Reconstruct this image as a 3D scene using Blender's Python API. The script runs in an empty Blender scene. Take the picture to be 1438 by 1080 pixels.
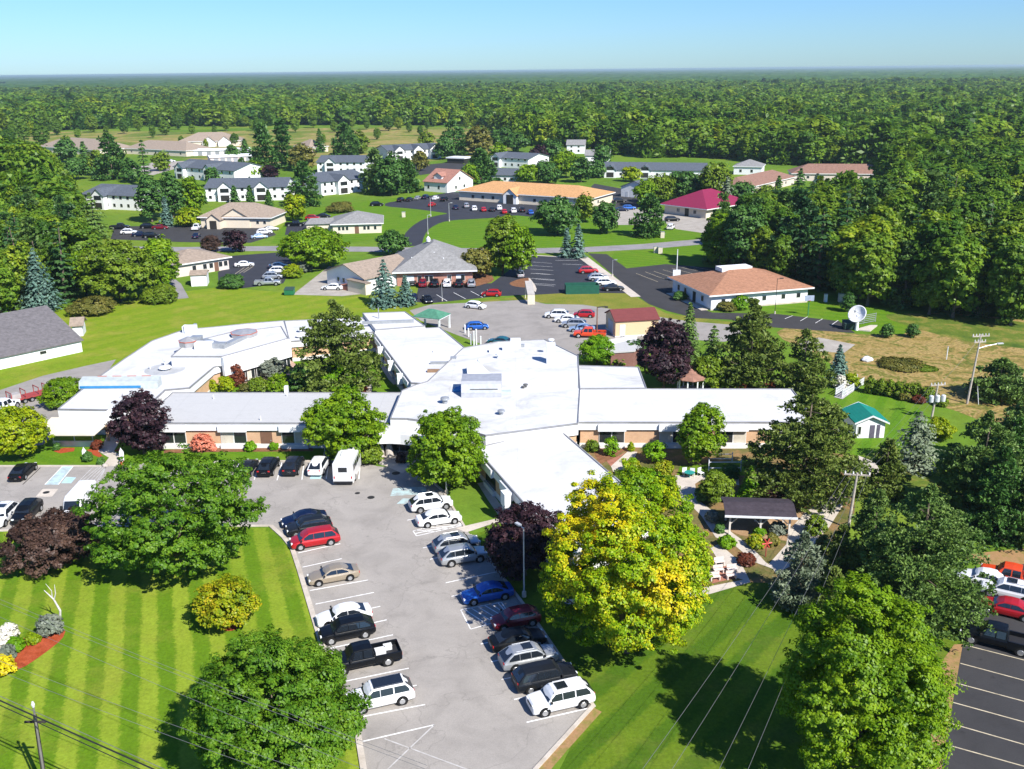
import bpy, bmesh, math, random
import numpy as np
from mathutils import Vector, Matrix
R = math.radians
C = bpy.context.scene.collection
scene = bpy.context.scene

# ------------------------------------------------------------------ camera
F = 1340.0; CX, CY = 719.0, 540.0; CAMH = 46.0
PITCH = math.atan((540 - 98.5) / F); ROLL = -0.0104
CM = Matrix.Rotation(math.pi / 2 - PITCH, 3, 'X') @ Matrix.Rotation(ROLL, 3, 'Z')
cam = bpy.data.cameras.new('camera'); camo = bpy.data.objects.new('camera', cam); C.objects.link(camo)
camo.matrix_world = Matrix.Translation((0, 0, CAMH)) @ CM.to_4x4()
cam.sensor_fit = 'HORIZONTAL'; cam.sensor_width = 36; cam.lens = 36 * F / 1438.0
cam.clip_start = 0.5; cam.clip_end = 60000
scene.camera = camo

# ------------------------------------------------------------------ world, sun, exposure
SUN_EL = R(43); SUN_AZ = math.atan2(0.64, -0.77)          # direction to the sun: right and a little behind the camera
sun_dir = Vector((math.cos(SUN_EL) * 0.64, -math.cos(SUN_EL) * 0.77, math.sin(SUN_EL)))
w = bpy.data.worlds.new('World'); scene.world = w; w.use_nodes = True
nt = w.node_tree; nt.nodes.clear()
sky = nt.nodes.new('ShaderNodeTexSky'); sky.sky_type = 'NISHITA'; sky.sun_disc = False
sky.sun_elevation = SUN_EL; sky.sun_rotation = SUN_AZ
sky.altitude = 100; sky.air_density = 1.1; sky.dust_density = 0.15; sky.ozone_density = 2.0
bg = nt.nodes.new('ShaderNodeBackground'); bg.inputs[1].default_value = 0.0615
ow = nt.nodes.new('ShaderNodeOutputWorld')
mx = nt.nodes.new('ShaderNodeMix'); mx.data_type = 'RGBA'; mx.blend_type = 'MULTIPLY'; mx.inputs[0].default_value = 1
mx.inputs[7].default_value = (0.49, 0.80, 1.33, 1)
nt.links.new(sky.outputs[0], mx.inputs[6]); nt.links.new(mx.outputs[2], bg.inputs[0]); nt.links.new(bg.outputs[0], ow.inputs[0])
sl = bpy.data.lights.new('sun', 'SUN'); sl.energy = 4.6; sl.angle = R(0.5); sl.color = (1.0, 0.955, 0.88)
so = bpy.data.objects.new('sun', sl); C.objects.link(so)
so.rotation_euler = sun_dir.to_track_quat('Z', 'Y').to_euler(); so.location = (60, -40, 120)
scene.view_settings.view_transform = 'Standard'; scene.view_settings.look = 'None'
scene.view_settings.exposure = 0.95; scene.view_settings.gamma = 1.0
scene.cycles.max_bounces = 5; scene.cycles.diffuse_bounces = 2; scene.cycles.glossy_bounces = 2
scene.cycles.transmission_bounces = 2; scene.cycles.volume_bounces = 0
scene.cycles.sample_clamp_indirect = 4; scene.cycles.use_denoising = True

# ------------------------------------------------------------------ measuring helpers (photo pixel -> place on the ground)
def ray(px, py):
    return CM @ Vector((px - CX, -(py - CY), -F))
def G(px, py, z=0.0):
    d = ray(px, py)
    if d.z > -1e-3: d.z = -1e-3
    t = (z - CAMH) / d.z
    return Vector((d.x * t, d.y * t, z))
def proj(p):
    v = CM.transposed() @ (Vector(p) - Vector((0, 0, CAMH)))
    return (CX + F * v.x / -v.z, CY - F * v.y / -v.z, -v.z)
def height_at(P, ytop):
    lo, hi = 0.0, 60.0
    for _ in range(40):
        m = (lo + hi) / 2
        if proj((P.x, P.y, m))[1] > ytop: lo = m
        else: hi = m
    return lo
def on_plane(px, py, P, n):
    """ray through the pixel met with the vertical plane through P that contains direction n"""
    d = ray(px, py); nn = Vector((-n.y, n.x, 0))
    t = nn.dot(P - Vector((0, 0, CAMH))) / nn.dot(d)
    return Vector((0, 0, CAMH)) + d * t

# ------------------------------------------------------------------ mesh helpers
class MB:
    def __init__(s): s.v = []; s.f = []; s.smooth = False
    def add(s, vs, fs):
        o = len(s.v); s.v += [tuple(p) for p in vs]; s.f += [tuple(i + o for i in f) for f in fs]; return s
    def box(s, x0, x1, y0, y1, z0, z1, M=None):
        vs = [Vector(p) for p in ((x0,y0,z0),(x1,y0,z0),(x1,y1,z0),(x0,y1,z0),(x0,y0,z1),(x1,y0,z1),(x1,y1,z1),(x0,y1,z1))]
        if M is not None: vs = [M @ p for p in vs]
        return s.add(vs, [(3,2,1,0),(4,5,6,7),(0,1,5,4),(1,2,6,5),(2,3,7,6),(3,0,4,7)])
    def prism(s, poly, z0, z1):
        n = len(poly); a = sum(poly[i][0]*poly[(i+1)%n][1]-poly[(i+1)%n][0]*poly[i][1] for i in range(n))
        if a < 0: poly = poly[::-1]
        vs = [(p[0],p[1],z0) for p in poly] + [(p[0],p[1],z1) for p in poly]
        fs = [tuple(range(n-1,-1,-1)), tuple(range(n,2*n))] + [(i,(i+1)%n,n+(i+1)%n,n+i) for i in range(n)]
        return s.add(vs, fs)
    def tube(s, a, b, r0, r1=None, n=8, cap=True):
        r1 = r0 if r1 is None else r1
        a = Vector(a); b = Vector(b); d = (b-a).normalized()
        u = d.cross(Vector((0,0,1)) if abs(d.z) < .9 else Vector((1,0,0))).normalized(); w_ = d.cross(u)
        vs = []
        for c, r in ((a,r0),(b,r1)):
            for i in range(n):
                t = 2*math.pi*i/n; vs.append(c + (u*math.cos(t)+w_*math.sin(t))*r)
        fs = [(i,(i+1)%n,n+(i+1)%n,n+i) for i in range(n)]
        if cap: fs += [tuple(range(n-1,-1,-1)), tuple(range(n,2*n))]
        return s.add(vs, fs)
    def path(s, pts, r, n=5):
        for i in range(len(pts)-1):
            s.tube(pts[i], pts[i+1], r[i] if hasattr(r,'__len__') else r, r[i+1] if hasattr(r,'__len__') else r, n)
        return s
    def lathe(s, prof, c=(0,0,0), n=16):
        vs=[]; m=len(prof)
        for r,z in prof:
            for i in range(n):
                t=2*math.pi*i/n; vs.append((c[0]+r*math.cos(t), c[1]+r*math.sin(t), c[2]+z))
        fs=[(j*n+i,j*n+(i+1)%n,(j+1)*n+(i+1)%n,(j+1)*n+i) for j in range(m-1) for i in range(n)]
        fs += [tuple(range(n-1,-1,-1)), tuple(range((m-1)*n,m*n))]
        return s.add(vs, fs)
    def build(s, name, mat, parent=None, smooth=None):
        me = bpy.data.meshes.new(name)
        off = Vector((0,0,0))
        me.from_pydata(s.v, [], s.f)
        if mat is not None: me.materials.append(mat)
        if smooth or (smooth is None and s.smooth): me.polygons.foreach_set('use_smooth', [True]*len(me.polygons))
        if len(s.v) < 6000:
            bm = bmesh.new(); bm.from_mesh(me); bmesh.ops.recalc_face_normals(bm, faces=bm.faces); bm.to_mesh(me); bm.free()
        me.update()
        o = bpy.data.objects.new(name, me); C.objects.link(o)
        if parent is not None: o.parent = parent
        return o
def tag(o, label=None, cat=None, group=None, kind=None):
    if label: o['label'] = label
    if cat: o['category'] = cat
    if group: o['group'] = group
    if kind: o['kind'] = kind
    return o
def empty(name, loc, rz=0.0, label=None, cat=None, group=None):
    o = bpy.data.objects.new(name, None); C.objects.link(o); o.location = loc; o.rotation_euler = (0,0,rz)
    o.empty_display_size = .3
    return tag(o, label, cat, group)
def children(o, cache={}):
    return [c for c in bpy.data.objects if c.parent == o]
def copy_tree(spec, parent=None):
    """spec = (object, [specs of its parts])"""
    c = spec[0].copy(); C.objects.link(c); c.parent = parent
    return (c, [copy_tree(k, c) for k in spec[1]])
def spec_of(o): return (o, [spec_of(c) for c in children(o)])
def np_mesh(name, verts, quads, mat, smooth=False, attr=None):
    me = bpy.data.meshes.new(name); nv=len(verts); nf=len(quads); k=quads.shape[1]
    me.vertices.add(nv); me.vertices.foreach_set('co', np.ascontiguousarray(verts, dtype=np.float32).ravel())
    me.loops.add(nf*k); me.loops.foreach_set('vertex_index', np.ascontiguousarray(quads, dtype=np.int32).ravel())
    me.polygons.add(nf); me.polygons.foreach_set('loop_start', np.arange(0, nf*k, k, dtype=np.int32))
    me.polygons.foreach_set('loop_total', np.full(nf, k, dtype=np.int32))
    if smooth: me.polygons.foreach_set('use_smooth', [True]*nf)
    if attr is not None:
        a = me.attributes.new('tint', 'FLOAT', 'POINT'); a.data.foreach_set('value', attr.astype(np.float32))
    me.materials.append(mat); me.update(calc_edges=True); me.validate()
    return me

# ------------------------------------------------------------------ materials
MATS = {}
def principled(name, col, rough=0.7, spec=0.3, metal=0.0):
    m = bpy.data.materials.new(name); m.use_nodes = True
    b = m.node_tree.nodes['Principled BSDF']
    b.inputs['Base Color'].default_value = (*col, 1); b.inputs['Roughness'].default_value = rough
    b.inputs['Specular IOR Level'].default_value = spec; b.inputs['Metallic'].default_value = metal
    return m, m.node_tree, b
def noise(nt, scale, detail=4, rough=0.6, vec=None, dist=0.0):
    n = nt.nodes.new('ShaderNodeTexNoise'); n.inputs['Scale'].default_value = scale
    n.inputs['Detail'].default_value = detail; n.inputs['Roughness'].default_value = rough
    n.inputs['Distortion'].default_value = dist
    if vec is not None: nt.links.new(vec, n.inputs['Vector'])
    return n.outputs['Fac']
def pos(nt):
    g = nt.nodes.new('ShaderNodeNewGeometry'); return g.outputs['Position']
def objco(nt):
    g = nt.nodes.new('ShaderNodeTexCoord'); return g.outputs['Object']
def ramp(nt, fac, stops, interp='LINEAR'):
    r = nt.nodes.new('ShaderNodeValToRGB'); e = r.color_ramp.elements; r.color_ramp.interpolation = interp
    while len(e) > 1: e.remove(e[-1])
    e[0].position = stops[0][0]; e[0].color = (*stops[0][1], 1)
    for p, c in stops[1:]:
        x = e.new(p); x.color = (*c, 1)
    nt.links.new(fac, r.inputs[0]); return r.outputs[0]
def mixc(nt, fac, a, b, mode='MIX'):
    m = nt.nodes.new('ShaderNodeMix'); m.data_type = 'RGBA'; m.blend_type = mode
    for v, i in ((fac,0),(a,6),(b,7)):
        if isinstance(v, (int,float)): m.inputs[i].default_value = v
        elif isinstance(v, tuple): m.inputs[i].default_value = (*v,1)
        else: nt.links.new(v, m.inputs[i])
    return m.outputs[2]
def math_(nt, op, a, b=None, c=None):
    m = nt.nodes.new('ShaderNodeMath'); m.operation = op
    for i, v in enumerate((a,b,c)):
        if v is None: continue
        if isinstance(v,(int,float)): m.inputs[i].default_value = v
        else: nt.links.new(v, m.inputs[i])
    return m.outputs[0]
def bump(nt, b, h, strength=0.3, dist=0.05):
    n = nt.nodes.new('ShaderNodeBump'); n.inputs['Strength'].default_value = strength; n.inputs['Distance'].default_value = dist
    nt.links.new(h, n.inputs['Height']); nt.links.new(n.outputs[0], b.inputs['Normal'])
def mat_noisy(name, stops, scale=1.0, rough=0.85, spec=0.2, detail=5, fine=None, fine_amt=0.25, bmp=0.0, dist=0.0):
    if name in MATS: return MATS[name]
    m, nt, b = principled(name, stops[0][1], rough, spec)
    P = pos(nt)
    c = ramp(nt, noise(nt, scale, detail, .62, P, dist), stops)
    if fine:
        f = noise(nt, fine, 3, .6, P)
        c = mixc(nt, fine_amt, c, ramp(nt, f, [(.3,(0.25,)*3),(.7,(1.0,)*3)]), 'MULTIPLY')
        if bmp: bump(nt, b, f, bmp)
    nt.links.new(c, b.inputs['Base Color']); MATS[name] = m
    return m
def mat_plain(name, col, rough=0.6, spec=0.3, metal=0.0, var=0.12, scale=1.5):
    """plain paint or metal with a little uneven wear"""
    if name in MATS: return MATS[name]
    m, nt, b = principled(name, col, rough, spec, metal)
    lo = tuple(c*(1-var) for c in col); hi = tuple(min(1,c*(1+var*.6)) for c in col)
    nt.links.new(ramp(nt, noise(nt, scale, 4, .6, pos(nt)), [(.35,lo),(.65,hi)]), b.inputs['Base Color'])
    MATS[name] = m; return m
def mat_brick(name, c1, c2, mortar, scale=1.0, bw=.24, bh=.08):
    if name in MATS: return MATS[name]
    m, nt, b = principled(name, c1, .85, .2)
    P = objco(nt)
    sx = nt.nodes.new('ShaderNodeSeparateXYZ'); nt.links.new(P, sx.inputs[0])
    u = math_(nt, 'ADD', sx.outputs[0], sx.outputs[1])
    cb = nt.nodes.new('ShaderNodeCombineXYZ'); nt.links.new(u, cb.inputs[0]); nt.links.new(sx.outputs[2], cb.inputs[1])
    t = nt.nodes.new('ShaderNodeTexBrick'); nt.links.new(cb.outputs[0], t.inputs[0])
    t.inputs['Color1'].default_value=(*c1,1); t.inputs['Color2'].default_value=(*c2,1); t.inputs['Mortar'].default_value=(*mortar,1)
    t.inputs['Scale'].default_value=scale; t.inputs['Brick Width'].default_value=bw; t.inputs['Row Height'].default_value=bh
    t.inputs['Mortar Size'].default_value=.008
    c = mixc(nt, .35, t.outputs[0], ramp(nt, noise(nt, .8, 4, .6, pos(nt)), [(.3,(.55,)*3),(.7,(1,)*3)]), 'MULTIPLY')
    nt.links.new(c, b.inputs['Base Color']); MATS[name]=m; return m
def mat_shingle(name, col, rowh=.45, var=.35):
    """roof shingles: courses follow the height of the slope, with blotchy weathering"""
    if name in MATS: return MATS[name]
    m, nt, b = principled(name, col, .9, .15)
    P = pos(nt)
    sx = nt.nodes.new('ShaderNodeSeparateXYZ'); nt.links.new(P, sx.inputs[0])
    wv = math_(nt, 'FRACT', math_(nt, 'MULTIPLY', sx.outputs[2], 1/ (rowh*.4)))
    course = ramp(nt, wv, [(0,(.72,)*3),(.25,(1,)*3),(1,(.93,)*3)])
    c = ramp(nt, noise(nt, 1.6, 6, .7, P), [(.3,tuple(x*(1-var) for x in col)),(.7,tuple(min(1,x*(1+var*.5)) for x in col))])
    c = mixc(nt, .5, c, course, 'MULTIPLY')
    nt.links.new(c, b.inputs['Base Color']); MATS[name]=m; return m
def mat_siding(name, col, pitch=.2):
    if name in MATS: return MATS[name]
    m, nt, b = principled(name, col, .6, .3)
    P = pos(nt); sx = nt.nodes.new('ShaderNodeSeparateXYZ'); nt.links.new(P, sx.inputs[0])
    wv = math_(nt, 'FRACT', math_(nt, 'MULTIPLY', sx.outputs[2], 1/pitch))
    lines = ramp(nt, wv, [(0,(.8,)*3),(.12,(1,)*3),(1,(.98,)*3)])
    c = mixc(nt, .7, tuple(col), lines, 'MULTIPLY')
    c = mixc(nt, .25, c, ramp(nt, noise(nt, .9, 4, .6, P), [(.3,(.75,)*3),(.7,(1,)*3)]), 'MULTIPLY')
    nt.links.new(c, b.inputs['Base Color']); MATS[name]=m; return m
def mat_mown(name, dirv, period, ca, cb, amt=1.0, dry=(0.20,0.20,0.05), dry_amt=.25, off=0.0, cross=None):
    """mown grass: alternating stripes along dirv, clumps and dry patches"""
    if name in MATS: return MATS[name]
    m, nt, b = principled(name, ca, .95, .08)
    P = pos(nt); sx = nt.nodes.new('ShaderNodeSeparateXYZ'); nt.links.new(P, sx.inputs[0])
    d = Vector((dirv[0],dirv[1])).normalized(); n = (-d.y, d.x)
    u = math_(nt,'ADD', math_(nt,'MULTIPLY',sx.outputs[0],n[0]), math_(nt,'MULTIPLY',sx.outputs[1],n[1]))
    wob = math_(nt,'MULTIPLY', math_(nt,'SUBTRACT', noise(nt,.25,3,.6,P), .5), period*.22)
    fz = math_(nt,'MULTIPLY', math_(nt,'SUBTRACT', noise(nt,2.2,3,.7,P), .5), period*.35)
    u = math_(nt,'ADD', math_(nt,'ADD',u,wob), fz)
    s = math_(nt,'SINE', math_(nt,'ADD', math_(nt,'MULTIPLY',u, 2*math.pi/period), off))
    s = math_(nt,'MULTIPLY_ADD', s, 1.6, .5)
    st = nt.nodes.new('ShaderNodeClamp'); nt.links.new(s, st.inputs[0])
    k = math_(nt,'MULTIPLY', st.outputs[0], amt)
    # the stripe contrast fades in and out across the lawn
    k = math_(nt,'MULTIPLY', k, ramp(nt, noise(nt,.05,3,.6,P), [(.35,(.45,)*3),(.6,(1,)*3)]))
    c = mixc(nt, k, tuple(ca), tuple(cb))
    c = mixc(nt, ramp(nt, noise(nt,.16,5,.68,P), [(.5,(0,)*3),(.75,(dry_amt*2.2,)*3)]), c, tuple(dry))
    f = noise(nt, 3.5, 5, .75, P)
    c = mixc(nt, .55, c, ramp(nt, f, [(.3,(.45,)*3),(.62,(1.12,)*3)]), 'MULTIPLY')
    c = mixc(nt, .35, c, ramp(nt, noise(nt, .7, 4, .7, P), [(.3,(.6,)*3),(.65,(1.1,)*3)]), 'MULTIPLY')
    bump(nt, b, f, .5, .06)
    nt.links.new(c, b.inputs['Base Color']); MATS[name]=m; return m
def mat_leaf(name, cols, objvar=None, trans=.35, islvar=.34, gloss=.015, attr=False, nsc=.42, namt=1.15):
    """leaf colours: varied leaf by leaf, and tree by tree where several trees share the material"""
    if name in MATS: return MATS[name]
    m = bpy.data.materials.new(name); m.use_nodes = True; nt = m.node_tree; nt.nodes.clear()
    out = nt.nodes.new('ShaderNodeOutputMaterial')
    g = nt.nodes.new('ShaderNodeNewGeometry'); P = g.outputs['Position']
    n = len(cols)
    tc = nt.nodes.new('ShaderNodeTexCoord')
    v = math_(nt,'ADD', math_(nt,'MULTIPLY', g.outputs['Random Per Island'], islvar), math_(nt,'MULTIPLY', noise(nt, nsc, 3, .65, P), namt))
    v = math_(nt,'SUBTRACT', v, islvar/2+(namt-1)/2)
    c = ramp(nt, v, [((i+.5)/n, cols[i]) for i in range(n)])
    if objvar:
        if attr:
            a = nt.nodes.new('ShaderNodeAttribute'); a.attribute_name='tint'; fac=a.outputs['Fac']
        else:
            oi = nt.nodes.new('ShaderNodeObjectInfo'); fac = oi.outputs['Random']
        c = mixc(nt, 1.0, c, ramp(nt, fac, [(i/(len(objvar)-1), objvar[i]) for i in range(len(objvar))]), 'MULTIPLY')
    d = nt.nodes.new('ShaderNodeBsdfDiffuse'); t = nt.nodes.new('ShaderNodeBsdfTranslucent'); gl = nt.nodes.new('ShaderNodeBsdfGlossy')
    gl.inputs['Roughness'].default_value=.45
    nt.links.new(c, d.inputs[0]); tcx = mixc(nt, .5, c, (1.3,1.3,.5), 'MULTIPLY'); nt.links.new(tcx, t.inputs[0])
    m1 = nt.nodes.new('ShaderNodeMixShader'); m1.inputs[0].default_value = trans
    nt.links.new(d.outputs[0], m1.inputs[1]); nt.links.new(t.outputs[0], m1.inputs[2])
    m2 = nt.nodes.new('ShaderNodeMixShader'); m2.inputs[0].default_value = gloss
    nt.links.new(m1.outputs[0], m2.inputs[1]); nt.links.new(gl.outputs[0], m2.inputs[2])
    nt.links.new(m2.outputs[0], out.inputs[0]); MATS[name]=m; return m
def mat_lot(name, base, crack=.5, scale=.25):
    """asphalt: blotches, darker tyre wear, sealed cracks and grit"""
    if name in MATS: return MATS[name]
    m, nt, b = principled(name, base, .9, .2)
    P = pos(nt)
    c = ramp(nt, noise(nt, scale, 6, .65, P, .6), [(.3,tuple(x*.82 for x in base)),(.5,base),(.72,tuple(min(1,x*1.13) for x in base))])
    c = mixc(nt, .3, c, ramp(nt, noise(nt, 9, 3, .7, P), [(.3,(.6,)*3),(.65,(1.08,)*3)]), 'MULTIPLY')
    c = mixc(nt, .55, c, ramp(nt, noise(nt, 1.1, 4, .55, P), [(.24,(.45,)*3),(.33,(.92,)*3),(.38,(1,)*3)]), 'MULTIPLY')
    vo = nt.nodes.new('ShaderNodeTexVoronoi'); vo.feature='DISTANCE_TO_EDGE'; vo.inputs['Scale'].default_value=.13
    wp = nt.nodes.new('ShaderNodeVectorMath'); wp.operation='ADD'
    nz = nt.nodes.new('ShaderNodeTexNoise'); nz.inputs['Scale'].default_value=.35; nz.inputs['Detail'].default_value=5
    nt.links.new(P, nz.inputs['Vector'])
    sc = nt.nodes.new('ShaderNodeVectorMath'); sc.operation='SCALE'; sc.inputs['Scale'].default_value=6
    nt.links.new(nz.outputs['Color'], sc.inputs[0]); nt.links.new(P, wp.inputs[0]); nt.links.new(sc.outputs[0], wp.inputs[1])
    nt.links.new(wp.outputs[0], vo.inputs['Vector'])
    c = mixc(nt, ramp(nt, vo.outputs['Distance'], [(0,(crack,)*3),(.006,(crack*.5,)*3),(.011,(0,)*3)]), c, tuple(x*.55 for x in base))
    nt.links.new(c, b.inputs['Base Color']); MATS[name]=m; return m
def carpaint(name, col, metal=.15):
    if name in MATS: return MATS[name]
    m, nt, b = principled(name, col, .35, .35, metal)
    b.inputs['Coat Weight'].default_value=(.12 if max(col)<.05 else .35); b.inputs['Specular IOR Level'].default_value=(.22 if max(col)<.05 else .4); b.inputs['Coat Roughness'].default_value=.06
    c = mixc(nt, .25, tuple(col), ramp(nt, noise(nt, 1.3, 4, .6, pos(nt)), [(.3,(.7,)*3),(.7,(1,)*3)]), 'MULTIPLY')
    nt.links.new(c, b.inputs['Base Color']); MATS[name]=m; return m
# ================================================================== trees
def orient_quads(c, nrm, size, rng, aspect=1.5, up=None):
    """one leaf-sized quad per centre, facing nrm; returns verts, quads"""
    n = len(c)
    nrm = nrm / (np.linalg.norm(nrm, axis=1, keepdims=True) + 1e-9)
    r = rng.normal(size=(n,3)) if up is None else up
    u = np.cross(nrm, r); u /= (np.linalg.norm(u, axis=1, keepdims=True) + 1e-9)
    v = np.cross(nrm, u)
    s = size if hasattr(size,'__len__') else np.full(n, size)
    s = s * rng.uniform(.7, 1.3, n)
    a = (s*.5)[:,None]; b = (s*.5*aspect)[:,None]
    fold = (s*.16)[:,None]
    V = np.empty((n,4,3)); V[:,0] = c - v*b; V[:,1] = c + u*a + nrm*fold; V[:,2] = c + v*b; V[:,3] = c - u*a + nrm*fold
    return V.reshape(-1,3), np.arange(n*4).reshape(-1,4)

def crown_deciduous(rng, rx=1.0, h0=.12, h1=1.0, clumps=300, leaves=26, leaf=.035, cl=.10, top=.42, openness=.2, flat=1.0, nl=30, lob=.36, ragged=.16):
    """unit-height crown: boughs (big lobes) covered with clumps of leaves, gaps between them, a ragged edge"""
    zc = h0 + (h1-h0)*top
    i = np.arange(nl)+.5
    ph = np.arccos(1-2*i/nl*.93); th = math.pi*(1+5**.5)*i + rng.uniform(0,6.28)
    ld = np.stack([np.cos(th)*np.sin(ph), np.sin(th)*np.sin(ph), np.cos(ph)],1) + rng.normal(size=(nl,3))*.20
    ld /= np.linalg.norm(ld,axis=1,keepdims=True)
    lr = lob*rng.uniform(.62,1.25,nl)
    lp = ld*(1-lr*rng.uniform(.75,1.12,nl))[:,None]*rng.uniform(.86,1.08,(nl,1))
    n = clumps*5
    k = rng.choice(nl, n, p=lr**2/np.sum(lr**2))
    o = rng.normal(size=(n,3)); o /= np.linalg.norm(o,axis=1,keepdims=True)
    o[:,2] = np.where(rng.uniform(size=n)<.60, np.abs(o[:,2]), o[:,2])
    p = lp[k] + o*lr[k][:,None]*(1+rng.normal(size=(n,1))*.05)*np.array([1,1,flat])
    d = np.linalg.norm(p[:,None,:]-lp[None,:,:],axis=2)/lr[None,:]
    d[np.arange(n),k] = 9
    inner = (d.min(1) < .80)
    keep = np.where(inner, rng.uniform(size=n)<.10, True) & (np.linalg.norm(p,axis=1)>.30)
    for _ in range(int(openness*22)):
        g = rng.normal(size=3); g/=np.linalg.norm(g); q=p/np.linalg.norm(p,axis=1,keepdims=True)
        keep &= (q@g < math.cos(rng.uniform(.10,.20)))
    p = p[keep][:clumps]; o = o[keep][:clumps]; m=len(p)
    ns=int(m*ragged); p[:ns] += o[:ns]*rng.uniform(.03,.14,(ns,1))
    hz = np.where(p[:,2]>0, (h1-zc), (zc-h0))
    c = np.stack([p[:,0]*rx, p[:,1]*rx, zc + p[:,2]*hz],1)
    csz = cl*rng.uniform(.6,1.3,m); csz[:ns]*=.7
    u = rng.normal(size=(m,leaves,3)); u /= np.linalg.norm(u,axis=2,keepdims=True)
    q = c[:,None,:] + u*(csz[:,None,None])*np.array([1,1,.6])*rng.uniform(.45,1.0,(m,leaves,1))
    nr = u*.55 + o[:,None,:]*.75 + rng.normal(size=(m,leaves,3))*.38 + np.array([0,0,.45])
    V,Q = orient_quads(q.reshape(-1,3), nr.reshape(-1,3), leaf, rng)
    return V, Q, c

def crown_spruce(rng, rx=.3, h0=.03, levels=26, leaf=.03, per=9, dens=1.0, droop=.28, power=.85, jitter=.25):
    """unit-height cone of drooping branches carrying flat sprays of needles"""
    P=[];N=[];S=[]
    for i in range(levels):
        t = i/(levels-1); z = h0 + (1-h0)*t**.95
        Rr = rx*((1-t)**power)*(1 if i else .9)+.012
        nb = max(4,int((per+6*(1-t))*dens))
        for k in range(nb):
            a = 2*math.pi*(k+rng.uniform(-.4,.4))/nb + i*1.3
            L = Rr*rng.uniform(1-jitter,1+jitter*.4)
            ns = max(3,int(L/leaf*1.1))
            for s in range(ns):
                f = (s+rng.uniform(0,1))/ns
                if f < .18: continue
                r = L*f; dz = -droop*L*f*f*1.2 + .12*L*f
                wd = .30*L*(1-f*.6)
                for q in range(2):
                    side = rng.uniform(-1,1)*wd
                    P.append((math.cos(a)*r - math.sin(a)*side, math.sin(a)*r + math.cos(a)*side, z+dz+rng.normal()*.006 - abs(side)*.25))
                    N.append((math.cos(a)*.45+rng.normal()*.3, math.sin(a)*.45+rng.normal()*.3, .75)); S.append(leaf)
    P=np.array(P);N=np.array(N)
    V,Q = orient_quads(P,N,np.array(S),rng,1.9)
    return V,Q,P[::40]

def crown_pine(rng, rx=.42, h0=.12, levels=13, per=8, leaf=.028, tuft=.055, nl=16, shape=.55, gaps=.15):
    """unit-height pine: spreading limbs with separate tufts of needles, ragged outline"""
    c=[];ax=[]
    for i in range(levels):
        t = i/(levels-1); z = h0+(1-h0-.03)*t
        Rr = rx*(math.sin(math.pi*min(1,(t*.70+.30)))**.5)*(1-.45*t)
        if t>.85: Rr*= (1.04-t)/.19
        for k in range(max(3,int(per*(1-.35*t)))):
            if rng.uniform()<gaps: continue
            a = 2*math.pi*(k+rng.uniform(-.5,.5))/per*1.0 + i*.9
            L = Rr*rng.uniform(.68,1.12); nt_=max(2,int(L/tuft*.9))
            for s in range(nt_):
                f=(s+.8)/nt_
                for q in range(1+int(f*2.2)):
                    sd = rng.uniform(-1,1)*.30*L*f
                    c.append((math.cos(a)*L*f-math.sin(a)*sd, math.sin(a)*L*f+math.cos(a)*sd, z+.10*L*f+rng.normal()*.014))
                    ax.append((math.cos(a),math.sin(a),.3))
    c=np.array(c);ax=np.array(ax);m=len(c)
    o=rng.normal(size=(m,nl,3))+ax[:,None,:]*.5+np.array([0,0,.55]); o/=np.linalg.norm(o,axis=2,keepdims=True)
    sz = tuft*rng.uniform(.6,1.25,(m,1,1))
    p=c[:,None,:]+o*sz*np.array([1,1,.55])*rng.uniform(.3,1,(m,nl,1))
    nr=np.cross(o,rng.normal(size=(m,nl,3)))+np.array([0,0,.5])
    V,Q=orient_quads(p.reshape(-1,3),nr.reshape(-1,3),leaf,rng,2.0,up=None)
    return V,Q,c[::9]

def trunk_mesh(rng, H, W, pts, r, base=0.0, conifer=False, nlimb=26):
    """tapered trunk with limbs that reach into the crown"""
    b = MB()
    top = H*(.96 if conifer else .60)
    zs = [base, H*.05, H*.2, H*.4, top] ; x=y=0; pl=[]
    for i,z in enumerate(zs):
        f = z/max(top,.01)
        if i>1: x += rng.normal()*.012*H; y += rng.normal()*.012*H
        pl.append((Vector((x,y,z)), r*(1.35 if i==0 else (1-f*.8))))
    for i in range(len(pl)-1): b.tube(pl[i][0], pl[i+1][0], pl[i][1], pl[i+1][1], 7)
    sel = pts[rng.permutation(len(pts))[:nlimb]] if len(pts) else []
    for p in sel:
        e = Vector((p[0]*.93,p[1]*.93,p[2]))
        zz = min(top*.97, max(H*.12, e.z - (math.hypot(e.x,e.y))*(.15 if conifer else .75)))
        k = 0
        while k < len(pl)-2 and pl[k+1][0].z < zz: k += 1
        f = (zz-pl[k][0].z)/max(.01,(pl[k+1][0].z-pl[k][0].z)); s = pl[k][0].lerp(pl[k+1][0], min(1,max(0,f)))
        r0 = r*max(.12,(1-zz/top*.8))*.5
        mid = s.lerp(e,.5)+Vector((rng.normal(),rng.normal(),rng.normal()+ (0 if conifer else .8)))*.02*H
        b.tube(s, mid, r0, r0*.6, 5, False); b.tube(mid, e, r0*.6, r0*.18, 4, False)
    return b

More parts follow.
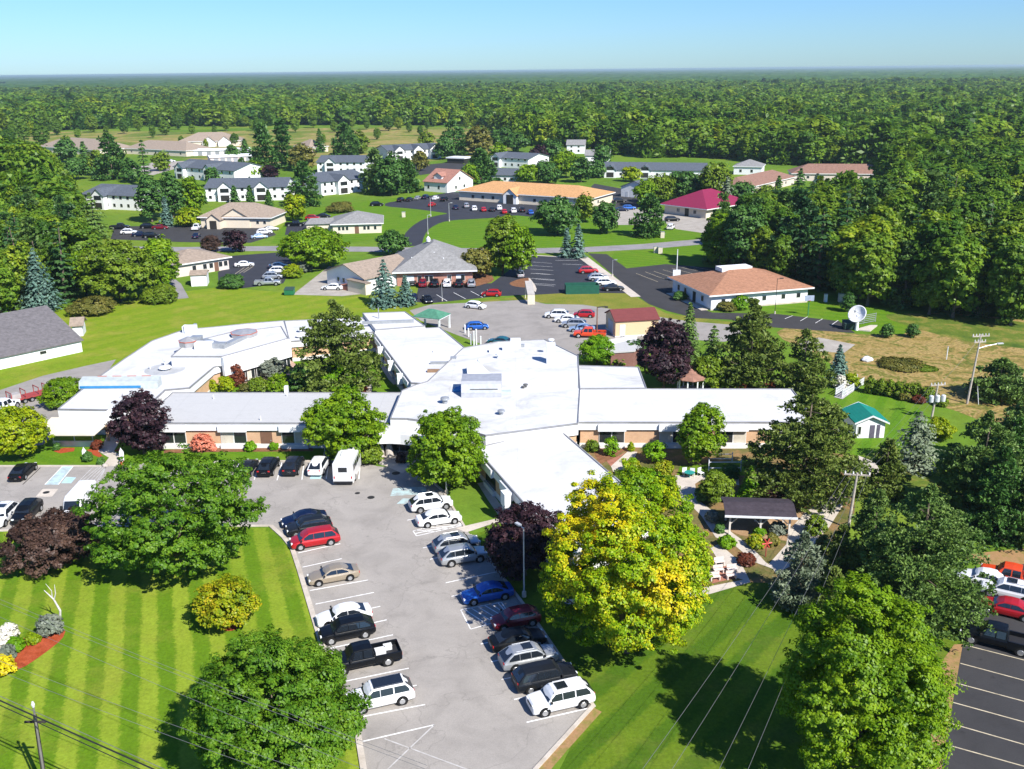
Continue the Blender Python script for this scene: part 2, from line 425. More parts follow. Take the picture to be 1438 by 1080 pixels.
bark = mat_noisy('bark', [(.3,(.07,.055,.04)),(.7,(.20,.16,.12))], 3.0, .95, fine=14)
bark_pale = mat_noisy('pale bark', [(.3,(.16,.14,.12)),(.7,(.36,.33,.29))], 3.0, .95, fine=14)
gr = lambda *a: [tuple(x) for x in a]
LEAF = dict(
 locust = mat_leaf('locust leaves', gr((.030,.090,.006),(.070,.175,.010),(.13,.25,.014),(.20,.33,.022))),
 maple  = mat_leaf('maple leaves', gr((.045,.115,.004),(.11,.22,.006),(.19,.31,.009),(.28,.39,.014))),
 yellow = mat_leaf('turning maple leaves', gr((.055,.14,.004),(.12,.24,.004),(.17,.30,.005),(.30,.39,.006),(.56,.49,.008),(.68,.50,.012)), trans=.3, nsc=.13, namt=1.75, islvar=.30),
 purple = mat_leaf('purple maple leaves', gr((.010,.006,.010),(.022,.012,.018),(.044,.020,.026),(.070,.032,.036)), trans=.15),
 plum   = mat_leaf('plum coloured leaves', gr((.025,.015,.012),(.050,.030,.024),(.085,.048,.036),(.12,.072,.046)), trans=.15),
 spruce = mat_leaf('blue spruce needles', gr((.035,.080,.060),(.070,.135,.105),(.12,.205,.165),(.19,.29,.24)), trans=.1),
 fir    = mat_leaf('dark fir needles', gr((.022,.065,.012),(.042,.110,.020),(.072,.16,.030),(.115,.21,.042)), trans=.12),
 pine   = mat_leaf('pine needles', gr((.046,.070,.014),(.088,.130,.022),(.140,.190,.034),(.21,.26,.055)), trans=.15),
 pineg  = mat_leaf('green pine needles', gr((.036,.080,.018),(.074,.138,.028),(.125,.205,.044),(.19,.28,.065)), trans=.15),
 silver = mat_leaf('silvery spruce needles', gr((.065,.095,.050),(.12,.16,.095),(.19,.235,.15),(.27,.31,.21)), trans=.1),
 bright = mat_leaf('bright shrub leaves', gr((.045,.15,.004),(.10,.24,.004),(.17,.33,.006),(.23,.39,.010)), trans=.3),
 lime   = mat_leaf('yellow green leaves', gr((.07,.15,.004),(.17,.26,.004),(.30,.36,.006),(.40,.41,.008)), trans=.3),
 orange = mat_leaf('orange tinged leaves', gr((.06,.13,.006),(.17,.24,.006),(.33,.33,.008),(.48,.30,.015)), trans=.25),
 brown  = mat_leaf('brownish leaves', gr((.055,.065,.015),(.11,.12,.022),(.17,.16,.03),(.23,.19,.04)), trans=.2),
 olive  = mat_leaf('olive leaves', gr((.045,.085,.008),(.09,.155,.010),(.15,.22,.014),(.21,.28,.02)), trans=.2),
 pink   = mat_leaf('salmon blossoms', gr((.10,.12,.03),(.5,.14,.08),(.65,.22,.14),(.7,.3,.2)), trans=.2),
 white  = mat_leaf('white blossoms', gr((.4,.42,.3),(.75,.72,.66),(.85,.8,.75)), trans=.2),
 rust   = mat_leaf('rust red shrub leaves', gr((.07,.02,.012),(.15,.04,.02),(.23,.07,.03)), trans=.2),
 gold   = mat_leaf('yellow flower heads', gr((.3,.32,.01),(.6,.48,.01),(.75,.62,.02)), trans=.2),
 grey   = mat_leaf('grey green leaves', gr((.10,.13,.09),(.18,.21,.16),(.26,.28,.22)), trans=.2),
)
# colour ranges for the woods (multiplied tree by tree)
WOODVAR = gr((.42,.58,.75),(.7,.8,.9),(.9,.92,1.0),(1.30,1.10,.9),(.6,.75,.9),(1.3,1.25,1.1),(.5,.65,.85),(1.0,1.0,1.1),(1.7,1.3,.8))
LEAF['wood'] = mat_leaf('woodland leaves', gr((.044,.110,.012),(.092,.185,.015),(.155,.255,.018),(.23,.32,.026)), objvar=WOODVAR)
LEAF['woodfir'] = mat_leaf('woodland needles', gr((.026,.072,.018),(.048,.112,.026),(.080,.155,.036),(.12,.20,.05)), objvar=WOODVAR, trans=.15)
LEAF['canopy'] = mat_leaf('far canopy leaves', gr((.044,.110,.012),(.092,.185,.015),(.155,.255,.018),(.23,.32,.026)), objvar=WOODVAR, attr=True)

SEED = [100]
def crown_of(kind, rng, rx, H, leaf):
    """unit-height crown for a kind; rx = half width / height; leaf = leaf size in metres"""
    lf = leaf/H
    if kind in ('round','maple','locust','shrub','column','small'):
        kw = dict(shrub=dict(h0=.0,top=.36,openness=.15,nl=13,lob=.46,ragged=.4), column=dict(h0=.07,top=.42,openness=.15,nl=30,lob=.36),
                  locust=dict(h0=.02,top=.48,openness=.35,nl=80,lob=.25,flat=.45,ragged=.35), maple=dict(h0=.03,top=.46,openness=.5,nl=56,lob=.27,ragged=.25),
                  round=dict(h0=.06,top=.45,openness=.25,nl=40,lob=.31,ragged=.2)).get(kind)
        cl = max({'locust':.55,'maple':.62}.get(kind,.62), leaf*2.3)/H
        if H < 5: cl = max(.10, min(cl,.14)); lf = min(lf, .14/H*1.2)
        n = int(min(1700, 9.6*(rx/cl)*((.5+.5*rx)/cl)))
        leaves = int(min(105, max(10, 1.05*math.pi*cl*cl/(.75*lf*lf))))
        V,Q,c = crown_deciduous(rng, rx, clumps=max(60,n), leaves=leaves, leaf=lf, cl=cl, **kw)
    elif kind=='spruce': V,Q,c = crown_spruce(rng, rx, leaf=max(lf*1.1,.010), levels=int(min(34,max(14,H/leaf*.55))), per=int(min(14,max(7,3.4/leaf))))
    elif kind=='fir': V,Q,c = crown_spruce(rng, rx, leaf=max(lf*1.1,.010), levels=int(min(26,max(12,H/leaf*.4))), per=int(min(12,max(7,3.0/leaf))), power=.62, jitter=.5, droop=.15)
    else:
        tf=max(.46,leaf*2.5)
        V,Q,c = crown_pine(rng, rx, h0=.04, leaf=max(lf*1.0,.012), tuft=tf*1.12/H, levels=int(min(17,max(9,H/tf*.72))), per=int(min(14,max(9,8/tf))), nl=int(min(84,max(18,2.2*tf*tf/(leaf*leaf)))))
    return V,Q,c
CONIF = ('spruce','fir','pine')
def plant(kind, leafm, name, label, cat, cx, ytop, ybase, wpx, lod=0, group=None, trunk=True, hscale=None, barkm=None):
    """a tree or shrub standing at the ground point seen at (cx, ybase), its top seen at ytop and wpx wide"""
    SEED[0]+=1; rng=np.random.default_rng(SEED[0]*7+3)
    P=G(cx,ybase); H=max(.4,height_at(P,ytop)); dep=proj((P.x,P.y,H*.4))[2]; W=wpx*dep/F
    if hscale: H*=hscale
    rx=W/2/H
    V,Q,c=crown_of(kind,rng,rx*(1.06 if kind=='pine' else 1.0),H*1.0,min(.9,max(.135,1.8*dep/(F*.71))))
    V=V*H; c=c*H
    root=empty(name,P,0,label,cat,group)
    me=np_mesh('crown',V,Q,LEAF[leafm]); o=bpy.data.objects.new('crown',me); C.objects.link(o); o.parent=root
    if trunk:
        r=max(.05,H*.018+.04)
        tb=trunk_mesh(rng,H,W,c,r,-.1,kind in CONIF,nlimb=30 if dep<160 else 12)
        tb.build('trunk' if cat=='tree' else 'stems', barkm or bark, root, smooth=True)
    return root
# ================================================================== cars
glass_dark = principled('car glass', (.012,.016,.022), .06, .8)[0]
tyre_m = mat_plain('tyre rubber', (.018,.018,.018), .9, .1)
rim_m = mat_plain('alloy rim', (.50,.51,.52), .3, .5, .7)
lamp_m = principled('headlight lens', (.75,.78,.80), .1, .8)[0]
tail_m = principled('tail light lens', (.42,.01,.012), .2, .6)[0]
arch_m = mat_plain('wheel well black', (.01,.01,.01), .9, .1)
trim_m = mat_plain('black plastic trim', (.02,.02,.022), .6, .3)
plate_m = mat_plain('number plate', (.6,.6,.62), .5, .3)
def ring(x, pts): return [(x, y, z) for y, z in pts]
def loft(b, rings, close=True):
    n=len(rings[0]); vs=[p for r in rings for p in r]
    fs=[]
    for j in range(len(rings)-1):
        for i in range(n):
            k=(i+1)%n; fs.append((j*n+i,j*n+k,(j+1)*n+k,(j+1)*n+i))
    fs.append(tuple(range(n))[::-1]); fs.append(tuple(range((len(rings)-1)*n,len(rings)*n)))
    b.add(vs,fs); return b
def sect(hw, zl, zt, crown=.03, sill=.86):
    h=zt-zl
    half=[(hw*sill,zl),(hw*.97,zl+h*.18),(hw,zl+h*.5),(hw*.985,zl+h*.78),(hw*.93,zt-h*.06),(hw*.80,zt)]
    return half+[(hw*.4,zt+crown*.8),(0,zt+crown),(-hw*.4,zt+crown*.8)]+[(-y,z) for y,z in half[::-1]]
SPECS = {
 # L, W, H, stations (x fraction, top z, half-width factor), cabin: belt z, x: windscreen base, roof front, roof rear, rear base
 'sedan': dict(L=4.85,W=1.86,st=[(0,.55,.62),(.015,.66,.80),(.05,.74,.90),(.14,.84,.97),(.28,.94,1),(.5,.95,1),(.78,.98,.99),(.9,1.0,.95),(.975,.96,.86),(1,.80,.74)],
               cab=(.93,.255,.43,.66,.89),H=1.44,wins=[(.345,.545),(.555,.775)]),
 'hatch': dict(L=4.3,W=1.78,st=[(0,.55,.62),(.015,.68,.80),(.05,.78,.90),(.14,.88,.97),(.26,.98,1),(.5,.98,1),(.85,1.0,.98),(.97,.98,.90),(1,.80,.80)],
               cab=(.96,.22,.40,.80,.98),H=1.50,wins=[(.315,.53),(.54,.72),(.73,.88)]),
 'suv': dict(L=4.75,W=1.90,st=[(0,.62,.66),(.012,.80,.84),(.04,.92,.92),(.12,1.0,.97),(.25,1.06,1),(.5,1.06,1),(.88,1.08,.98),(.975,1.05,.92),(1,.85,.84)],
               cab=(1.05,.225,.385,.80,.985),H=1.68,wins=[(.30,.50),(.51,.70),(.71,.90)]),
 'bigsuv': dict(L=5.05,W=2.0,st=[(0,.66,.74),(.010,.90,.88),(.035,1.0,.94),(.12,1.07,.98),(.23,1.12,1),(.5,1.12,1),(.9,1.13,.99),(.985,1.10,.95),(1,.9,.9)],
               cab=(1.10,.235,.36,.86,.99),H=1.76,wins=[(.295,.47),(.48,.67),(.69,.92)]),
 'minivan': dict(L=5.0,W=1.96,st=[(0,.60,.66),(.015,.78,.84),(.05,.88,.93),(.12,.98,.98),(.2,1.04,1),(.5,1.04,1),(.9,1.06,.98),(.98,1.03,.93),(1,.85,.88)],
               cab=(1.02,.165,.37,.84,.985),H=1.70,wins=[(.27,.46),(.47,.68),(.69,.91)]),
}
def car_wheels(root, L, W, xs, r=.34, dual=False):
    for x in xs:
        for s in (-1,1):
            y=s*(W/2-.10)
            a=MB().tube((x,s*(W/2-.16),r+.03),(x,s*(W/2-.004),r+.03),r+.085,None,16); a.build('wheel_arch',arch_m,root)
            w_=MB().tube((x,y-.11,r),(x,y+.11,r),r,None,16).build('wheel',tyre_m,root)
            MB().tube((x,y+s*.10,r),(x,y+s*.122,r),r*.66,r*.60,10).build('rim',rim_m,w_)
def add_cabin(b, L, hw, H, cab):
    zb,x0,x1,x2,x3=cab
    wb=hw*.93; wt=hw*.72
    def rg(x,w,z,zt_=None): return [(x,y,zz) for y,zz in ((w,z),(w*.5,z+.0),(0,z),(-w*.5,z),(-w,z))]
    nseg=[]
    zt=H-.05
    vs=[];fs=[]
    # side profile lofted across: bottom and top edge for both sides, crowned roof
    xs=[(x0,zb-.05,wb*.96),(x0+(x1-x0)*.55,zb+(zt-zb)*.60,None),(x1,zt,wt),( (x1+x2)/2,zt+.05,wt),(x2,zt+.01,wt),(x2+(x3-x2)*.5,zb+(zt-zb)*.52,None),(x3,zb-.05,wb*.94)]
    prof=[]
    for x,z,w_ in xs:
        f=(z-zb)/(zt-zb); w2=wb+(wt-wb)*max(0,min(1,f)) if w_ is None else w_
        prof.append((x*L,z,w2))
    n=len(prof)
    for x,z,w_ in prof:
        cr=.035 if z>zb+.2 else .01
        wbase = hw*.93
        vs += [(x,wbase,zb-.06),(x,w_,z-.03),(x,w_*.86,z+.012),(x,0,z+cr+.01),(x,-w_*.86,z+.012),(x,-w_,z-.03),(x,-wbase,zb-.06)]
    for i in range(n-1):
        for k in range(6):
            fs.append((i*7+k,i*7+k+1,(i+1)*7+k+1,(i+1)*7+k))
    fs.append(tuple(range(7))); fs.append(tuple(range((n-1)*7,n*7))[::-1])
    b.add(vs,fs)
    return prof
def quad_panel(b, pts, off=.012, th=.02):
    p=[Vector(q) for q in pts]; n=(p[1]-p[0]).cross(p[-1]-p[0]).normalized()
    f=[q+n*off for q in p]; k=[q-n*th for q in p]; m=len(p)
    b.add(f+k,[tuple(range(m)),tuple(range(2*m-1,m-1,-1))]+[(i,m+i,m+(i+1)%m,(i+1)%m) for i in range(m)])
def lerp3(a,b,t): return tuple(a[i]+(b[i]-a[i])*t for i in range(3))
def finish_car(root, body_mb, mat, smooth=True, sub=0):
    o=body_mb.build('body',mat,root,smooth=False)
    # paint on the object slot so that copies can be another colour
    o.material_slots[0].link='OBJECT'; o.material_slots[0].material=mat
    md=o.modifiers.new('bevel','BEVEL'); md.width=.05; md.segments=2; md.limit_method='ANGLE'; md.angle_limit=R(30)
    return o
def make_car(kind, roof_rails=False, sunroof=False):
    s=SPECS[kind]; L,W,H=s['L'],s['W'],s['H']; hw=W/2
    root=empty('parked_car',(0,0,0))
    b=MB()
    zl=.20 if kind in('sedan','hatch') else .26
    rings=[]
    for i,(fx,zt,wf) in enumerate(s['st']):
        zlo = zl+.14 if fx in (0,1) else (zl+.04 if fx<.03 or fx>.97 else zl)
        rings.append(ring((.5-fx)*L, sect(hw*wf, zlo, zt-.03)))
    loft(b,rings)
    zb,x0,x1,x2,x3=s['cab']
    cabx=(zb,x0,x1,x2,x3)
    bb=MB(); add_cabin(bb,-L,hw,H,(zb,x0-.5,x1-.5,x2-.5,x3-.5))
    b.add(bb.v,[f[::-1] for f in bb.f])
    finish_car(root,b,carpaint('car paint white',(.78,.79,.80)))
    zt=H-.05; wb=hw*.93; wt=hw*.72
    X=lambda f:(.5-f)*L
    # windscreen
    g=MB(); A=(X(x0)-.03*L*0,0,zb); 
    def ws(xa,za,wa,xb,zb_,wb_,name,inset=.06):
        p0=(X(xa),wa,za);p1=(X(xb),wb_,zb_);p2=(X(xb),-wb_,zb_);p3=(X(xa),-wa,za)
        m=MB(); q=[p0,p1,p2,p3]
        if (Vector(q[1])-Vector(q[0])).cross(Vector(q[3])-Vector(q[0])).z<0: q=q[::-1]
        quad_panel(m,q,.03,.02); m.build(name,glass_dark,root)
    def pt(f):   # along the windscreen profile
        return x0+(x1-x0)*f
    ws(x0+.012,zb+.02,wb*.86,x0+(x1-x0)*.93,zt-.055,wt*.88,'windscreen')
    rb=x3-.012*(1 if kind=='sedan' else .5)
    ws(rb,zb+.04,wb*.80,x3-(x3-x2)*.90,zt-.06,wt*.84,'rear_window')
    for sd in (-1,1):
        for (fa,fb) in s['wins']:
            # side glass follows the slope of the cabin side
            def topz(f):
                if f<x1: return zb+(zt-zb)*min(1,(f-x0)/(x1-x0))
                if f>x2: return zb+(zt-zb)*min(1,(x3-f)/(x3-x2))
                return zt
            def P(f,z):
                k=(z-zb)/(zt-zb); return (X(f), sd*(wb+(wt-wb)*k+.004), z)
            za=zb+.05
            ta=max(za+.06,topz(fa)-.07); tb=max(za+.05,topz(fb)-.07)
            q=[P(fa,za),P(fb,za)]
            if fb>x2+.02: q+=[P(fb-.01,tb),P(min(fb,x2),zt-.085)]
            else: q+=[P(fb,tb)]
            if fa<x1-.005: q+=[P(x1+.01,zt-.085),P(fa,ta)]
            else: q+=[P(fa,ta)]
            m=MB(); qq=q if sd<0 else q[::-1]
            v=(Vector(qq[1])-Vector(qq[0])).cross(Vector(qq[-1])-Vector(qq[0]))
            if v.y*sd<0: qq=qq[::-1]
            quad_panel(m,qq,.012,.02); m.build('side_window',glass_dark,root)
    zh=s['st'][2][1]
    for sd in (-1,1):
        MB().box(L/2-.30,L/2-.035,sd*(hw*.60)-.13,sd*(hw*.60)+.15*1,zh-.20,zh-.06).build('headlight',lamp_m,root)
        MB().box(-L/2+.02,-L/2+.18,sd*(hw*.68)-.12,sd*(hw*.68)+.12,zh-.10,zh+.08).build('tail_light',tail_m,root)
        mm=MB(); mm.box(X(x0+.045)-.08,X(x0+.045)+.06,sd*(hw-.02)+(-.02 if sd<0 else 0)-.0,sd*(hw+.16),zb+.02,zb+.16)
        o=mm.build('mirror',trim_m,root)
    MB().box(L/2-.06,L/2-.012,-hw*.42,hw*.42,zh-.36,zh-.14).build('grille',trim_m,root)
    MB().box(-L/2+.0,-L/2+.05,-.26,.26,zh-.26,zh-.12).build('number_plate',plate_m,root)
    r=.33 if kind in('sedan','hatch') else .37
    car_wheels(root,L,W,(L*.5-L*.185,-L*.5+L*.205),r)
    if sunroof=='full': MB().box(X(x2-.02),X(x1+.03),-.62,.62,H,H+.066).build('sunroof',glass_dark,root)
    elif sunroof:
        MB().box(X(x1+.23),X(x1+.06),-.42,.42,H,H+.064).build('sunroof',glass_dark,root)
    if roof_rails:
        for sd in(-1,1): MB().tube((X(x1+.05),sd*wt*.82,H+.045),(X(x2-.04),sd*wt*.82,H+.045),.025,None,6).build('roof_rail',rim_m,root)
    return spec_of(root)
def make_pickup(crew=True):
    L,W,H=5.85,2.0,1.88; hw=W/2; root=empty('pickup_truck',(0,0,0)); b=MB()
    X=lambda f:(.5-f)*L
    st=[(0,.70,.78),(.01,.98,.90),(.035,1.06,.95),(.12,1.12,.99),(.22,1.16,1),(.55,1.16,1)]
    bed=.62 if crew else .55
    rings=[ring(X(f),sect(hw*wf,.40,z-.03)) for f,z,wf in st]+[ring(X(bed),sect(hw,.40,1.13))]
    loft(b,rings)
    b.box(X(1)+.02,X(bed),-hw*.97,hw*.97,.42,.78)
    for sd in(-1,1): b.box(X(1)+.03,X(bed),min(sd*hw*.99,sd*hw*.84),max(sd*hw*.99,sd*hw*.84),.60,1.16)
    b.box(X(1)+.0,X(1)+.07,-hw*.97,hw*.97,.50,1.15)
    x0,x1,x2,x3,zb=.235,.34,bed-.03,bed+.0,1.12
    bb=MB(); add_cabin(bb,-L,hw,H,(zb,x0-.5,x1-.5,x2-.5,x3-.5)); b.add(bb.v,[f[::-1] for f in bb.f])
    finish_car(root,b,carpaint('car paint black',(.010,.011,.013)))
    zt=H-.05; wb=hw*.93; wt=hw*.72
    m=MB(); quad_panel(m,[(X(x0+.01),wb*.86,zb+.03),(X(x0+.01),-wb*.86,zb+.03),(X(x1-.008),-wt*.88,zt-.05),(X(x1-.008),wt*.88,zt-.05)][::1],.03,.02)
    m.build('windscreen',glass_dark,root)
    m=MB(); quad_panel(m,[(X(x3)+.0,-wb*.7,zb+.1),(X(x3)+.0,wb*.7,zb+.1),(X(x2+.004),wt*.8,zt-.06),(X(x2+.004),-wt*.8,zt-.06)],.02,.02); m.build('rear_window',glass_dark,root)
    for sd in(-1,1):
        for fa,fb in ([(.31,.45),(.47,.585)] if crew else [(.31,.50)]):
            P=lambda f,z:(X(f),sd*(wb+(wt-wb)*(z-zb)/(zt-zb)+.004),z)
            q=[P(fa,zb+.05),P(fb,zb+.05),P(fb,zt-.08),P(max(fa,x1+.01),zt-.08)]
            if (Vector(q[1])-Vector(q[0])).cross(Vector(q[-1])-Vector(q[0])).y*sd<0: q=q[::-1]
            m=MB(); quad_panel(m,q,.012,.02); m.build('side_window',glass_dark,root)
        MB().box(L/2-.26,L/2-.03,sd*hw*.72-.12,sd*hw*.72+.12,.82,.98).build('headlight',lamp_m,root)
        MB().box(-L/2-.01,-L/2+.12,sd*hw*.9-.06,sd*hw*.9+.06,.78,1.08).build('tail_light',tail_m,root)
        MB().box(X(x0+.045)-.08,X(x0+.045)+.06,min(sd*(hw-.02),sd*(hw+.2)),max(sd*(hw-.02),sd*(hw+.2)),zb+.02,zb+.2).build('mirror',trim_m,root)
    MB().box(L/2-.06,L/2-.005,-hw*.5,hw*.5,.60,.95).build('grille',trim_m,root)
    MB().box(X(1)+.09,X(bed)-.04,-hw*.80,hw*.80,.785,.80).build('bed_liner',trim_m,root)
    MB().box(-L/2-.08,-L/2+.05,-hw*.9,hw*.9,.42,.60).build('bumper',rim_m,root)
    car_wheels(root,L,W,(L*.5-L*.165,-L*.5+L*.205),.41)
    return spec_of(root)
def make_van():
    L,W,H=5.9,2.05,2.7; hw=W/2; root=empty('cargo_van',(0,0,0)); b=MB()
    def vs(hw_,zl,zt): return [(hw_*.9,zl),(hw_,zl+.25),(hw_,zl+.8),(hw_*.97,(zl+zt)*.55),(hw_*.92,zt-.12),(hw_*.80,zt),(0,zt+.03),(-hw_*.80,zt),(-hw_*.92,zt-.12),(-hw_*.97,(zl+zt)*.55),(-hw_,zl+.8),(-hw_,zl+.25),(-hw_*.9,zl)]
    rr=[(.5,.40,.72,.80),(.492,.30,1.02,.90),(.44,.30,1.18,.97),(.385,.30,1.30,1),(.28,.30,2.30,1),(.20,.30,2.62,1),(-.48,.30,2.62,1),(-.5,.34,2.45,.97)]
    loft(b,[ring(f*L,vs(hw*wf,zl,zt)) for f,zl,zt,wf in rr])
    finish_car(root,b,carpaint('car paint white',(.78,.79,.80)))
    m=MB(); quad_panel(m,[(.378*L,-hw*.84,1.36),(.290*L,-hw*.80,2.17),(.290*L,hw*.80,2.17),(.378*L,hw*.84,1.36)][::-1],.035,.02); m.build('windscreen',glass_dark,root)
    for sd in(-1,1):
        q=[(.35*L,sd*hw*.995,1.36),(.20*L,sd*hw*.995,1.36),(.20*L,sd*hw*.95,2.05),(.29*L,sd*hw*.95,2.05)]
        if (Vector(q[1])-Vector(q[0])).cross(Vector(q[-1])-Vector(q[0])).y*sd<0: q=q[::-1]
        m=MB(); quad_panel(m,q,.02,.02); m.build('side_window',glass_dark,root)
        MB().box(L/2-.25,L/2-.05,sd*hw*.72-.12,sd*hw*.72+.12,.80,1.02).build('headlight',lamp_m,root)
        MB().box(-L/2-.01,-L/2+.08,sd*hw*.86-.06,sd*hw*.86+.06,.8,1.4).build('tail_light',tail_m,root)
        MB().box(.33*L,.36*L,min(sd*hw,sd*(hw+.24)),max(sd*hw,sd*(hw+.24)),1.35,1.75).build('mirror',trim_m,root)
    MB().box(L/2-.03,L/2+.01,-hw*.5,hw*.5,.55,.85).build('grille',trim_m,root)
    car_wheels(root,L,W,(L*.5-.95,-L*.5+1.2),.36)
    return spec_of(root)
def make_bus():
    L,W=7.0,2.35; hw=W/2; root=empty('shuttle_bus',(0,0,0)); b=MB()
    rr=[(.5,.45,.80,.70),(.49,.40,1.10,.80),(.42,.36,1.22,.85),(.375,.36,1.35,.86),(.325,.36,2.05,.88),(.32,.36,2.5,.97),(.29,.36,2.95,1),(-.495,.36,2.95,1),(-.5,.40,2.85,.98)]
    def vs(hw_,zl,zt): return [(hw_,zl),(hw_,zl+.5*(zt-zl)),(hw_*.985,zt-.14),(hw_*.9,zt-.02),(0,zt+.04),(-hw_*.9,zt-.02),(-hw_*.985,zt-.14),(-hw_,zl+.5*(zt-zl)),(-hw_,zl)]
    loft(b,[ring(f*L,vs(hw*wf,zl,zt)) for f,zl,zt,wf in rr])
    finish_car(root,b,carpaint('car paint white',(.78,.79,.80)))
    m=MB(); quad_panel(m,[(.372*L,-hw*.72,1.40),(.330*L,-hw*.74,2.02),(.330*L,hw*.74,2.02),(.372*L,hw*.72,1.40)][::-1],.035,.02); m.build('windscreen',glass_dark,root)
    # rounded rear window
    m=MB(); m.box(-L/2-.015,-L/2+.03,-.52,.52,1.75,2.35); o=m.build('rear_window',glass_dark,root)
    o.modifiers.new('bevel','BEVEL').width=.012
    for sd in(-1,1):
        for k in range(4):
            x=.22*L-k*1.15
            MB().box(x-.95,x,min(sd*(hw-.02),sd*(hw+.012)),max(sd*(hw-.02),sd*(hw+.012)),1.65,2.4).build('side_window',glass_dark,root)
        MB().box(-L/2-.012,-L/2+.05,sd*hw*.86-.07,sd*hw*.86+.07,.95,1.25).build('tail_light',tail_m,root)
        MB().box(.36*L,.385*L,min(sd*hw*.86,sd*(hw+.35)),max(sd*hw*.86,sd*(hw+.35)),1.6,1.95).build('mirror',trim_m,root)
    MB().box(-L/2-.10,-L/2+.05,-hw*.95,hw*.95,.42,.62).build('bumper',trim_m,root)
    MB().box(-L*.2,-L*.2+1.3,-.5,.5,2.97,3.16).build('roof_vent',plate_m,root)
    car_wheels(root,L,W,(L*.5-.9,-L*.5+1.7),.40)
    return spec_of(root)
PAINT = dict(white=((.80,.81,.82),.0), silver=((.42,.44,.46),.55), grey=((.16,.17,.18),.5), black=((.004,.005,.007),.0), navy=((.004,.010,.040),.1),
  red=((.42,.012,.018),.25), darkred=((.20,.008,.020),.3), blue=((.012,.10,.42),.35), teal=((.02,.13,.17),.35), tan=((.36,.30,.22),.4), orangered=((.60,.06,.015),.05), charcoal=((.012,.014,.018),.1), skyblue=((.30,.42,.60),.3))
PROTO = {}
def proto(kind):
    if kind not in PROTO:
        PROTO[kind] = {'pickup':make_pickup,'van':make_van,'bus':make_bus,'suvs':lambda:make_car('suv',True,True),'bigsuvb':lambda:make_car('bigsuv',True,'full'),'bigsuvs':lambda:make_car('bigsuv',True,True)}.get(kind, lambda:make_car(kind))()
        PROTO[kind][0]['used']=0
    return PROTO[kind]
def vehicle(kind, colour, px, py, heading, label, group=None, z=.6, name=None, cat=None):
    sp = proto(kind)
    if sp[0]['used']==0: s=sp; sp[0]['used']=1
    else: s=copy_tree(sp)
    r=s[0]; p=G(px,py,z); r.location=(p.x,p.y,0); r.rotation_euler=(0,0,heading)
    cat = cat or {'pickup':'pickup truck','van':'van','bus':'minibus','suv':'SUV','suvs':'SUV','bigsuv':'SUV','bigsuvs':'SUV','bigsuvb':'SUV','minivan':'minivan'}.get(kind,'car')
    r.name = name or {'pickup truck':'pickup_truck','van':'cargo_van','minibus':'shuttle_bus','SUV':'parked_suv','minivan':'parked_minivan'}.get(cat,'parked_car')
    c,mt=PAINT[colour]; m=carpaint('car paint '+colour,c,mt)
    for k in s[1]:
        if k[0].name.startswith('body'): k[0].material_slots[0].material=m
    r['label']=label; r['category']=cat
    if group: r['group']=group
    elif 'group' in r: del r['group']
    return s
def azim(p0,p1):
    a=G(*p0);b=G(*p1); return math.atan2(b.y-a.y,b.x-a.x)
# ================================================================== ground, roads, lots, paths
NSH=[0]
def sheet(name, pts, z, mat, kind='structure', world=False, label=None):
    NSH[0]+=1; z+=NSH[0]*.00008
    P=[Vector((p[0],p[1],0)) for p in pts] if world else [G(*p) for p in pts]
    me=bpy.data.meshes.new(name); bm=bmesh.new()
    vs=[bm.verts.new((p.x,p.y,z)) for p in P]; f=bm.faces.new(vs)
    bm.normal_update()
    if f.normal.z<0: bmesh.ops.reverse_faces(bm,faces=[f])
    bmesh.ops.triangulate(bm,faces=bm.faces[:]); bm.to_mesh(me); bm.free()
    me.materials.append(mat); o=bpy.data.objects.new(name,me); C.objects.link(o); o['kind']=kind
    if label: o['label']=label
    return o
def smooth_pts(pts, it=2):
    for _ in range(it):
        q=[]; n=len(pts)
        for i in range(n):
            a=pts[i]; b=pts[(i+1)%n]
            q+= [(a[0]*.78+b[0]*.22,a[1]*.78+b[1]*.22),(a[0]*.22+b[0]*.78,a[1]*.22+b[1]*.78)]
        pts=q
    return pts
def band(name, pts, width, z, mat, kind='structure', world=False):
    P=[Vector((p[0],p[1],0)) for p in pts] if world else [G(*p) for p in pts]
    Lf=[];Rt=[]
    for i,p in enumerate(P):
        d=(P[min(i+1,len(P)-1)]-P[max(i-1,0)]).normalized(); n=Vector((-d.y,d.x,0))
        Lf.append(p+n*width/2); Rt.append(p-n*width/2)
    me=bpy.data.meshes.new(name); n=len(P)
    me.from_pydata([(q.x,q.y,z) for q in Lf+Rt],[],[(i+n,i+n+1,i+1,i) for i in range(n-1)]); me.materials.append(mat); me.update()
    o=bpy.data.objects.new(name,me); C.objects.link(o); o['kind']=kind; return o
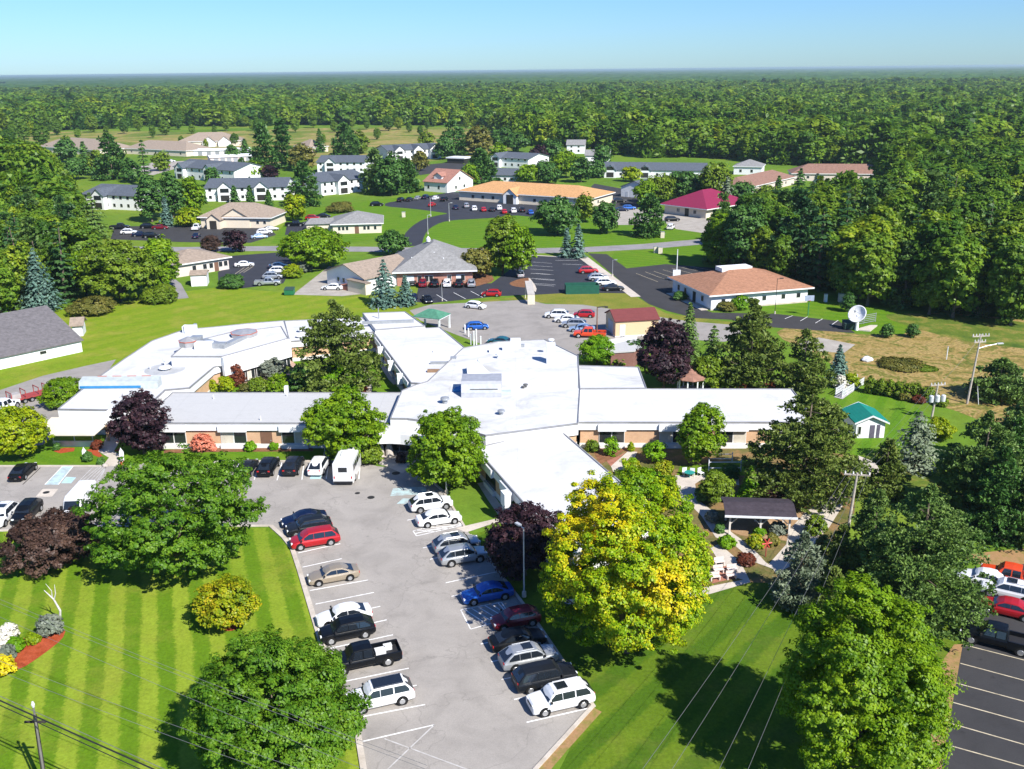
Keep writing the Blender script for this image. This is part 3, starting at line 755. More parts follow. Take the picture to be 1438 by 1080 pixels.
# base ground, one sheet to the horizon
gm, gnt, gb = principled('meadow ground', (.1,.15,.03), .97, .05)
gP = pos(gnt)
gc = ramp(gnt, noise(gnt,.010,6,.62,gP,.4), [(.30,(.075,.15,.016)),(.48,(.115,.205,.020)),(.60,(.17,.225,.028)),(.70,(.24,.225,.055)),(.80,(.28,.23,.08))])
gc = mixc(gnt,.5,gc,ramp(gnt,noise(gnt,.35,6,.7,gP),[(.3,(.5,)*3),(.65,(1.1,)*3)]),'MULTIPLY')
gc = mixc(gnt,.4,gc,ramp(gnt,noise(gnt,3.5,4,.75,gP),[(.3,(.5,)*3),(.62,(1.12,)*3)]),'MULTIPLY')
gnt.links.new(gc,gb.inputs['Base Color'])
gv=[];gf=[]
ring_r=[0,60,140,300,600,1200,2500,5000,10000,22000,45000]; na=48
gv.append((0,200,0))
for r_ in ring_r[1:]:
    for k in range(na): gv.append((r_*math.cos(2*math.pi*k/na),200+r_*math.sin(2*math.pi*k/na),0))
for k in range(na): gf.append((0,1+k,1+(k+1)%na))
for j in range(len(ring_r)-2):
    for k in range(na): gf.append((1+j*na+k,1+(j+1)*na+k,1+(j+1)*na+(k+1)%na,1+j*na+(k+1)%na))
me=bpy.data.meshes.new('ground'); me.from_pydata(gv,[],gf); me.materials.append(gm); me.update()
ground=bpy.data.objects.new('ground',me); C.objects.link(ground); ground['kind']='structure'

def gdir(x0,y0,x1,y1):
    d=G(x1,y1)-G(x0,y0); return (d.x,d.y)
lawnA=mat_mown('striped lawn',gdir(211,1040,211,760),2.75,(.100,.190,.008),(.215,.29,.024),dry=(.27,.25,.04),dry_amt=.22,off=1.2)
lawnB=mat_mown('mown lawn at the lower right',gdir(860,1070,1100,850),3.4,(.060,.125,.008),(.115,.180,.012),amt=.9,dry=(.17,.16,.04),dry_amt=.2)
lawnC=mat_mown('large west lawn',gdir(100,520,420,440),5.0,(.155,.235,.012),(.22,.265,.022),amt=.5,dry=(.32,.27,.06),dry_amt=.32)
lawnD=mat_mown('watered lawn',gdir(640,320,860,335),3.0,(.085,.185,.008),(.125,.22,.012),amt=.6,dry=(.2,.22,.03),dry_amt=.15)
drygrass=mat_noisy('dry golden grass',[(.28,(.09,.14,.025)),(.38,(.15,.165,.035)),(.46,(.32,.235,.075)),(.54,(.42,.30,.12)),(.60,(.15,.17,.03)),(.70,(.36,.26,.09))],.22,.97,.05,8,fine=2.2,fine_amt=.75,dist=1.2)
roughgrass=mat_noisy('rough grass',[(.3,(.06,.11,.018)),(.5,(.12,.17,.025)),(.66,(.27,.22,.06))],.25,.97,.05,6,fine=3,fine_amt=.5)
lot_grey=mat_lot('worn grey asphalt',(.300,.278,.254),.45)
lot_grey2=mat_lot('old pale asphalt',(.27,.25,.23),.35)
road_m=mat_lot('road asphalt',(.24,.23,.235),.3)
lot_dark=mat_lot('fresh dark asphalt',(.034,.036,.046),.0)
lot_dark2=mat_lot('dark parking asphalt',(.043,.042,.044),.2)
conc=mat_noisy('concrete walk',[(.3,(.44,.39,.33)),(.7,(.58,.52,.45))],.6,.9,.15,5,fine=6,fine_amt=.2)
gravel=mat_noisy('pale gravel drive',[(.3,(.30,.27,.235)),(.7,(.42,.39,.345))],.4,.95,.1,5,fine=7,fine_amt=.3)
mulch=mat_noisy('red mulch',[(.3,(.30,.055,.018)),(.7,(.46,.10,.045))],1.2,.97,.05,5,fine=8,fine_amt=.5)
mulch2=mat_noisy('brown mulch',[(.3,(.16,.075,.04)),(.7,(.30,.15,.08))],1.2,.97,.05,5,fine=8,fine_amt=.5)
soil=mat_noisy('bare sandy soil',[(.3,(.30,.19,.10)),(.7,(.45,.30,.18))],.5,.97,.05,5,fine=6,fine_amt=.3)
paint_w=mat_noisy('worn white line paint',[(.25,(.42,.41,.40)),(.55,(.78,.78,.77))],1.6,.8,.2,4)
paint_y=mat_noisy('faded tan line paint',[(.25,(.30,.26,.18)),(.6,(.52,.45,.32))],1.6,.8,.2,4)
paint_b=mat_noisy('faded blue paint',[(.25,(.28,.42,.46)),(.6,(.40,.58,.62))],1.2,.8,.2,4)
brickpave=mat_noisy('brick red paving',[(.3,(.24,.10,.07)),(.7,(.36,.16,.11))],2,.9,.1)

# fields and lawns
sheet('field', smooth_pts([(300,186),(420,180),(640,178),(740,190),(735,212),(560,232),(330,232),(180,214),(20,196),(30,186),(160,184)]), .010, mat_noisy('far golden field',[(.35,(.10,.17,.025)),(.45,(.18,.21,.04)),(.52,(.34,.26,.10)),(.58,(.20,.23,.045)),(.7,(.12,.18,.03))],.016,.97,.05,7,fine=.25,fine_amt=.5,dist=.8))
sheet('lawn', [(-90,600),(-90,500),(60,440),(120,430),(240,412),(310,403),(412,412),(480,418),(520,415),(560,430),(600,442),(600,480),(80,620)], .012, lawnC)
sheet('lawn', [(-400,1250),(-400,735),(150,738),(385,742),(418,790),(452,905),(500,1010),(520,1110),(560,1250)], .012, lawnA)
sheet('lawn', [(700,1250),(832,990),(745,862),(660,752),(700,740),(800,760),(980,835),(1100,790),(1250,900),(1438,770),(1560,760),(1560,905),(1352,905),(1322,1080),(1300,1250)], .012, lawnB)
sheet('lawn', [(603,308),(700,303),(860,298),(985,328),(1000,334),(830,348),(640,349),(590,340)], .012, lawnD)
sheet('lawn', smooth_pts([(852,356),(900,352),(1000,342),(1080,345),(1070,378),(985,372),(930,372),(885,378)],1), .012, lawnD)
sheet('lawn', [(1040,432),(1130,408),(1165,415),(1290,446),(1285,470),(1200,466),(1150,443),(1085,442)], .012, lawnD)
sheet('lawn', [(1130,570),(1192,542),(1232,540),(1262,556),(1300,580),(1330,600),(1290,625),(1200,640),(1160,610)], .012, mat_mown('lawn by the shed',gdir(1200,620,1230,545),2.6,(.085,.19,.010),(.13,.23,.016),amt=.7,dry_amt=.1))
sheet('field', smooth_pts([(1085,470),(1110,456),(1200,470),(1285,470),(1275,440),(1345,440),(1450,450),(1560,470),(1560,640),(1400,600),(1330,572),(1262,556),(1215,541),(1180,520),(1150,500)],1), .014, drygrass)
sheet('rough_grass', smooth_pts([(1240,440),(1320,440),(1440,452),(1560,475),(1560,505),(1440,490),(1345,478),(1290,462),(1250,450)]), .018, roughgrass)
sheet('lawn', [(520,282),(645,268),(650,300),(600,305),(560,330),(470,345),(380,342),(395,320),(410,300),(480,285)], .012, lawnD)
sheet('lawn', [(700,420),(770,412),(880,410),(935,440),(1025,452),(1090,460),(1020,470),(900,442),(820,430),(740,423)], .013, mat_noisy('verge grass',[(.3,(.13,.18,.02)),(.55,(.22,.22,.04)),(.75,(.32,.26,.08))],.15,.97,.05,6,fine=3,fine_amt=.5))
sheet('lawn', [(604,441),(604,431),(700,420),(705,424),(700,428)], .013, MATS['verge grass'])
# courtyard inside the building
sheet('courtyard_ground', [(300,515),(410,490),(430,470),(530,455),(590,545),(560,556),(250,556)], .012, lawnD)
sheet('patio', smooth_pts([(342,512),(385,500),(408,505),(425,520),(420,540),(380,548),(340,545)],1), .018, mat_noisy('pinkish pavers',[(.3,(.38,.25,.18)),(.7,(.56,.42,.34))],.9,.9,.1,5,fine=5,fine_amt=.4))
sheet('path', smooth_pts([(505,515),(520,515),(523,560),(508,560)],1), .022, conc)
# verge in front of the west wing and entrance beds
sheet('lawn', [(60,580),(150,570),(560,600),(560,640),(505,647),(340,648),(150,656),(30,655),(40,620)], .012, lawnD)
sheet('lawn', [(-90,640),(-90,600),(60,600),(70,640),(30,655),(-60,655)], .0125, lawnD)

# asphalt
sheet('parking_lot', [(-120,745),(-120,655),(30,655),(142,655),(150,652),(340,648),(485,648),(505,648),(530,655),(560,658),(606,676),(622,690),(652,740),(745,862),(833,992),(753,1080),(640,1220),(530,1260),(512,1090),(500,1015),(478,960),(452,906),(420,800),(410,770),(398,755),(380,739),(150,740),(0,746)], .030, lot_grey)
sheet('parking_lot', [(575,436),(604,428),(740,421),(766,427),(819,428),(864,435),(895,440),(943,448),(975,452),(1025,456),(1060,470),(1017,480),(930,475),(850,500),(815,505),(700,492),(640,470),(590,450)], .022, lot_grey2)
sheet('parking_lot', [(588,402),(690,398),(745,358),(816,363),(880,412),(806,411),(753,414),(700,416),(604,426),(583,424)], .022, lot_dark)
sheet('driveway', [(826,356),(852,357),(880,377),(935,371),(1010,377),(1060,395),(960,402),(955,410),(970,428),(1000,439),(1090,441),(1178,451),(1201,468),(1087,460),(1025,449),(977,447),(938,437),(911,427),(897,417)], .024, lot_dark2)
sheet('road', [], 0, road_m) if False else None
band('road', [(-200,350),(-60,349),(60,347),(150,349.5),(250,350.5),(380,349),(510,350),(630,352),(742,352.5),(827,350.5),(911,346),(991,339),(1060,329),(1150,313),(1260,290)], 7.6, .026, road_m)
band('driveway', [(250,420),(240,400),(205,372),(160,356),(120,345),(95,340)], 4.5, .020, road_m)
sheet('driveway', smooth_pts([(568,346),(567,330),(578,318),(594,308),(617,302),(631,300),(610,297),(578,293),(540,290),(541,285),(567,281),(604,275),(644,268),(700,280),(800,285),(822,298),(752,305),(720,302),(694,306),(660,308),(639,309),(620,312),(604,320),(596,330),(592,345)],1), .028, lot_dark)
sheet('parking_lot', [(316,360),(400,354),(412,372),(398,398),(340,405),(307,401),(306,382),(322,375)], .022, lot_dark)
sheet('parking_lot', [(155,336),(161,318),(280,317),(375,318),(388,330),(352,341),(254,340)], .022, lot_dark2)
sheet('driveway', [(400,330),(403,316),(446,308),(470,318),(470,326)], .022, lot_dark)
sheet('driveway', [(411,414),(462,374),(525,378),(518,412),(480,416)], .022, gravel)
sheet('driveway', [(862,316),(864,297),(890,293),(935,300),(1010,298),(992,328),(950,322),(925,308),(895,316)], .022, gravel)
sheet('driveway', [(835,258),(890,268),(905,280),(890,300),(860,300),(850,292),(830,262)], .021, lot_dark2)
sheet('driveway', [(1110,268),(1150,262),(1168,264),(1165,285),(1140,282)], .021, lot_dark2)
sheet('parking_lot', [(560,235),(655,226),(660,236),(590,246)], .021, lot_dark2)
sheet('parking_lot', [(175,240),(215,228),(345,222),(345,230),(250,236),(215,246)], .021, gravel)
sheet('driveway', [(90,600),(60,625),(-90,640),(-90,600),(-60,570),(0,548),(60,528),(120,514),(163,505),(150,524),(140,545),(105,563),(85,580)], .022, lot_grey2)
sheet('parking_lot', [(1352,905),(1322,1080),(1290,1260),(1700,1300),(1700,780),(1385,795),(1362,850)], .022, lot_dark2)
sheet('path', [(1120,478),(1150,474),(1201,484),(1185,496),(1130,492)], .020, gravel)
# kerbs
kerb_m=mat_noisy('concrete kerb',[(.3,(.40,.35,.29)),(.7,(.56,.51,.45))],.8,.9,.1,5,fine=6,fine_amt=.2)
def kerb(name, pts, w=.22, h=.13):
    P=[G(*p) for p in pts]; b=MB()
    for i in range(len(P)-1):
        a,c=P[i],P[i+1]; d=(c-a).normalized(); n=Vector((-d.y,d.x,0))*w/2
        e=d*w*.45*(1 if i<len(P)-2 else 0)
        b.add([a-n,c+e-n,c+e+n,a+n]+[q+Vector((0,0,h+i*.0006)) for q in (a-n,c+e-n,c+e+n,a+n)],[(0,1,2,3),(7,6,5,4),(0,4,5,1),(1,5,6,2),(2,6,7,3),(3,7,4,0)])
    o=b.build(name,kerb_m); o['kind']='structure'; return o
kerb('kerb',[(380,739),(398,755),(410,770),(420,800),(452,906),(478,960),(500,1015),(512,1090),(530,1250)],.45)
kerb('kerb',[(745,862),(833,992),(753,1080),(640,1220)],.30)
kerb('kerb',[(606,676),(622,690),(652,740)],.25); kerb('kerb',[(661,752),(745,862)],.25)
kerb('kerb',[(-120,655),(30,655),(142,655)],.25); kerb('kerb',[(300,649),(340,648),(485,648)],.25)
kerb('kerb',[(-120,746),(0,746),(150,740),(380,739)],.25)
kerb('kerb',[(812,361.5),(880,412.5)],.3)
band('path',[(819,361),(893,417)],2.2,.032,conc)
band('path',[(747,358.5),(816,362.5)],.8,.034,conc)
# walks
sheet('path', [(500,610),(600,600),(600,640),(565,665),(535,652),(525,640)], .036, conc)
sheet('path', [(144,655),(153,643),(138,634),(146,622),(150,612),(170,612),(167,622),(160,634),(170,640),(168,655)], .036, conc)
sheet('flower_bed', [(122,632),(146,627),(138,634),(148,645),(135,641),(125,636)], .030, mulch)
sheet('flower_bed', [(160,634),(169,628),(170,634)], .030, mulch); sheet('flower_bed', [(162,650),(172,643),(176,652),(168,655)], .030, mulch)
sheet('flower_bed', [(75,634),(90,629),(105,629),(104,634),(85,637)], .030, mulch)
sheet('flower_bed', [(230,632),(300,629),(440,629),(440,634),(300,635),(230,637)], .030, mulch2)
sheet('path', [(640,742),(700,728),(710,730),(655,748)], .036, conc)
band('path', [(676,678),(690,700),(716,737)], 1.0, .034, conc)
sheet('path', smooth_pts([(538,503),(560,540),(550,540),(530,508)],1), .022, conc)
sheet('path', [(762,845),(800,850),(900,848),(985,838),(1054,818),(1047,814),(985,826),(900,838),(800,842)], .033, conc)
# east garden: beds and walks
sheet('garden_bed', [(820,625),(960,622),(1100,628),(1200,640),(1200,720),(1170,800),(1120,820),(1045,818),(985,830),(960,800),(870,690),(835,650)], .020, mat_noisy('planted bed soil',[(.28,(.07,.11,.02)),(.45,(.16,.14,.05)),(.6,(.28,.17,.08)),(.75,(.11,.15,.03))],.35,.97,.05,5,fine=5,fine_amt=.5))
sheet('garden_bed', [(832,632),(842,652),(860,645),(875,634),(905,628),(905,622),(840,622)], .026, mulch2)
sheet('path', [(858,655),(882,634),(895,635),(890,646),(880,655),(888,668),(900,680),(893,692),(868,680)], .040, conc)
sheet('path', [(852,648),(870,640),(880,634),(858,656)], .036, brickpave)
sheet('path', [(948,668),(975,668),(990,668),(1020,670),(1037,672),(1038,682),(1020,678),(985,674),(976,680),(980,702),(998,716),(1004,728),(1030,750),(1055,768),(1075,790),(1098,804),(1060,790),(1030,765),(1005,755),(985,725),(972,712),(958,704),(953,690)], .040, conc)
sheet('path', [(998,770),(1010,764),(1040,790),(1054,818),(1035,812),(1010,790)], .040, conc)
sheet('patio', [(1015,742),(1028,725),(1108,727),(1112,722),(1142,718),(1128,748),(1105,760),(1040,752)], .030, soil)
sheet('path', [(1108,745),(1135,715),(1180,690),(1190,700),(1165,740),(1120,790),(1090,806),(1080,792),(1104,765)], .034, conc)
sheet('path', [(1005,800),(1028,792),(1034,812),(1000,820)], .042, brickpave)
sheet('lawn', [(950,668),(955,655),(1000,650),(1060,645),(1060,668),(1000,668)], .028, lawnD)
sheet('lawn', [(1190,690),(1200,640),(1320,670),(1330,690)], .022, roughgrass)
sheet('path', [(1205,640),(1230,650),(1240,672),(1225,672),(1210,660)], .036, conc)
sheet('flower_bed', smooth_pts([(-60,960),(-20,955),(30,940),(60,920),(88,898),(93,884),(80,882),(40,895),(0,905),(-60,915)],1), .030, mulch)
sheet('flower_bed', smooth_pts([(312,880),(320,876),(332,878),(333,884),(322,887),(313,885)],1), .030, mulch)
sheet('flower_bed', smooth_pts([(714,398),(728,392),(745,390),(750,404),(735,404),(720,402)],1), .034, mulch2)
sheet('flower_bed', smooth_pts([(612,385),(640,380),(690,385),(695,395),(670,402),(660,404)],1), .034, mulch2)
sheet('path', smooth_pts([(742,388),(754,404),(752,412),(743,398)],1), .038, conc)
# bare sandy edge along the lower right lawn
sheet('bare_strip', [(834,994),(845,1000),(800,1050),(770,1085),(655,1225),(640,1222),(753,1082)], .016, mat_noisy('worn verge',[(.3,(.20,.17,.05)),(.5,(.34,.20,.10)),(.7,(.18,.18,.04))],.6,.97,.05,5,fine=5))
sheet('bare_strip', [(1352,905),(1322,1080),(1290,1260),(1270,1260),(1300,1080),(1322,930),(1340,905)], .016, MATS['worn verge'])
sheet('bare_strip', [(1345,780),(1438,770),(1520,768),(1520,790),(1385,796)], .016, MATS['worn verge'])

# painted markings: one object per lot
def marks(segs, w, z, mat, world=False):
    if not segs: return
    b=MB(); z+=.008
    for (x0,y0,x1,y1) in segs:
        a=G(x0,y0);c=G(x1,y1); d=(c-a).normalized(); n=Vector((-d.y,d.x,0))*w/2
        b.add([(q.x,q.y,z) for q in (a-n,c-n,c+n,a+n)],[(0,1,2,3)])
    o=b.build('parking_lines',mat); o['kind']='structure'; return o
LS=[(425,797,480,785),(419,777,478,764),(435,830,517,815),(443,849,525,832.5),(452,870,534,852),(458,890,543,871),(464,911,552,892),(472,933,563,915),(482,958,574,939),(491,981,585,963),(499,1009,597,990),(509,1042,610,1018.5)]
LS+=[(610,1018.5,540,1085),(540,1038,680,1090)][:0]
marks([(610,1018.5,540,1085),(540,1038,680,1090)],.10,.036,mat_noisy('ghost of old white paint',[(.3,(.34,.32,.30)),(.6,(.47,.46,.45))],1.6,.8,.2,4)) if True else None
RS=[(739.6,1015,832,994),(722,983,812,962),(704,955,790,936),(690,930,772,912),(675,905,750,890),(634,838,690,827),(626,819,700,803),(604,786,668,772),(594,770,655,757),(582,750,640,738),(572,731,625,722)]
marks(LS,.12,.036,paint_w); marks(RS,.12,.036,paint_w)
marks([(365,662-12,357,674),(396,650,389,675),(427,650,424,674),(462,650,458,673),(470,650,467,674),(506,650,504,673),(336,650,326,674)],.12,.036,paint_w)
# hatched aisles
def hatch(a,b,c,d,n,mat,z=.0365,w=.10):
    """a-b near edge, d-c far edge"""
    A,B,Cc,D=[G(*p) for p in (a,b,c,d)]; m=MB()
    def ln(p,q):
        dd=(q-p).normalized(); nn=Vector((-dd.y,dd.x,0))*w/2
        m.add([(r_.x,r_.y,z) for r_ in (p-nn,q-nn,q+nn,p+nn)],[(0,1,2,3)])
    for p,q in ((A,B),(B,Cc),(Cc,D),(D,A)): ln(p,q)
    for i in range(n):
        t=(i+.5)/n; p=A.lerp(B,t); q=D.lerp(Cc,min(1,t+.32/1)); ln(p,q)
    o=m.build('parking_lines',mat); o['kind']='structure'
hatch((647,857),(704,846),(718,868),(661,884),6,paint_w)
hatch((580,746),(641,732),(651,738),(585,753),7,paint_w)
hatch((109,678),(138,678),(149,656),(131,656),5,MATS.get('thin') or mat_noisy('very worn white paint',[(.3,(.32,.31,.30)),(.6,(.50,.50,.50))],1.6,.8,.2,4),w=.07)
sheet('painted_mark', [(63,681),(82,681),(103,655),(88,655)], .0355, mat_noisy('thin worn blue paint',[(.35,(.30,.34,.35)),(.6,(.40,.54,.57))],1.4,.8,.2,5))
sheet('painted_mark', [(86,679),(100,679),(107,671),(93,670)], .0356, paint_b)
sheet('painted_mark', [(435,673),(450,673),(452,668),(437,668)], .0357, paint_b)
sheet('painted_mark', [(557,708),(573,708),(580,701),(566,700)], .0358, mat_noisy('thin worn blue paint 2',[(.35,(.29,.31,.31)),(.6,(.38,.50,.50))],1.4,.8,.2,5))
sheet('painted_mark', [(548,697),(600,694),(598,684),(552,686)], .0355, MATS['thin worn blue paint 2'])
marks([(63,681,88,655),(82,681,103,655),(32,681,57,657),(32,681,57,657)],.10,.037,paint_w)
sheet('concrete_patch', [(50,698),(73,698),(82,687),(60,687)], .0345, conc)
for (x,y,r_) in ((65,692,.38),(521,699,.42),(556,665,.5),(502,693,.3)):
    p=G(x,y); b=MB(); b.lathe([(r_*.98,0),(r_,.012),(r_*.6,.014)],(p.x,p.y,.036),20); o=b.build('drain_cover',mat_plain('cast iron',(.03,.03,.03),.7,.4,.4))
    tag(o,{65:'dark drain grate in the square concrete patch in the left parking lot',521:'dark manhole cover in the middle of the grey parking lot',556:'small oval drain where the walk meets the lot',502:'faint dark cover left of the manhole in the lot'}[x],'drain')
# tan stall lines of the dark lot on the lower right, thin light stall lines on the others
marks([(1352.7,905.7,1460,933),(1348.7,932,1470,964.5),(1343,959.8,1470,994),(1338,986.8,1480,1026),(1336,1016.7,1490,1061),(1337,1048.4,1500,1094),(1331,1083,1500,1133)],.11,.028,paint_y)
marks([(613,414,628,423),(637,411,654,420),(661,409,678,418),(684,407,702,415)]+[(745+0,y,775+i*1,y+2) for i,y in enumerate((368,373,378,384,391,398))]+[(752,384+i*8,778,386+i*8) for i in range(3)]+[(780,366,812,366),(790,371,818,372)],.12,.028,paint_w)
marks([(893,384,924,396),(906,382,938,394),(918,381,950,392),(931,379,962,388),(944,377,975,385),(957,376,988,382),(969,374,1000,380)],.12,.030,paint_y)
marks([(1102,448,1113,443.5),(1124,451,1134,445),(1145,454,1155,448),(1167,457,1177,450)],.12,.030,paint_w)
marks([(336,384,350,375),(342,383,356,374),(330,385,343,376)],.14,.028,paint_y)
# ================================================================== the care centre: one low building of many wings
def attach(o, root):
    o.parent=root; o.matrix_parent_inverse=Matrix.Translation(root.location).inverted(); return o
def wpoly(pts, z): return [G(x,y,z).to_2d() for x,y in pts]
def ccw(P):
    a=sum(P[i].x*P[(i+1)%len(P)].y-P[(i+1)%len(P)].x*P[i].y for i in range(len(P)))
    return P if a>0 else P[::-1]
def inset(P, d):
    P=ccw(P); n=len(P); out=[]
    for i in range(n):
        a,b,c=P[i-1],P[i],P[(i+1)%n]
        e1=(b-a).normalized(); e2=(c-b).normalized()
        n1=Vector((-e1.y,e1.x)); n2=Vector((-e2.y,e2.x)); m=(n1+n2)
        k=max(.35,1+n1.dot(n2)); out.append(b+m*(d/k))
    return out
def mat_roof(name, base, dirt, amount):
    """membrane roof: sheet seams, ponding stains and dust"""
    m, nt, b = principled(name, base, .8, .2); P=pos(nt)
    sx=nt.nodes.new('ShaderNodeSeparateXYZ'); nt.links.new(P,sx.inputs[0])
    def seam(ch,per,wd,st):
        f=math_(nt,'FRACT',math_(nt,'MULTIPLY',math_(nt,'ADD',sx.outputs[ch],500),1/per)); return ramp(nt,f,[(0,(st,)*3),(wd,(st,)*3),(wd*1.6,(1,)*3),(1,(1,)*3)])
    c=mixc(nt,1.0,tuple(base),seam(1,3.05,.02,.90),'MULTIPLY'); c=mixc(nt,1.0,c,seam(0,9.1,.008,.92),'MULTIPLY')
    st=ramp(nt,noise(nt,.13,7,.68,P,1.2),[(amount-.06,(dirt,dirt*.985,dirt*.96)),(amount+.03,((1+dirt)/2,)*3),(amount+.12,(1,)*3)])
    c=mixc(nt,1.0,c,st,'MULTIPLY')
    st2=ramp(nt,noise(nt,.9,6,.75,P,.8),[(.26,(.74,)*3),(.40,(.96,)*3),(.5,(1,)*3)]); c=mixc(nt,.7,c,st2,'MULTIPLY')
    nt.links.new(c,b.inputs['Base Color']); MATS[name]=m; return m
roof_white=mat_roof('white roof membrane',(.53,.535,.54),.82,.35)
roof_grey=mat_roof('grey white roof membrane',(.43,.43,.425),.86,.30)
roof_worn=mat_roof('dusty roof membrane',(.54,.545,.545),.74,.40)
fascia_m=mat_siding('white fascia panels',(.74,.75,.76),.6)
brick_m=mat_brick('tan brick',(.60,.36,.20),(.54,.31,.17),(.54,.44,.34))
base_m=mat_noisy('painted concrete base',[(.3,(.58,.57,.55)),(.7,(.70,.69,.67))],.9,.8,.2)
win_m=principled('window glass',(.020,.024,.026),.06,.7)[0]
frame_m=mat_plain('white window frame',(.62,.62,.60),.5)
dark_m=mat_plain('dark bronze and shade frame',(.03,.028,.026),.5)  # real dark trim, and painted shade on the west-facing window frames
blind_m=mat_plain('pale window blind',(.50,.46,.38),.8)
door_m=mat_plain('brown door',(.16,.085,.055),.6)
metal_m=mat_plain('galvanised metal',(.34,.36,.38),.45,.4,.4)
metal_w=mat_plain('white painted metal',(.66,.68,.70),.5)
metal_d=mat_plain('dark flashing',(.10,.10,.10),.6)
edge_m=mat_plain('grey roof edge flashing',(.28,.28,.29),.5,.3,.3)
B0=G(620,640); bld=empty('care_centre',(B0.x,B0.y,0),0,'sprawling single storey brick complex with white flat roofs beside the grey parking lot','building')
def part(mb,name,mat,parent=None,smooth=False):
    o=mb.build(name,mat,None,smooth)
    if parent is None: return attach(o,bld)
    o.parent=parent; return o
def block(P, zr, fh=1.0, ov=.28, mat=roof_white, wall=brick_m, z0=0.0, basement=True):
    P=ccw(P); n=len(P)
    if wall:
        W=inset(P,ov)
        part(MB().prism([tuple(p) for p in W],z0,zr-fh+.02),'wall',wall)
        if basement: part(MB().prism([tuple(p) for p in inset(P,ov-.07)],-.02,.62),'wall_base',base_m)
    part(MB().prism([tuple(p) for p in P],zr-fh,zr-.10),'fascia',fascia_m)
    part(MB().prism([tuple(p) for p in inset(P,.10)],zr-.12,zr-.02),'roof',mat)
    b=MB(); O=P; I=inset(P,.11); o2=inset(P,-.02)
    for i in range(n):
        j=(i+1)%n
        b.add([(o2[i].x,o2[i].y,zr-.13),(o2[j].x,o2[j].y,zr-.13),(I[j].x,I[j].y,zr-.13),(I[i].x,I[i].y,zr-.13),(o2[i].x,o2[i].y,zr+.10),(o2[j].x,o2[j].y,zr+.10),(I[j].x,I[j].y,zr+.10),(I[i].x,I[i].y,zr+.10)],
              [(0,1,2,3),(7,6,5,4),(0,4,5,1),(2,6,7,3)])
    part(b,'roof_edge',edge_m)
    return P
def frame_box(p, d, t0, t1, n0, n1, z0, z1, mb=None):
    """box along direction d from point p: t along, n outwards (to the right of d)"""
    mb=mb or MB(); nn=Vector((d.y,-d.x))
    vs=[]
    for z in (z0,z1):
        for t,n in ((t0,n0),(t1,n0),(t1,n1),(t0,n1)):
            q=p+d*t+nn*n; vs.append((q.x,q.y,z))
    return mb.add(vs,[(0,1,2,3),(7,6,5,4),(0,4,5,1),(1,5,6,2),(2,6,7,3),(3,7,4,0)])
def window_unit(p,d,t0,t1,n,z0,z1,panes=3,blind=False,parent=None,frame=None):
    f=frame_box(p,d,t0,t1,n-.05,n+.05,z0,z1); o=part(f,'window',frame or frame_m) if parent is None else f.build('window',frame or frame_m,parent)
    inv=Matrix.Translation(bld.location).inverted() if parent is None else None
    w_=(t1-t0)/panes
    for i in range(panes):
        g=frame_box(p,d,t0+i*w_+.07,t0+(i+1)*w_-.07,n+.051,n+.066,z0+.08,z1-.08)
        q=g.build('pane',blind_m if (blind and (i*7+int(t0))%3==1) else win_m,o)
        if inv is not None: pass
    return o
def bays(p0, p1, zr, segs, zf=1.0, wall_n=-.28, fr=None):
    """stepped fascia bays with window bands between brick piers along the edge p0->p1 (outside to the right)"""
    L=(p1-p0).length; d=(p1-p0).normalized()
    for (a,b,kind) in segs:
        t0,t1=a*L,b*L
        if kind in 'wW':
            part(frame_box(p0,d,t0,t1,.004,.32,zr-zf-.10,zr-.22),'fascia',fascia_m)
            part(frame_box(p0,d,t0+.02,t1-.02,-.02,.31,zr-.24,zr-.16),'roof',roof_white)
            window_unit(p0,d,t0+.15,t1-.15,wall_n+.03,.66,zr-zf-.20,max(2,int((t1-t0)/1.5)),fr is None,frame=fr)
            part(frame_box(p0,d,t0+.1,t1-.1,wall_n,wall_n+.38,0,.60),'wall_base',base_m)
        elif kind=='d':
            m=(t0+t1)/2
            o=part(frame_box(p0,d,m-.75,m+.75,wall_n-.02,wall_n+.05,.05,zr-zf-.05),'door',door_m)
            part(frame_box(p0,d,m+.5,m+.62,wall_n+.05,wall_n+.12,1.0,1.12),'handle',metal_m,o)
ZR=3.5
# west wing along the lawn
Wp=wpoly([(196,594.6),(548,594.6),(572,551.7),(242,551.7)],ZR)
block(Wp,ZR,mat=roof_grey)
xs=lambda px:(px-196)/(548-196)
bays(Wp[0],Wp[1],ZR,[(xs(222),xs(260),'w'),(xs(306),xs(346),'w'),(xs(352),xs(392),'d'),(xs(392),xs(432),'w'),(xs(478),xs(518),'w')])
for (xa,ya) in ((366,590),(403,556),(300,560)):
    p=G(xa,ya,ZR); part(MB().tube((p.x,p.y,ZR-.05),(p.x,p.y,ZR+.55),.07,None,8),'roof_vent',metal_w)
p=G(403,551,ZR); part(MB().box(p.x-.25,p.x+.25,p.y-.5,p.y+.1,ZR,ZR+1.0),'roof_vent',metal_w)
# east wing
Ep=wpoly([(812,593.5),(1148,593.5),(1112,546.5),(812,546.3)],ZR)
block(Ep,ZR,mat=roof_white)
xe=lambda px:(px-812)/(1148-812)
bays(Ep[0],Ep[1],ZR,[(xe(840),xe(880),'w'),(xe(926),xe(966),'w'),(xe(1012),xe(1052),'w'),(xe(1096),xe(1136),'w')])
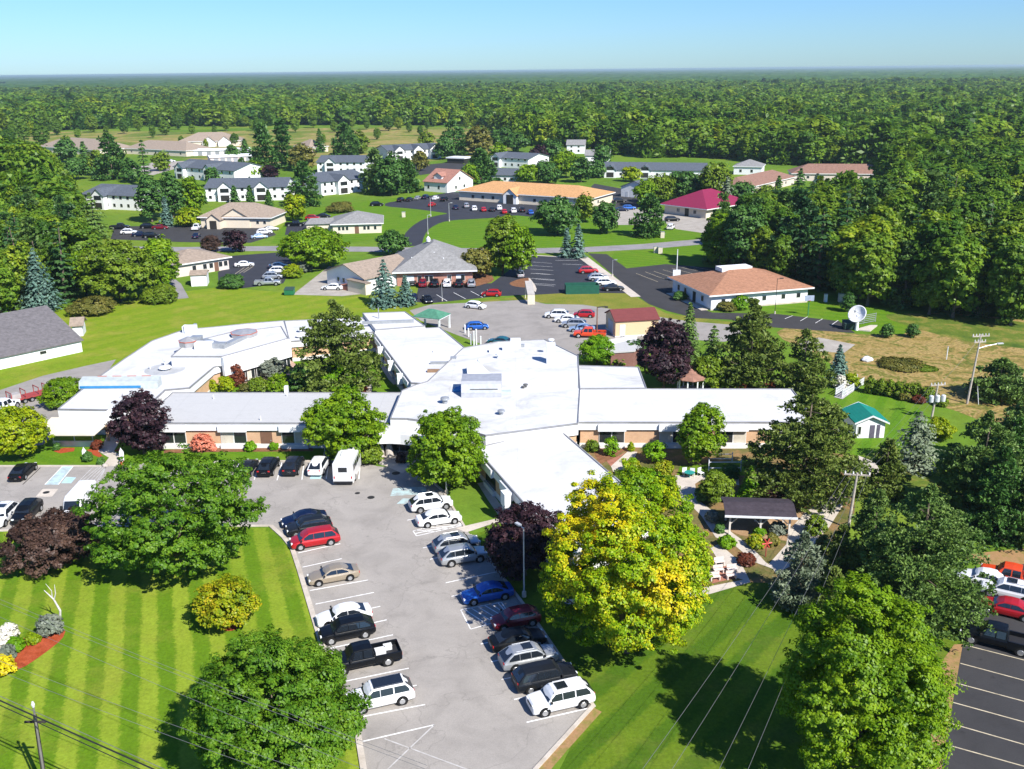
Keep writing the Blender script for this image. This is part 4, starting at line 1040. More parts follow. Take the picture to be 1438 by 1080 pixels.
# south east wing towards the parking lot
u=Vector((math.cos(R(-70.2)),math.sin(R(-70.2)))); v=Vector((-u.y,u.x))
A=G(785,763,ZR).to_2d(); rr=G(866,672,ZR).to_2d(); W_=(rr-A).dot(v)
Bq=A+v*W_; La=(A-G(672,628,ZR).to_2d()).dot(u); Lb=(Bq-G(812,597,ZR).to_2d()).dot(u)
SE=[A,Bq,Bq-u*Lb,A-u*La]
block(SE,ZR-.06)
s0,s1=SE[3],SE[0]
LL=(s1-s0).length
bays(s0,s1,ZR-.06,[(.12,.26,'w'),(.37,.51,'w'),(.62,.76,'w'),(.85,.97,'w')],fr=dark_m)  # dark frames paint the shade of this west face into the colour
t0,t1=SE[1],SE[2]
bays(t0,t1,ZR-.06,[(.05,.20,'w'),(.30,.45,'w'),(.56,.70,'w'),(.80,.93,'w')])
bays(SE[0],SE[1],ZR-.06,[(.12,.35,'w'),(.45,.57,'d'),(.65,.88,'w')])
# white lantern sign box on the west face of that wing and posts below
p=G(708,690,ZR).to_2d()
q=s0+u*((p-s0).dot(u)); part(frame_box(q,u,-.5,.8,.46,1.15,1.9,3.45),'entrance_hood',fascia_m)
part(frame_box(q,u,-.1,.1,.9,1.1,0,1.9),'post',metal_w)
# hub
ZH=4.5
Hub=wpoly([(548,588),(572,588.5),(600,592),(640,600),(682,612),(812,595),(815,547),(812,500),(765,477),(700,480),(650,489),(600,536),(583,541),(564,549)],ZH)
block(Hub,ZH,fh=1.5,mat=roof_worn)
Nb=wpoly([(812,513.5),(897,516),(908,545.6),(812,546)],ZH-.1)
block(Nb,ZH-.1,fh=1.3,mat=roof_worn)
# north west wing
NW=wpoly([(523,465),(618,460),(652,488),(612,540),(577,538)],ZR)
block(NW,ZR)
a_,b_=G(523,465,ZR).to_2d(),G(577,538,ZR).to_2d()
bays(a_,b_,ZR,[(.12,.28,'w'),(.40,.55,'w'),(.66,.80,'w'),(.86,.97,'w')],fr=dark_m)  # frames coloured dark to stand for shade on the west side
dd=(b_-a_).normalized(); Lw=(b_-a_).length
for t in (.33,.60,.83):
    part(frame_box(a_,dd,Lw*t-.35,Lw*t+.35,.004,1.0,1.9,3.42),'fascia',fascia_m)
TB=wpoly([(509,440),(569,438),(597,458),(527,463.5)],ZR+.5)
block(TB,ZR+.5,fh=1.0)
LK=wpoly([(398,451),(509,446),(530,466),(430,478),(407,480)],ZR+.02)
block(LK,ZR+.02,mat=roof_white)
# west building
WB=wpoly([(81,575),(123,541),(138,530),(175,504),(213,479),(259,463),(300,459.5),(348,454.5),(400,450.5),(407,479),(312,512),(300,516),(266,545),(232,548),(221,558),(200,576),(146,576)],ZR+.1)
block(WB,ZR+.1,fh=1.1,mat=roof_white)
ZU=5.1
UB=wpoly([(240,501),(262,482),(322,467.5),(395,458.5),(405,475.5),(312,501)],ZU)
block(UB,ZU,fh=1.5,ov=.3,wall=fascia_m,basement=False,z0=ZR)
# tall white fascia of the raised part over the courtyard glazing
cu,cv=G(312,501,ZU).to_2d(),G(405,475.5,ZU).to_2d(); dc=(cv-cu).normalized(); Lc=(cv-cu).length
part(frame_box(cu,dc,-.2,Lc,.0,.55,2.15,ZU-.05),'fascia',fascia_m)
part(frame_box(cu,dc,0,Lc-.3,-.3,.0,.1,2.3),'wall',dark_m)
for i in range(7): window_unit(cu,dc,.6+i*Lc/7.2,.6+(i+.82)*Lc/7.2,.02,.3,2.05,2,i%2==0)
# slanting tan canopy over the west entrance terrace
ct=[G(72,586,3.3),G(148,586,3.3),G(148,597,2.7),G(132,611,2.35),G(69,611,2.35),G(60,599,2.7)]
b=MB(); b.add([tuple(q) for q in ct]+[(q.x,q.y,q.z-.12) for q in ct],[tuple(range(6)),tuple(range(11,5,-1))]+[(i,6+i,6+(i+1)%6,(i+1)%6) for i in range(6)])
part(b,'canopy',mat_noisy('cream canvas canopy',[(.3,(.50,.46,.38)),(.7,(.58,.54,.46))],.5,.85,.1))
for x,y in ((106,625),(76,624),(131,622)):
    p=G(x,y); part(MB().tube((p.x,p.y,0),(p.x,p.y,2.35),.06,None,8),'post',metal_w)
w0,w1=G(76,627).to_2d(),G(133,627).to_2d(); d1=(w1-w0).normalized()
part(frame_box(w0,d1,0,(w1-w0).length,-.12,.12,0,.75),'terrace_wall',base_m)
# white portal with an arch, brick inside
e0,e1=G(147,596,2.4).to_2d(),G(169,596,2.4).to_2d(); d2=(e1-e0).normalized(); Le=(e1-e0).length
part(frame_box(e0,d2,0,Le,-2.5,0,2.4,3.9),'portal',fascia_m)
ar=MB(); N=14
for i in range(N):
    a0=math.pi*i/N; a1=math.pi*(i+1)/N; r_=Le*.36; cx=Le*.5
    xs0,xs1=cx-math.cos(a0)*r_,cx-math.cos(a1)*r_
    z0_,z1_=1.3+math.sin(a0)*.9,1.3+math.sin(a1)*.9
    for n_ in (0,):
        q=[e0+d2*xs0,e0+d2*xs1]; nn=Vector((d2.y,-d2.x))*-.25
        vs=[(q[0].x,q[0].y,z0_),(q[1].x,q[1].y,z1_),(q[1].x,q[1].y,2.42),(q[0].x,q[0].y,2.42)]
        ar.add(vs+[(a.x,a.y,z) for a,z in ((q[0]+nn,z0_),(q[1]+nn,z1_),(q[1]+nn,2.42),(q[0]+nn,2.42))],[(0,1,2,3),(7,6,5,4),(0,4,5,1)])
frame_box(e0,d2,0,Le*.14,-.25,0,0,2.42,ar); frame_box(e0,d2,Le*.86,Le,-.25,0,0,2.42,ar)
part(ar,'arch',brick_m); part(frame_box(e0,d2,Le*.16,Le*.84,-2.2,-2.1,0,2.4),'door',dark_m)
# curved main entrance canopy
cp=[(529,609.3),(545,608.8),(562,609.6),(580,612),(600,616),(625,622),(650,624),(655,600),(600,596),(535,596.5)]
CP=[G(x,y,3.5).to_2d() for x,y in cp]
part(MB().prism([tuple(p) for p in CP],2.15,3.5),'canopy',fascia_m)
part(MB().prism([tuple(p) for p in inset(CP,.12)],3.49,3.54),'roof',roof_white)
ck=[G(x,y,4.0).to_2d() for x,y in ((549,593),(570,592),(598,596),(640,606),(640,598),(548,590))]
part(MB().prism([tuple(p) for p in ck],3.5,4.02),'roof_step',fascia_m)
for x,y,r_ in ((547,640,.42),(596,645,.35),(536,640,.3)):
    p=G(x,y); part(MB().lathe([(r_*1.25,0),(r_*1.2,.9),(r_*.8,1.5),(r_*.7,2.2)],(p.x,p.y,0),14),'column',mat_noisy('pale stone column',[(.3,(.42,.38,.34)),(.7,(.55,.50,.45))],2,.8))
gd0,gd1=G(530,632).to_2d(),G(620,634).to_2d(); d3=(gd1-gd0).normalized()
for i in range(6): window_unit(gd0,d3,i*1.5,i*1.5+1.4,.3,.1,2.1,2,False,frame=dark_m)

# ---- things on the roofs
def rbox(px,py,z,dx,dy,h,name,mat,rot=0.0,par=None):
    p=G(px,py,z); M=Matrix.Translation((p.x,p.y,z))@Matrix.Rotation(rot,4,'Z')
    return part(MB().box(-dx/2,dx/2,-dy/2,dy/2,0,h,M),name,mat,par)
def mushroom(px,py,z,r,h,name='roof_vent',mat=None):
    p=G(px,py,z); return part(MB().lathe([(r*.55,0),(r*.5,h*.55),(r,h*.6),(r*.9,h*.85),(r*.3,h)],(p.x,p.y,z),14),name,mat or metal_w,smooth=False)
# penthouse with sloped glass front
pc=G(676,558,ZH); ph=empty('x',(0,0,0)) if False else None
Wd=5.4
M0=Matrix.Translation((pc.x,pc.y,ZH))
b=MB(); b.add([M0@Vector(q) for q in ((-Wd/2,0,0),(Wd/2,0,0),(Wd/2,4.2,0),(-Wd/2,4.2,0),(-Wd/2,.9,2.0),(Wd/2,.9,2.0),(Wd/2,4.2,2.0),(-Wd/2,4.2,2.0))],[(3,2,1,0),(4,5,6,7),(0,1,5,4),(1,2,6,5),(2,3,7,6),(3,0,4,7)])
pen=part(b,'roof_monitor',mat_plain('grey monitor panels',(.34,.35,.38),.5,.4,.2))
part(MB().box(-Wd/2,Wd/2,-.02,.55,.7,1.9,M0@Matrix.Translation((0,.42,0))@Matrix.Rotation(R(-24),4,'X')@Matrix.Translation((0,-.40,-.30))),'louvre_panel',mat_plain('grey louvre',(.40,.42,.44),.5,.4,.3),pen).matrix_parent_inverse=Matrix()
part(MB().box(-Wd/2+1.2,Wd/2-.5,-.12,.02,.95,1.05,M0@Matrix.Translation((0,.45,0))),'louvre_bar',metal_d,pen)
rbox(706,553.5,ZH,2.2,.9,.5,'skylight',mat_plain('pale skylight dome',(.45,.52,.56),.2,.5))
part(MB().add([M0@Vector(q) for q in ((-Wd/2-.05,2.3,0),(-Wd/2-1.2,2.4,0),(-Wd/2-.9,3.6,0),(-Wd/2-.05,4.1,0),(-Wd/2-.05,2.3,.35),(-Wd/2-1.2,2.4,.3),(-Wd/2-.9,3.6,.3),(-Wd/2-.05,4.1,.35))],[(3,2,1,0),(4,5,6,7),(0,1,5,4),(1,2,6,5),(2,3,7,6),(3,0,4,7)]),'blue_tarp',mat_plain('blue tarp',(.02,.22,.52),.6))
# bigger raised white roof behind the monitor
part(MB().prism([tuple(G(x,y,ZH+.9).to_2d()) for x,y in ((657,531),(696,531),(672,509),(655,512))],ZH-.02,ZH+.95),'roof_step',fascia_m)
mushroom(625,566,ZH,.62,.9,mat=metal_m); mushroom(704,582,ZH,.5,.7,mat=metal_m); mushroom(738,543.5,ZH,.35,.5,mat=metal_d)
mushroom(700,503,ZH,.45,.9); mushroom(674,511,ZH,.4,.8); mushroom(735,545,ZH,.3,.3,mat=metal_d)
rbox(773.5,509,ZH,1.3,1.2,3.0,'chimney',metal_w); mushroom(774,480,ZH+2,.5,.5)
rbox(724,487,ZH,1.6,1.2,1.3,'air_unit',metal_w); rbox(712,491,ZH,1.4,1.0,.8,'air_unit',metal_w); rbox(693,494,ZH,1.3,.9,.5,'air_unit',metal_w); rbox(732,487,ZH,1.0,.7,.4,'air_unit',metal_m)
rbox(620,511,ZR,3.4,.35,.35,'duct',metal_m); rbox(622,522,ZR,4.6,.7,.35,'duct',mat_plain('rusty duct',(.24,.15,.09),.7)); rbox(645,523,ZR,1.5,1.2,.9,'air_unit',metal_m); rbox(637,512,ZR,.9,.8,1.2,'air_unit',metal_m); rbox(608,521,ZR,1.4,.9,.2,'blue_tarp',MATS['blue tarp'])
rbox(616,494,ZR,1.8,.5,.18,'skylight',metal_w)
# tape lines, patches
rbox(564,562,ZR,.5,.4,.5,'roof_vent',metal_w)
# west building: long skylight with red and blue bands, round vent, ducts, octagon lantern
sk=G(166,546,ZR+.1); Ms=Matrix.Translation((sk.x,sk.y,ZR+.1))
b=MB(); Ls=11.2
b.add([Ms@Vector(q) for q in ((-Ls/2,0,0),(Ls/2,0,0),(Ls/2,1.9,0),(-Ls/2,1.9,0),(-Ls/2,.35,1.0),(Ls/2,.35,1.0),(Ls/2,1.7,1.35),(-Ls/2,1.7,1.35))],[(3,2,1,0),(4,5,6,7),(0,1,5,4),(1,2,6,5),(2,3,7,6),(3,0,4,7)])
skl=part(b,'skylight',mat_plain('pale frosted skylight',(.38,.42,.42),.4))
def pbox(name,mat,*a): return part(MB().box(*a,Ms),name,mat,skl)
pbox('glazing_band',mat_plain('blue glazing',(.02,.19,.42),.2,.6),-Ls/2+.2,Ls/2-2.4,-.03,.2,.10,.42)
for k in range(4): pbox('flashing',mat_plain('red brown flashing',(.42,.12,.08),.6),-Ls/2+2.2+k*2.1,-Ls/2+3.5+k*2.1,1.62,1.75,1.2,1.40)
mushroom(232,519,ZR+.1,1.0,.5); mushroom(232,513,ZR+.1,.25,1.2); mushroom(211,518,ZR+.1,.18,.6)
rbox(267,466,ZR+.1,2.2,1.4,1.1,'air_unit',metal_w); rbox(261,468,ZR+.1,.3,.3,1.5,'roof_vent',metal_w); rbox(275,464,ZR+.1,.5,.5,1.2,'roof_vent',metal_m)
def lantern(px,py,r,h):
    p=G(px,py,ZU); o=part(MB().lathe([(r,0),(r,h*.6),(r*.88,h*.66),(r*.15,h)],(p.x,p.y,ZU),8),'lantern',mat_plain('silver lantern roof',(.36,.36,.37),.35,.5,.3)); 
    part(MB().lathe([(r+.05,h*.53),(r+.05,h*.62)],(p.x,p.y,ZU),8),'lantern_trim',MATS['red brown flashing'],o)
ringm=mat_noisy('damp roof ring',[(.3,(.30,.31,.32)),(.7,(.42,.43,.44))],1.2,.8); q=G(232,518.5,ZR+.1); part(MB().lathe([(3.0,0),(2.9,.012),(1.0,.014)],(q.x,q.y,ZR+.085),28),'stain_ring',ringm)
lantern(343,471,2.2,1.0); lantern(265,485,1.5,1.4)
rbox(328,482,ZU,.9,6.5,.55,'duct',metal_m,R(-18)); rbox(300,484,ZU,.9,5.2,.55,'duct',metal_m,R(50)); rbox(287,489,ZU,2.6,1.6,1.0,'air_unit',metal_w); rbox(277,484,ZU,1.6,1.4,1.4,'air_unit',metal_m); rbox(308,488,ZU,2.2,1.1,.8,'air_unit',metal_m)
part(MB().box(0,.25,0,.25,0,.3,Matrix.Translation(G(322,463,ZU))),'roof_vent',metal_w)
mushroom(423,466,ZR,.7,.6); mushroom(421,474,ZR,.7,.5)
rbox(545,454,ZR+.5,9,.35,.5,'parapet',metal_m,R(6)); rbox(532,447,ZR+.5,.15,.15,2.0,'roof_vent',metal_m)
# green roofed porch on the north side
g0=G(606,470).to_2d(); pr=MB(); gz=2.7
Mg=Matrix.Translation((G(607,462).x,G(607,462).y,0))@Matrix.Rotation(R(-24),4,'Z')
porch_roof=mat_shingle('green shingles',(.07,.21,.14))
b=MB().add([Mg@Vector(q) for q in ((-2.9,-2.3,gz),(2.9,-2.3,gz),(2.9,2.3,gz),(-2.9,2.3,gz),(-.6,0,gz+1.2),(.6,0,gz+1.2))],[(0,1,5,4),(1,2,5),(2,3,4,5),(3,0,4),(3,2,1,0)])
part(b,'porch_roof',porch_roof)
for x in(-2.6,2.6):
    for y in(-2.0,2.0): part(MB().box(x-.15,x+.15,y-.15,y+.15,0,gz,Mg),'post',metal_w)
part(MB().box(-2.8,2.8,-2.22,2.22,gz-.22,gz-.003,Mg),'porch_beam',fascia_m)
# bright maintenance annexe: reddish ramp wall and grey slab behind the east block
an=[G(x,y,2.6).to_2d() for x,y in ((855,487),(890,478),(912,480),(890,494),(858,496))]
part(MB().prism([tuple(p) for p in an],0,2.6),'annexe',mat_brick('red brown brick',(.22,.09,.07),(.18,.07,.05),(.25,.2,.18)))
part(MB().prism([tuple(p) for p in inset(ccw(an),-.15)],2.6,2.8),'annexe_roof',roof_grey)
part(MB().prism([tuple(G(x,y,1.2).to_2d()) for x,y in ((846,478),(895,471),(893,480),(850,486))],0,1.2),'loading_dock',base_m)
# ================================================================== the other buildings
def house(name,label,A,B,depth,wh,rh,roof,wallm,roofm,cat='building',ov=.5,wins=(),gable_h=0,porch=None,back=False,inset_f=.5,doors=(),group=None,base=None):
    """A, B: photo pixels of the front wall's foot, left and right; depth in metres away from the viewer"""
    a=G(*A); b_=G(*B); d=(b_-a); L=d.length; rz=math.atan2(d.y,d.x)
    root=empty(name,a,rz,label,cat,group); D=depth
    w=MB(); 
    if roof=='gable_y':   # gable end faces the front
        n=[(0,0,0),(L,0,0),(L,0,wh),(L/2,0,wh+rh),(0,0,wh)]; k=[(x,D,z) for x,y,z in n]
        w.add(n+k,[(0,1,2,3,4),(9,8,7,6,5),(0,5,6,1),(1,6,7,2),(4,9,5,0)])
    elif roof=='gable':
        n=[(0,0,0),(0,D,0),(0,D,wh),(0,D/2,wh+rh),(0,0,wh)]; k=[(L,y,z) for x,y,z in n]
        w.add(n+k,[(4,3,2,1,0),(5,6,7,8,9),(0,1,6,5),(1,2,7,6),(4,0,5,9)])
    else: w.box(0,L,0,D,0,wh)
    w.build('wall',wallm,root)
    if base: MB().box(-.06,L+.06,-.06,D+.06,-.05,base[0]).build('wall_base',base[1],root)
    r=MB(); t=.18; e=ov; k=rh/( (D if roof!='gable_y' else L)/2 )
    if roof=='flat': r.box(-e,L+e,-e,D+e,wh,wh+.45)
    elif roof=='gable':
        zo=wh-k*e; P=[(-e,-e,zo),(L+e,-e,zo),(L+e,D/2,wh+rh),(-e,D/2,wh+rh),(L+e,D+e,zo),(-e,D+e,zo)]
        V=[(x,y,z+t) for x,y,z in P]+[(x,y,z) for x,y,z in P]
        r.add(V,[(0,1,2,3),(3,2,4,5),(9,8,7,6),(11,10,8,9),(0,6,7,1),(5,4,10,11),(1,7,8,2),(2,8,10,4),(0,3,9,6),(3,5,11,9)])
    elif roof=='gable_y':
        zo=wh-k*e; P=[(-e,-e,zo),(-e,D+e,zo),(L/2,D+e,wh+rh),(L/2,-e,wh+rh),(L+e,D+e,zo),(L+e,-e,zo)]
        V=[(x,y,z+t) for x,y,z in P]+[(x,y,z) for x,y,z in P]
        r.add(V,[(0,1,2,3),(3,2,4,5),(9,8,7,6),(11,10,8,9),(0,6,7,1),(5,4,10,11),(1,7,8,2),(2,8,10,4),(0,3,9,6),(3,5,11,9)])
    else:  # hip along the longer side
        if L>=D: h0,h1=(D*inset_f,D/2),(L-D*inset_f,D/2)
        else: h0,h1=(L/2,L*inset_f),(L/2,D-L*inset_f)
        if L>=D:
            c=[(-e,-e),(L+e,-e),(L+e,D+e),(-e,D+e)]; V=[(x,y,wh) for x,y in c]+[(h0[0],h0[1],wh+rh),(h1[0],h1[1],wh+rh)]; 
            F_=[(0,1,5,4),(1,2,5),(2,3,4,5),(3,0,4)]
        else:
            c=[(-e,-e),(L+e,-e),(L+e,D+e),(-e,D+e)]; V=[(x,y,wh) for x,y in c]+[(h0[0],h0[1],wh+rh),(h1[0],h1[1],wh+rh)]
            F_=[(0,1,4),(1,2,5,4),(2,3,5),(3,0,4,5)]
        V=[(x,y,z+t) for x,y,z in V]+[(x,y,wh-.02) for x,y in c]
        r.add(V,F_+[(9,8,7,6),(0,6,7,1),(1,7,8,2),(2,8,9,3),(3,9,6,0)])
    r.build('roof',roofm,root)
    # eaves boards
    if roof in('hip','flat'):
        g=MB()
        for x0,x1,y0,y1 in ((-e,L+e,-e-.03,-e+.08),(L+e-.08,L+e+.03,-e,D+e),(-e-.03,-e+.08,-e,D+e)): g.box(x0,x1,y0,y1,wh-.12,wh+.15)
        g.build('eaves_board',fascia_m,root)
    for wdef in wins:
        face,u0,ww,z0,z1=wdef[:5]; nn=wdef[5] if len(wdef)>5 else 1
        fm,gm_=(frame_m,win_m)
        m=MB();g=MB()
        if face=='f': m.box(u0*L,u0*L+ww,-.05,.02,z0,z1); 
        elif face=='r': m.box(L-.02,L+.05,u0*D,u0*D+ww,z0,z1)
        elif face=='l': m.box(-.05,.02,u0*D,u0*D+ww,z0,z1)
        o=m.build('window',fm,root)
        pw=ww/nn
        for i in range(nn):
            s0=i*pw+.08;s1=(i+1)*pw-.08
            if face=='f': g.box(u0*L+s0,u0*L+s1,-.065,-.045,z0+.1,z1-.1)
            elif face=='r': g.box(L+.045,L+.065,u0*D+s0,u0*D+s1,z0+.1,z1-.1)
            else: g.box(-.065,-.045,u0*D+s0,u0*D+s1,z0+.1,z1-.1)
        g.build('pane',gm_,o)
    for (face,u0,ww,h,mat) in doors:
        m=MB()
        if face=='f': m.box(u0*L,u0*L+ww,-.06,.02,.02,h)
        elif face=='l': m.box(-.06,.02,u0*D,u0*D+ww,.02,h)
        else: m.box(L-.02,L+.06,u0*D,u0*D+ww,.02,h)
        m.build('door',mat,root)
    root['_L']=L; return root,L,D
def cross_gable(root,x,w_,y0,y1,zb,zt,roofm,wallm,wins=()):
    """a front-facing gable on a house: wall triangle and its own little roof"""
    m=MB(); m.add([(x-w_/2,y0,0),(x+w_/2,y0,0),(x+w_/2,y0,zb),(x,y0,zt),(x-w_/2,y0,zb)]+[(x-w_/2,y1,0),(x+w_/2,y1,0),(x+w_/2,y1,zb),(x,y1,zt),(x-w_/2,y1,zb)],[(0,1,2,3,4),(9,8,7,6,5),(0,5,6,1),(1,6,7,2),(4,9,5,0)])
    m.build('gable_wall',wallm,root)
    r=MB(); e=.4; k=(zt-zb)/(w_/2); t=.16
    P=[(x-w_/2-e,y0-e,zb-k*e),(x-w_/2-e,y1,zb-k*e),(x,y1,zt),(x,y0-e,zt),(x+w_/2+e,y1,zb-k*e),(x+w_/2+e,y0-e,zb-k*e)]
    V=[(a,b,c+t+.02) for a,b,c in P]+[(a,b,c+.02) for a,b,c in P]
    r.add(V,[(0,1,2,3),(3,2,4,5),(9,8,7,6),(11,10,8,9),(0,6,7,1),(5,4,10,11),(1,7,8,2),(2,8,10,4),(0,3,9,6),(3,5,11,9)]); r.build('gable_roof',roofm,root)
def delroot(root):
    for k in list(root.keys()):
        if k.startswith('_'): del root[k]
sid_w=mat_siding('white siding',(.74,.75,.76)); sid_c=mat_siding('cream siding',(.66,.58,.46)); sid_t=mat_siding('tan siding',(.58,.47,.33)); sid_p=mat_siding('pinkish siding',(.60,.52,.47))
sh_farbrown=mat_shingle('faded brown shingles',(.25,.145,.11)); sh_grey=mat_shingle('grey shingles',(.24,.238,.235)); sh_dark=mat_shingle('slate blue shingles',(.095,.110,.135)); sh_tan=mat_shingle('tan shingles',(.30,.24,.19)); sh_brown=mat_shingle('brown shingles',(.33,.17,.105))
sh_orange=mat_shingle('orange shingles',(.52,.29,.13)); sh_maroon=mat_shingle('maroon metal roof',(.21,.020,.062),rowh=.9,var=.15); sh_char=mat_shingle('charcoal shingles',(.15,.14,.145))
sh_red=mat_shingle('dark red metal roof',(.16,.045,.045),rowh=.5,var=.15)
W2=lambda fs,w_,a,b,n=1:[('f',x,w_,a,b,n) for x in fs]
HS=[]
def H(*a,**k):
    r=house(*a,**k); delroot(r[0]); HS.append(r); return r
# left barn: ridge measured from the picture
bA,bB=G(-95,540),G(116,494); db=(bB-bA).normalized(); nb=Vector((-db.y,db.x,0)); rp=on_plane(59,429,bB,nb); half=(rp-bB).dot(nb)
H('barn','long low barn with grey roof and white walls at the left edge',(-95,540),(116,494),max(8,min(26,half*2)),2.1,max(1.5,rp.z-2.1),'gable',sid_w,sh_char,cat='barn',ov=.35,doors=[('f',.28,2.2,1.95,metal_w)],wins=[('f',.70,1.2,1.0,1.7)])
H('shed','tiny shed with tan roof and white wall behind the long grey barn',(103,473),(117,472),3.5,2.2,.9,'gable',sid_w,sh_tan,cat='shed',ov=.4,doors=[('f',.3,1.0,1.9,metal_w)])
H('shed','small white shed beside the tan office left of the dark lot',(269,402.5),(291,401.5),4,2.6,.6,'gable',sid_w,sh_tan,cat='shed',ov=.25,doors=[('f',.15,1.6,2.1,metal_w)])
H('office_building','beige office with tan roof behind the big tree left of the dark lot',(248,390),(322,378),13,3.0,2.0,'hip',sid_p,sh_tan,ov=.7,wins=W2((.30,.5,.62,.8,.9),1.1,.9,2.3)+[('r',.3,1.2,.9,2.3)],doors=[('f',.72,1.1,2.2,door_m)])
H('shed','grey outhouse with white door beneath the left woods',(117,338),(131,336.5),3,2.2,.5,'flat',sid_w,sh_tan,cat='shed',ov=.15,doors=[('f',.15,1.3,2.0,metal_w)])
# white garage house with gable to the front and a lean-to
r,L,D=H('garage_house','small white house with brown gable roof on the pale gravel drive',(460,399),(513,411),15,3.1,2.3,'gable_y',sid_w,sh_tan,cat='house',ov=.5,wins=[('f',.28,.9,1.2,2.3),('f',.42,.9,1.2,2.3),('r',.2,1.2,1.1,2.3)],doors=[('f',.68,1.0,2.2,metal_w)])
MB().box(L*.70,L+2.2,-1.6,-.05,0,2.5).build('lean_to',sid_c,r); MB().box(L*.68,L+2.4,-1.8,0.0,2.5,2.7).build('lean_to_roof',sh_tan,r); MB().box(L*.5,L*.68,-1.5,-.1,0,1.1).build('steps',brickpave,r)
# grey hipped brick clinic
r,L,D=H('brick_clinic','red brick clinic with large grey hipped roof facing parked cars',(558,402),(664,399),21,3.2,5.0,'hip',mat_brick('pinkish red brick',(.42,.17,.12),(.36,.14,.10),(.42,.34,.28)),sh_grey,ov=1.0,wins=W2((.27,.36,.42,.66,.84),1.0,.9,2.3),doors=[('f',.12,1.8,2.3,metal_w),('f',.78,1.2,2.3,metal_w)],inset_f=.5)
MB().lathe([(.5,0),(.5,.7),(.25,1.0),(.05,1.3)],(L/2-1.2,D/2+1.5,7.9),10).build('cupola',metal_w,r)
for x,y,z in ((L*.2,3.5,5.0),(L*.5,5,5.8),(L*.62,3,4.8)): MB().tube((x,y,z),(x,y,z+.9),.12,None,8).build('roof_vent',metal_w,r)
# small metal garage with dark red roof
r,L,D=H('metal_garage','tan metal garage with dark red roof beside the old pale lot',(864,474),(924,470.5),6.4,3.0,1.3,'gable',mat_siding('tan metal cladding',(.62,.46,.28),.3),sh_red,cat='garage',ov=.25,doors=[('f',.10,1.0,2.3,metal_w),('l',.22,3.2,2.5,mat_plain('roller door',(.40,.45,.50),.5))],base=(.25,base_m))
# brown roofed office on the right
r,L,D=H('office_building','white office with wide brown hipped roof in front of the right woods',(998,436),(1133,424.5),17.5,3.1,3.0,'hip',sid_w,sh_brown,ov=.9,wins=W2((.10,.30,.52,.72,.88),1.0,1.1,2.2)+[('l',.18,1.1,1,2.3),('l',.62,1.1,1,2.3),('l',.8,1.1,1,2.3)],doors=[('l',.38,1.3,2.3,dark_m)],base=(.35,conc))
MB().box(L*.30,L*.62,D/2-.5,D/2+2.4,5.7,6.5).build('roof_parapet',fascia_m,r)
for x in(.18,.5,.8): MB().box(L*x,L*x+1.2,-.75,-.45,2.85,3.0).build('gutter_bracket',metal_d,r)
MB().box(-1.9,-.35,.5,D-1,.0,.12).build('entrance_walk',conc,r)
# long orange roof
r,L,D=H('long_office','long single storey office with bright orange shingle roof and row of parked cars',(645,281),(829,293),19,3.4,3.0,'hip',sid_c,sh_orange,ov=.8,wins=W2((.1,.18,.26,.58,.66,.74,.82,.9),1.3,1.0,2.3)+[('r',.3,1.2,1,2.3)])
cross_gable(r,L*.42,5.5,-1.6,6,3.2,5.4,sh_orange,fascia_m); MB().box(L*.42-1.4,L*.42+1.4,-1.68,-1.55,.05,3.3).build('door',dark_m,r)
# maroon roof
r,L,D=H('maroon_roof_office','square white office with bright maroon hipped roof by gravel yard',(933,299.5),(991,307),22,3.0,4.6,'hip',sid_c,sh_maroon,ov=1.3,wins=[('f',.3,1.3,1,2.3,2),('f',.7,1.3,1,2.3),('r',.15,3,.3,2.6),('r',.5,3,.3,2.6)],doors=[('f',.5,1.6,2.5,dark_m)])
# white house with dormer
r,L,D=H('farmhouse','white two storey house with brown roof and dormer above the orange roof',(596,268.5),(628,271),17,4.0,4.2,'gable',sid_w,mat_shingle('red brown shingles',(.34,.17,.13)),cat='house',ov=.5,wins=[('f',.15,1.1,1.2,2.6),('f',.6,1.1,1.2,2.6),('r',.3,1.2,1,2.4),('r',.62,1.2,1,2.4),('r',.45,1.2,4.3,5.6)])
cross_gable(r,L*.5,4.0,1.6,6.5,6.2,7.4,MATS['red brown shingles'],sid_w)
# grey bungalow with garage
r,L,D=H('bungalow','cream bungalow with grey hipped roof and black shutters by a dark drive',(468,329),(536,327),15,2.9,2.7,'hip',sid_c,sh_grey,cat='house',ov=.7,wins=W2((.10,.18,.26,.62,.70,.84),.9,1.0,2.3)+[('r',.3,1.2,1,2.3)],doors=[('f',.45,1.2,2.2,door_m)])
MB().box(-8,-.05,4,11,0,2.6).build('garage_wall',sid_c,r); MB().add([(-8.5,3.5,2.6),(.0,3.5,2.6),(.0,11.5,2.6),(-8.5,11.5,2.6),(-7,7.5,3.9),(0,7.5,3.9)],[(0,1,5,4),(2,3,4,5),(3,0,4),(1,2,5),(3,2,1,0)]).build('garage_roof',sh_grey,r)
# tan office upper left
r,L,D=H('tan_office','tan clinic with twin gables and brown roof beyond the upper left car park',(283,319.5),(380,320.5),14,3.2,3.6,'hip',sid_c,sh_tan,ov=.8,wins=W2((.42,.48,.54,.60,.8,.9),1.0,1.2,2.3)+[('f',.06,1.1,1.1,2.3)])
cross_gable(r,L*.50,9.5,-.3,7,3.2,6.0,sh_tan,sid_c); cross_gable(r,L*.24,4.2,-3.2,2,3.0,4.6,sh_tan,sid_c); MB().box(L*.24-1.1,L*.24+1.1,-3.28,-3.15,.05,2.6).build('door',dark_m,r)
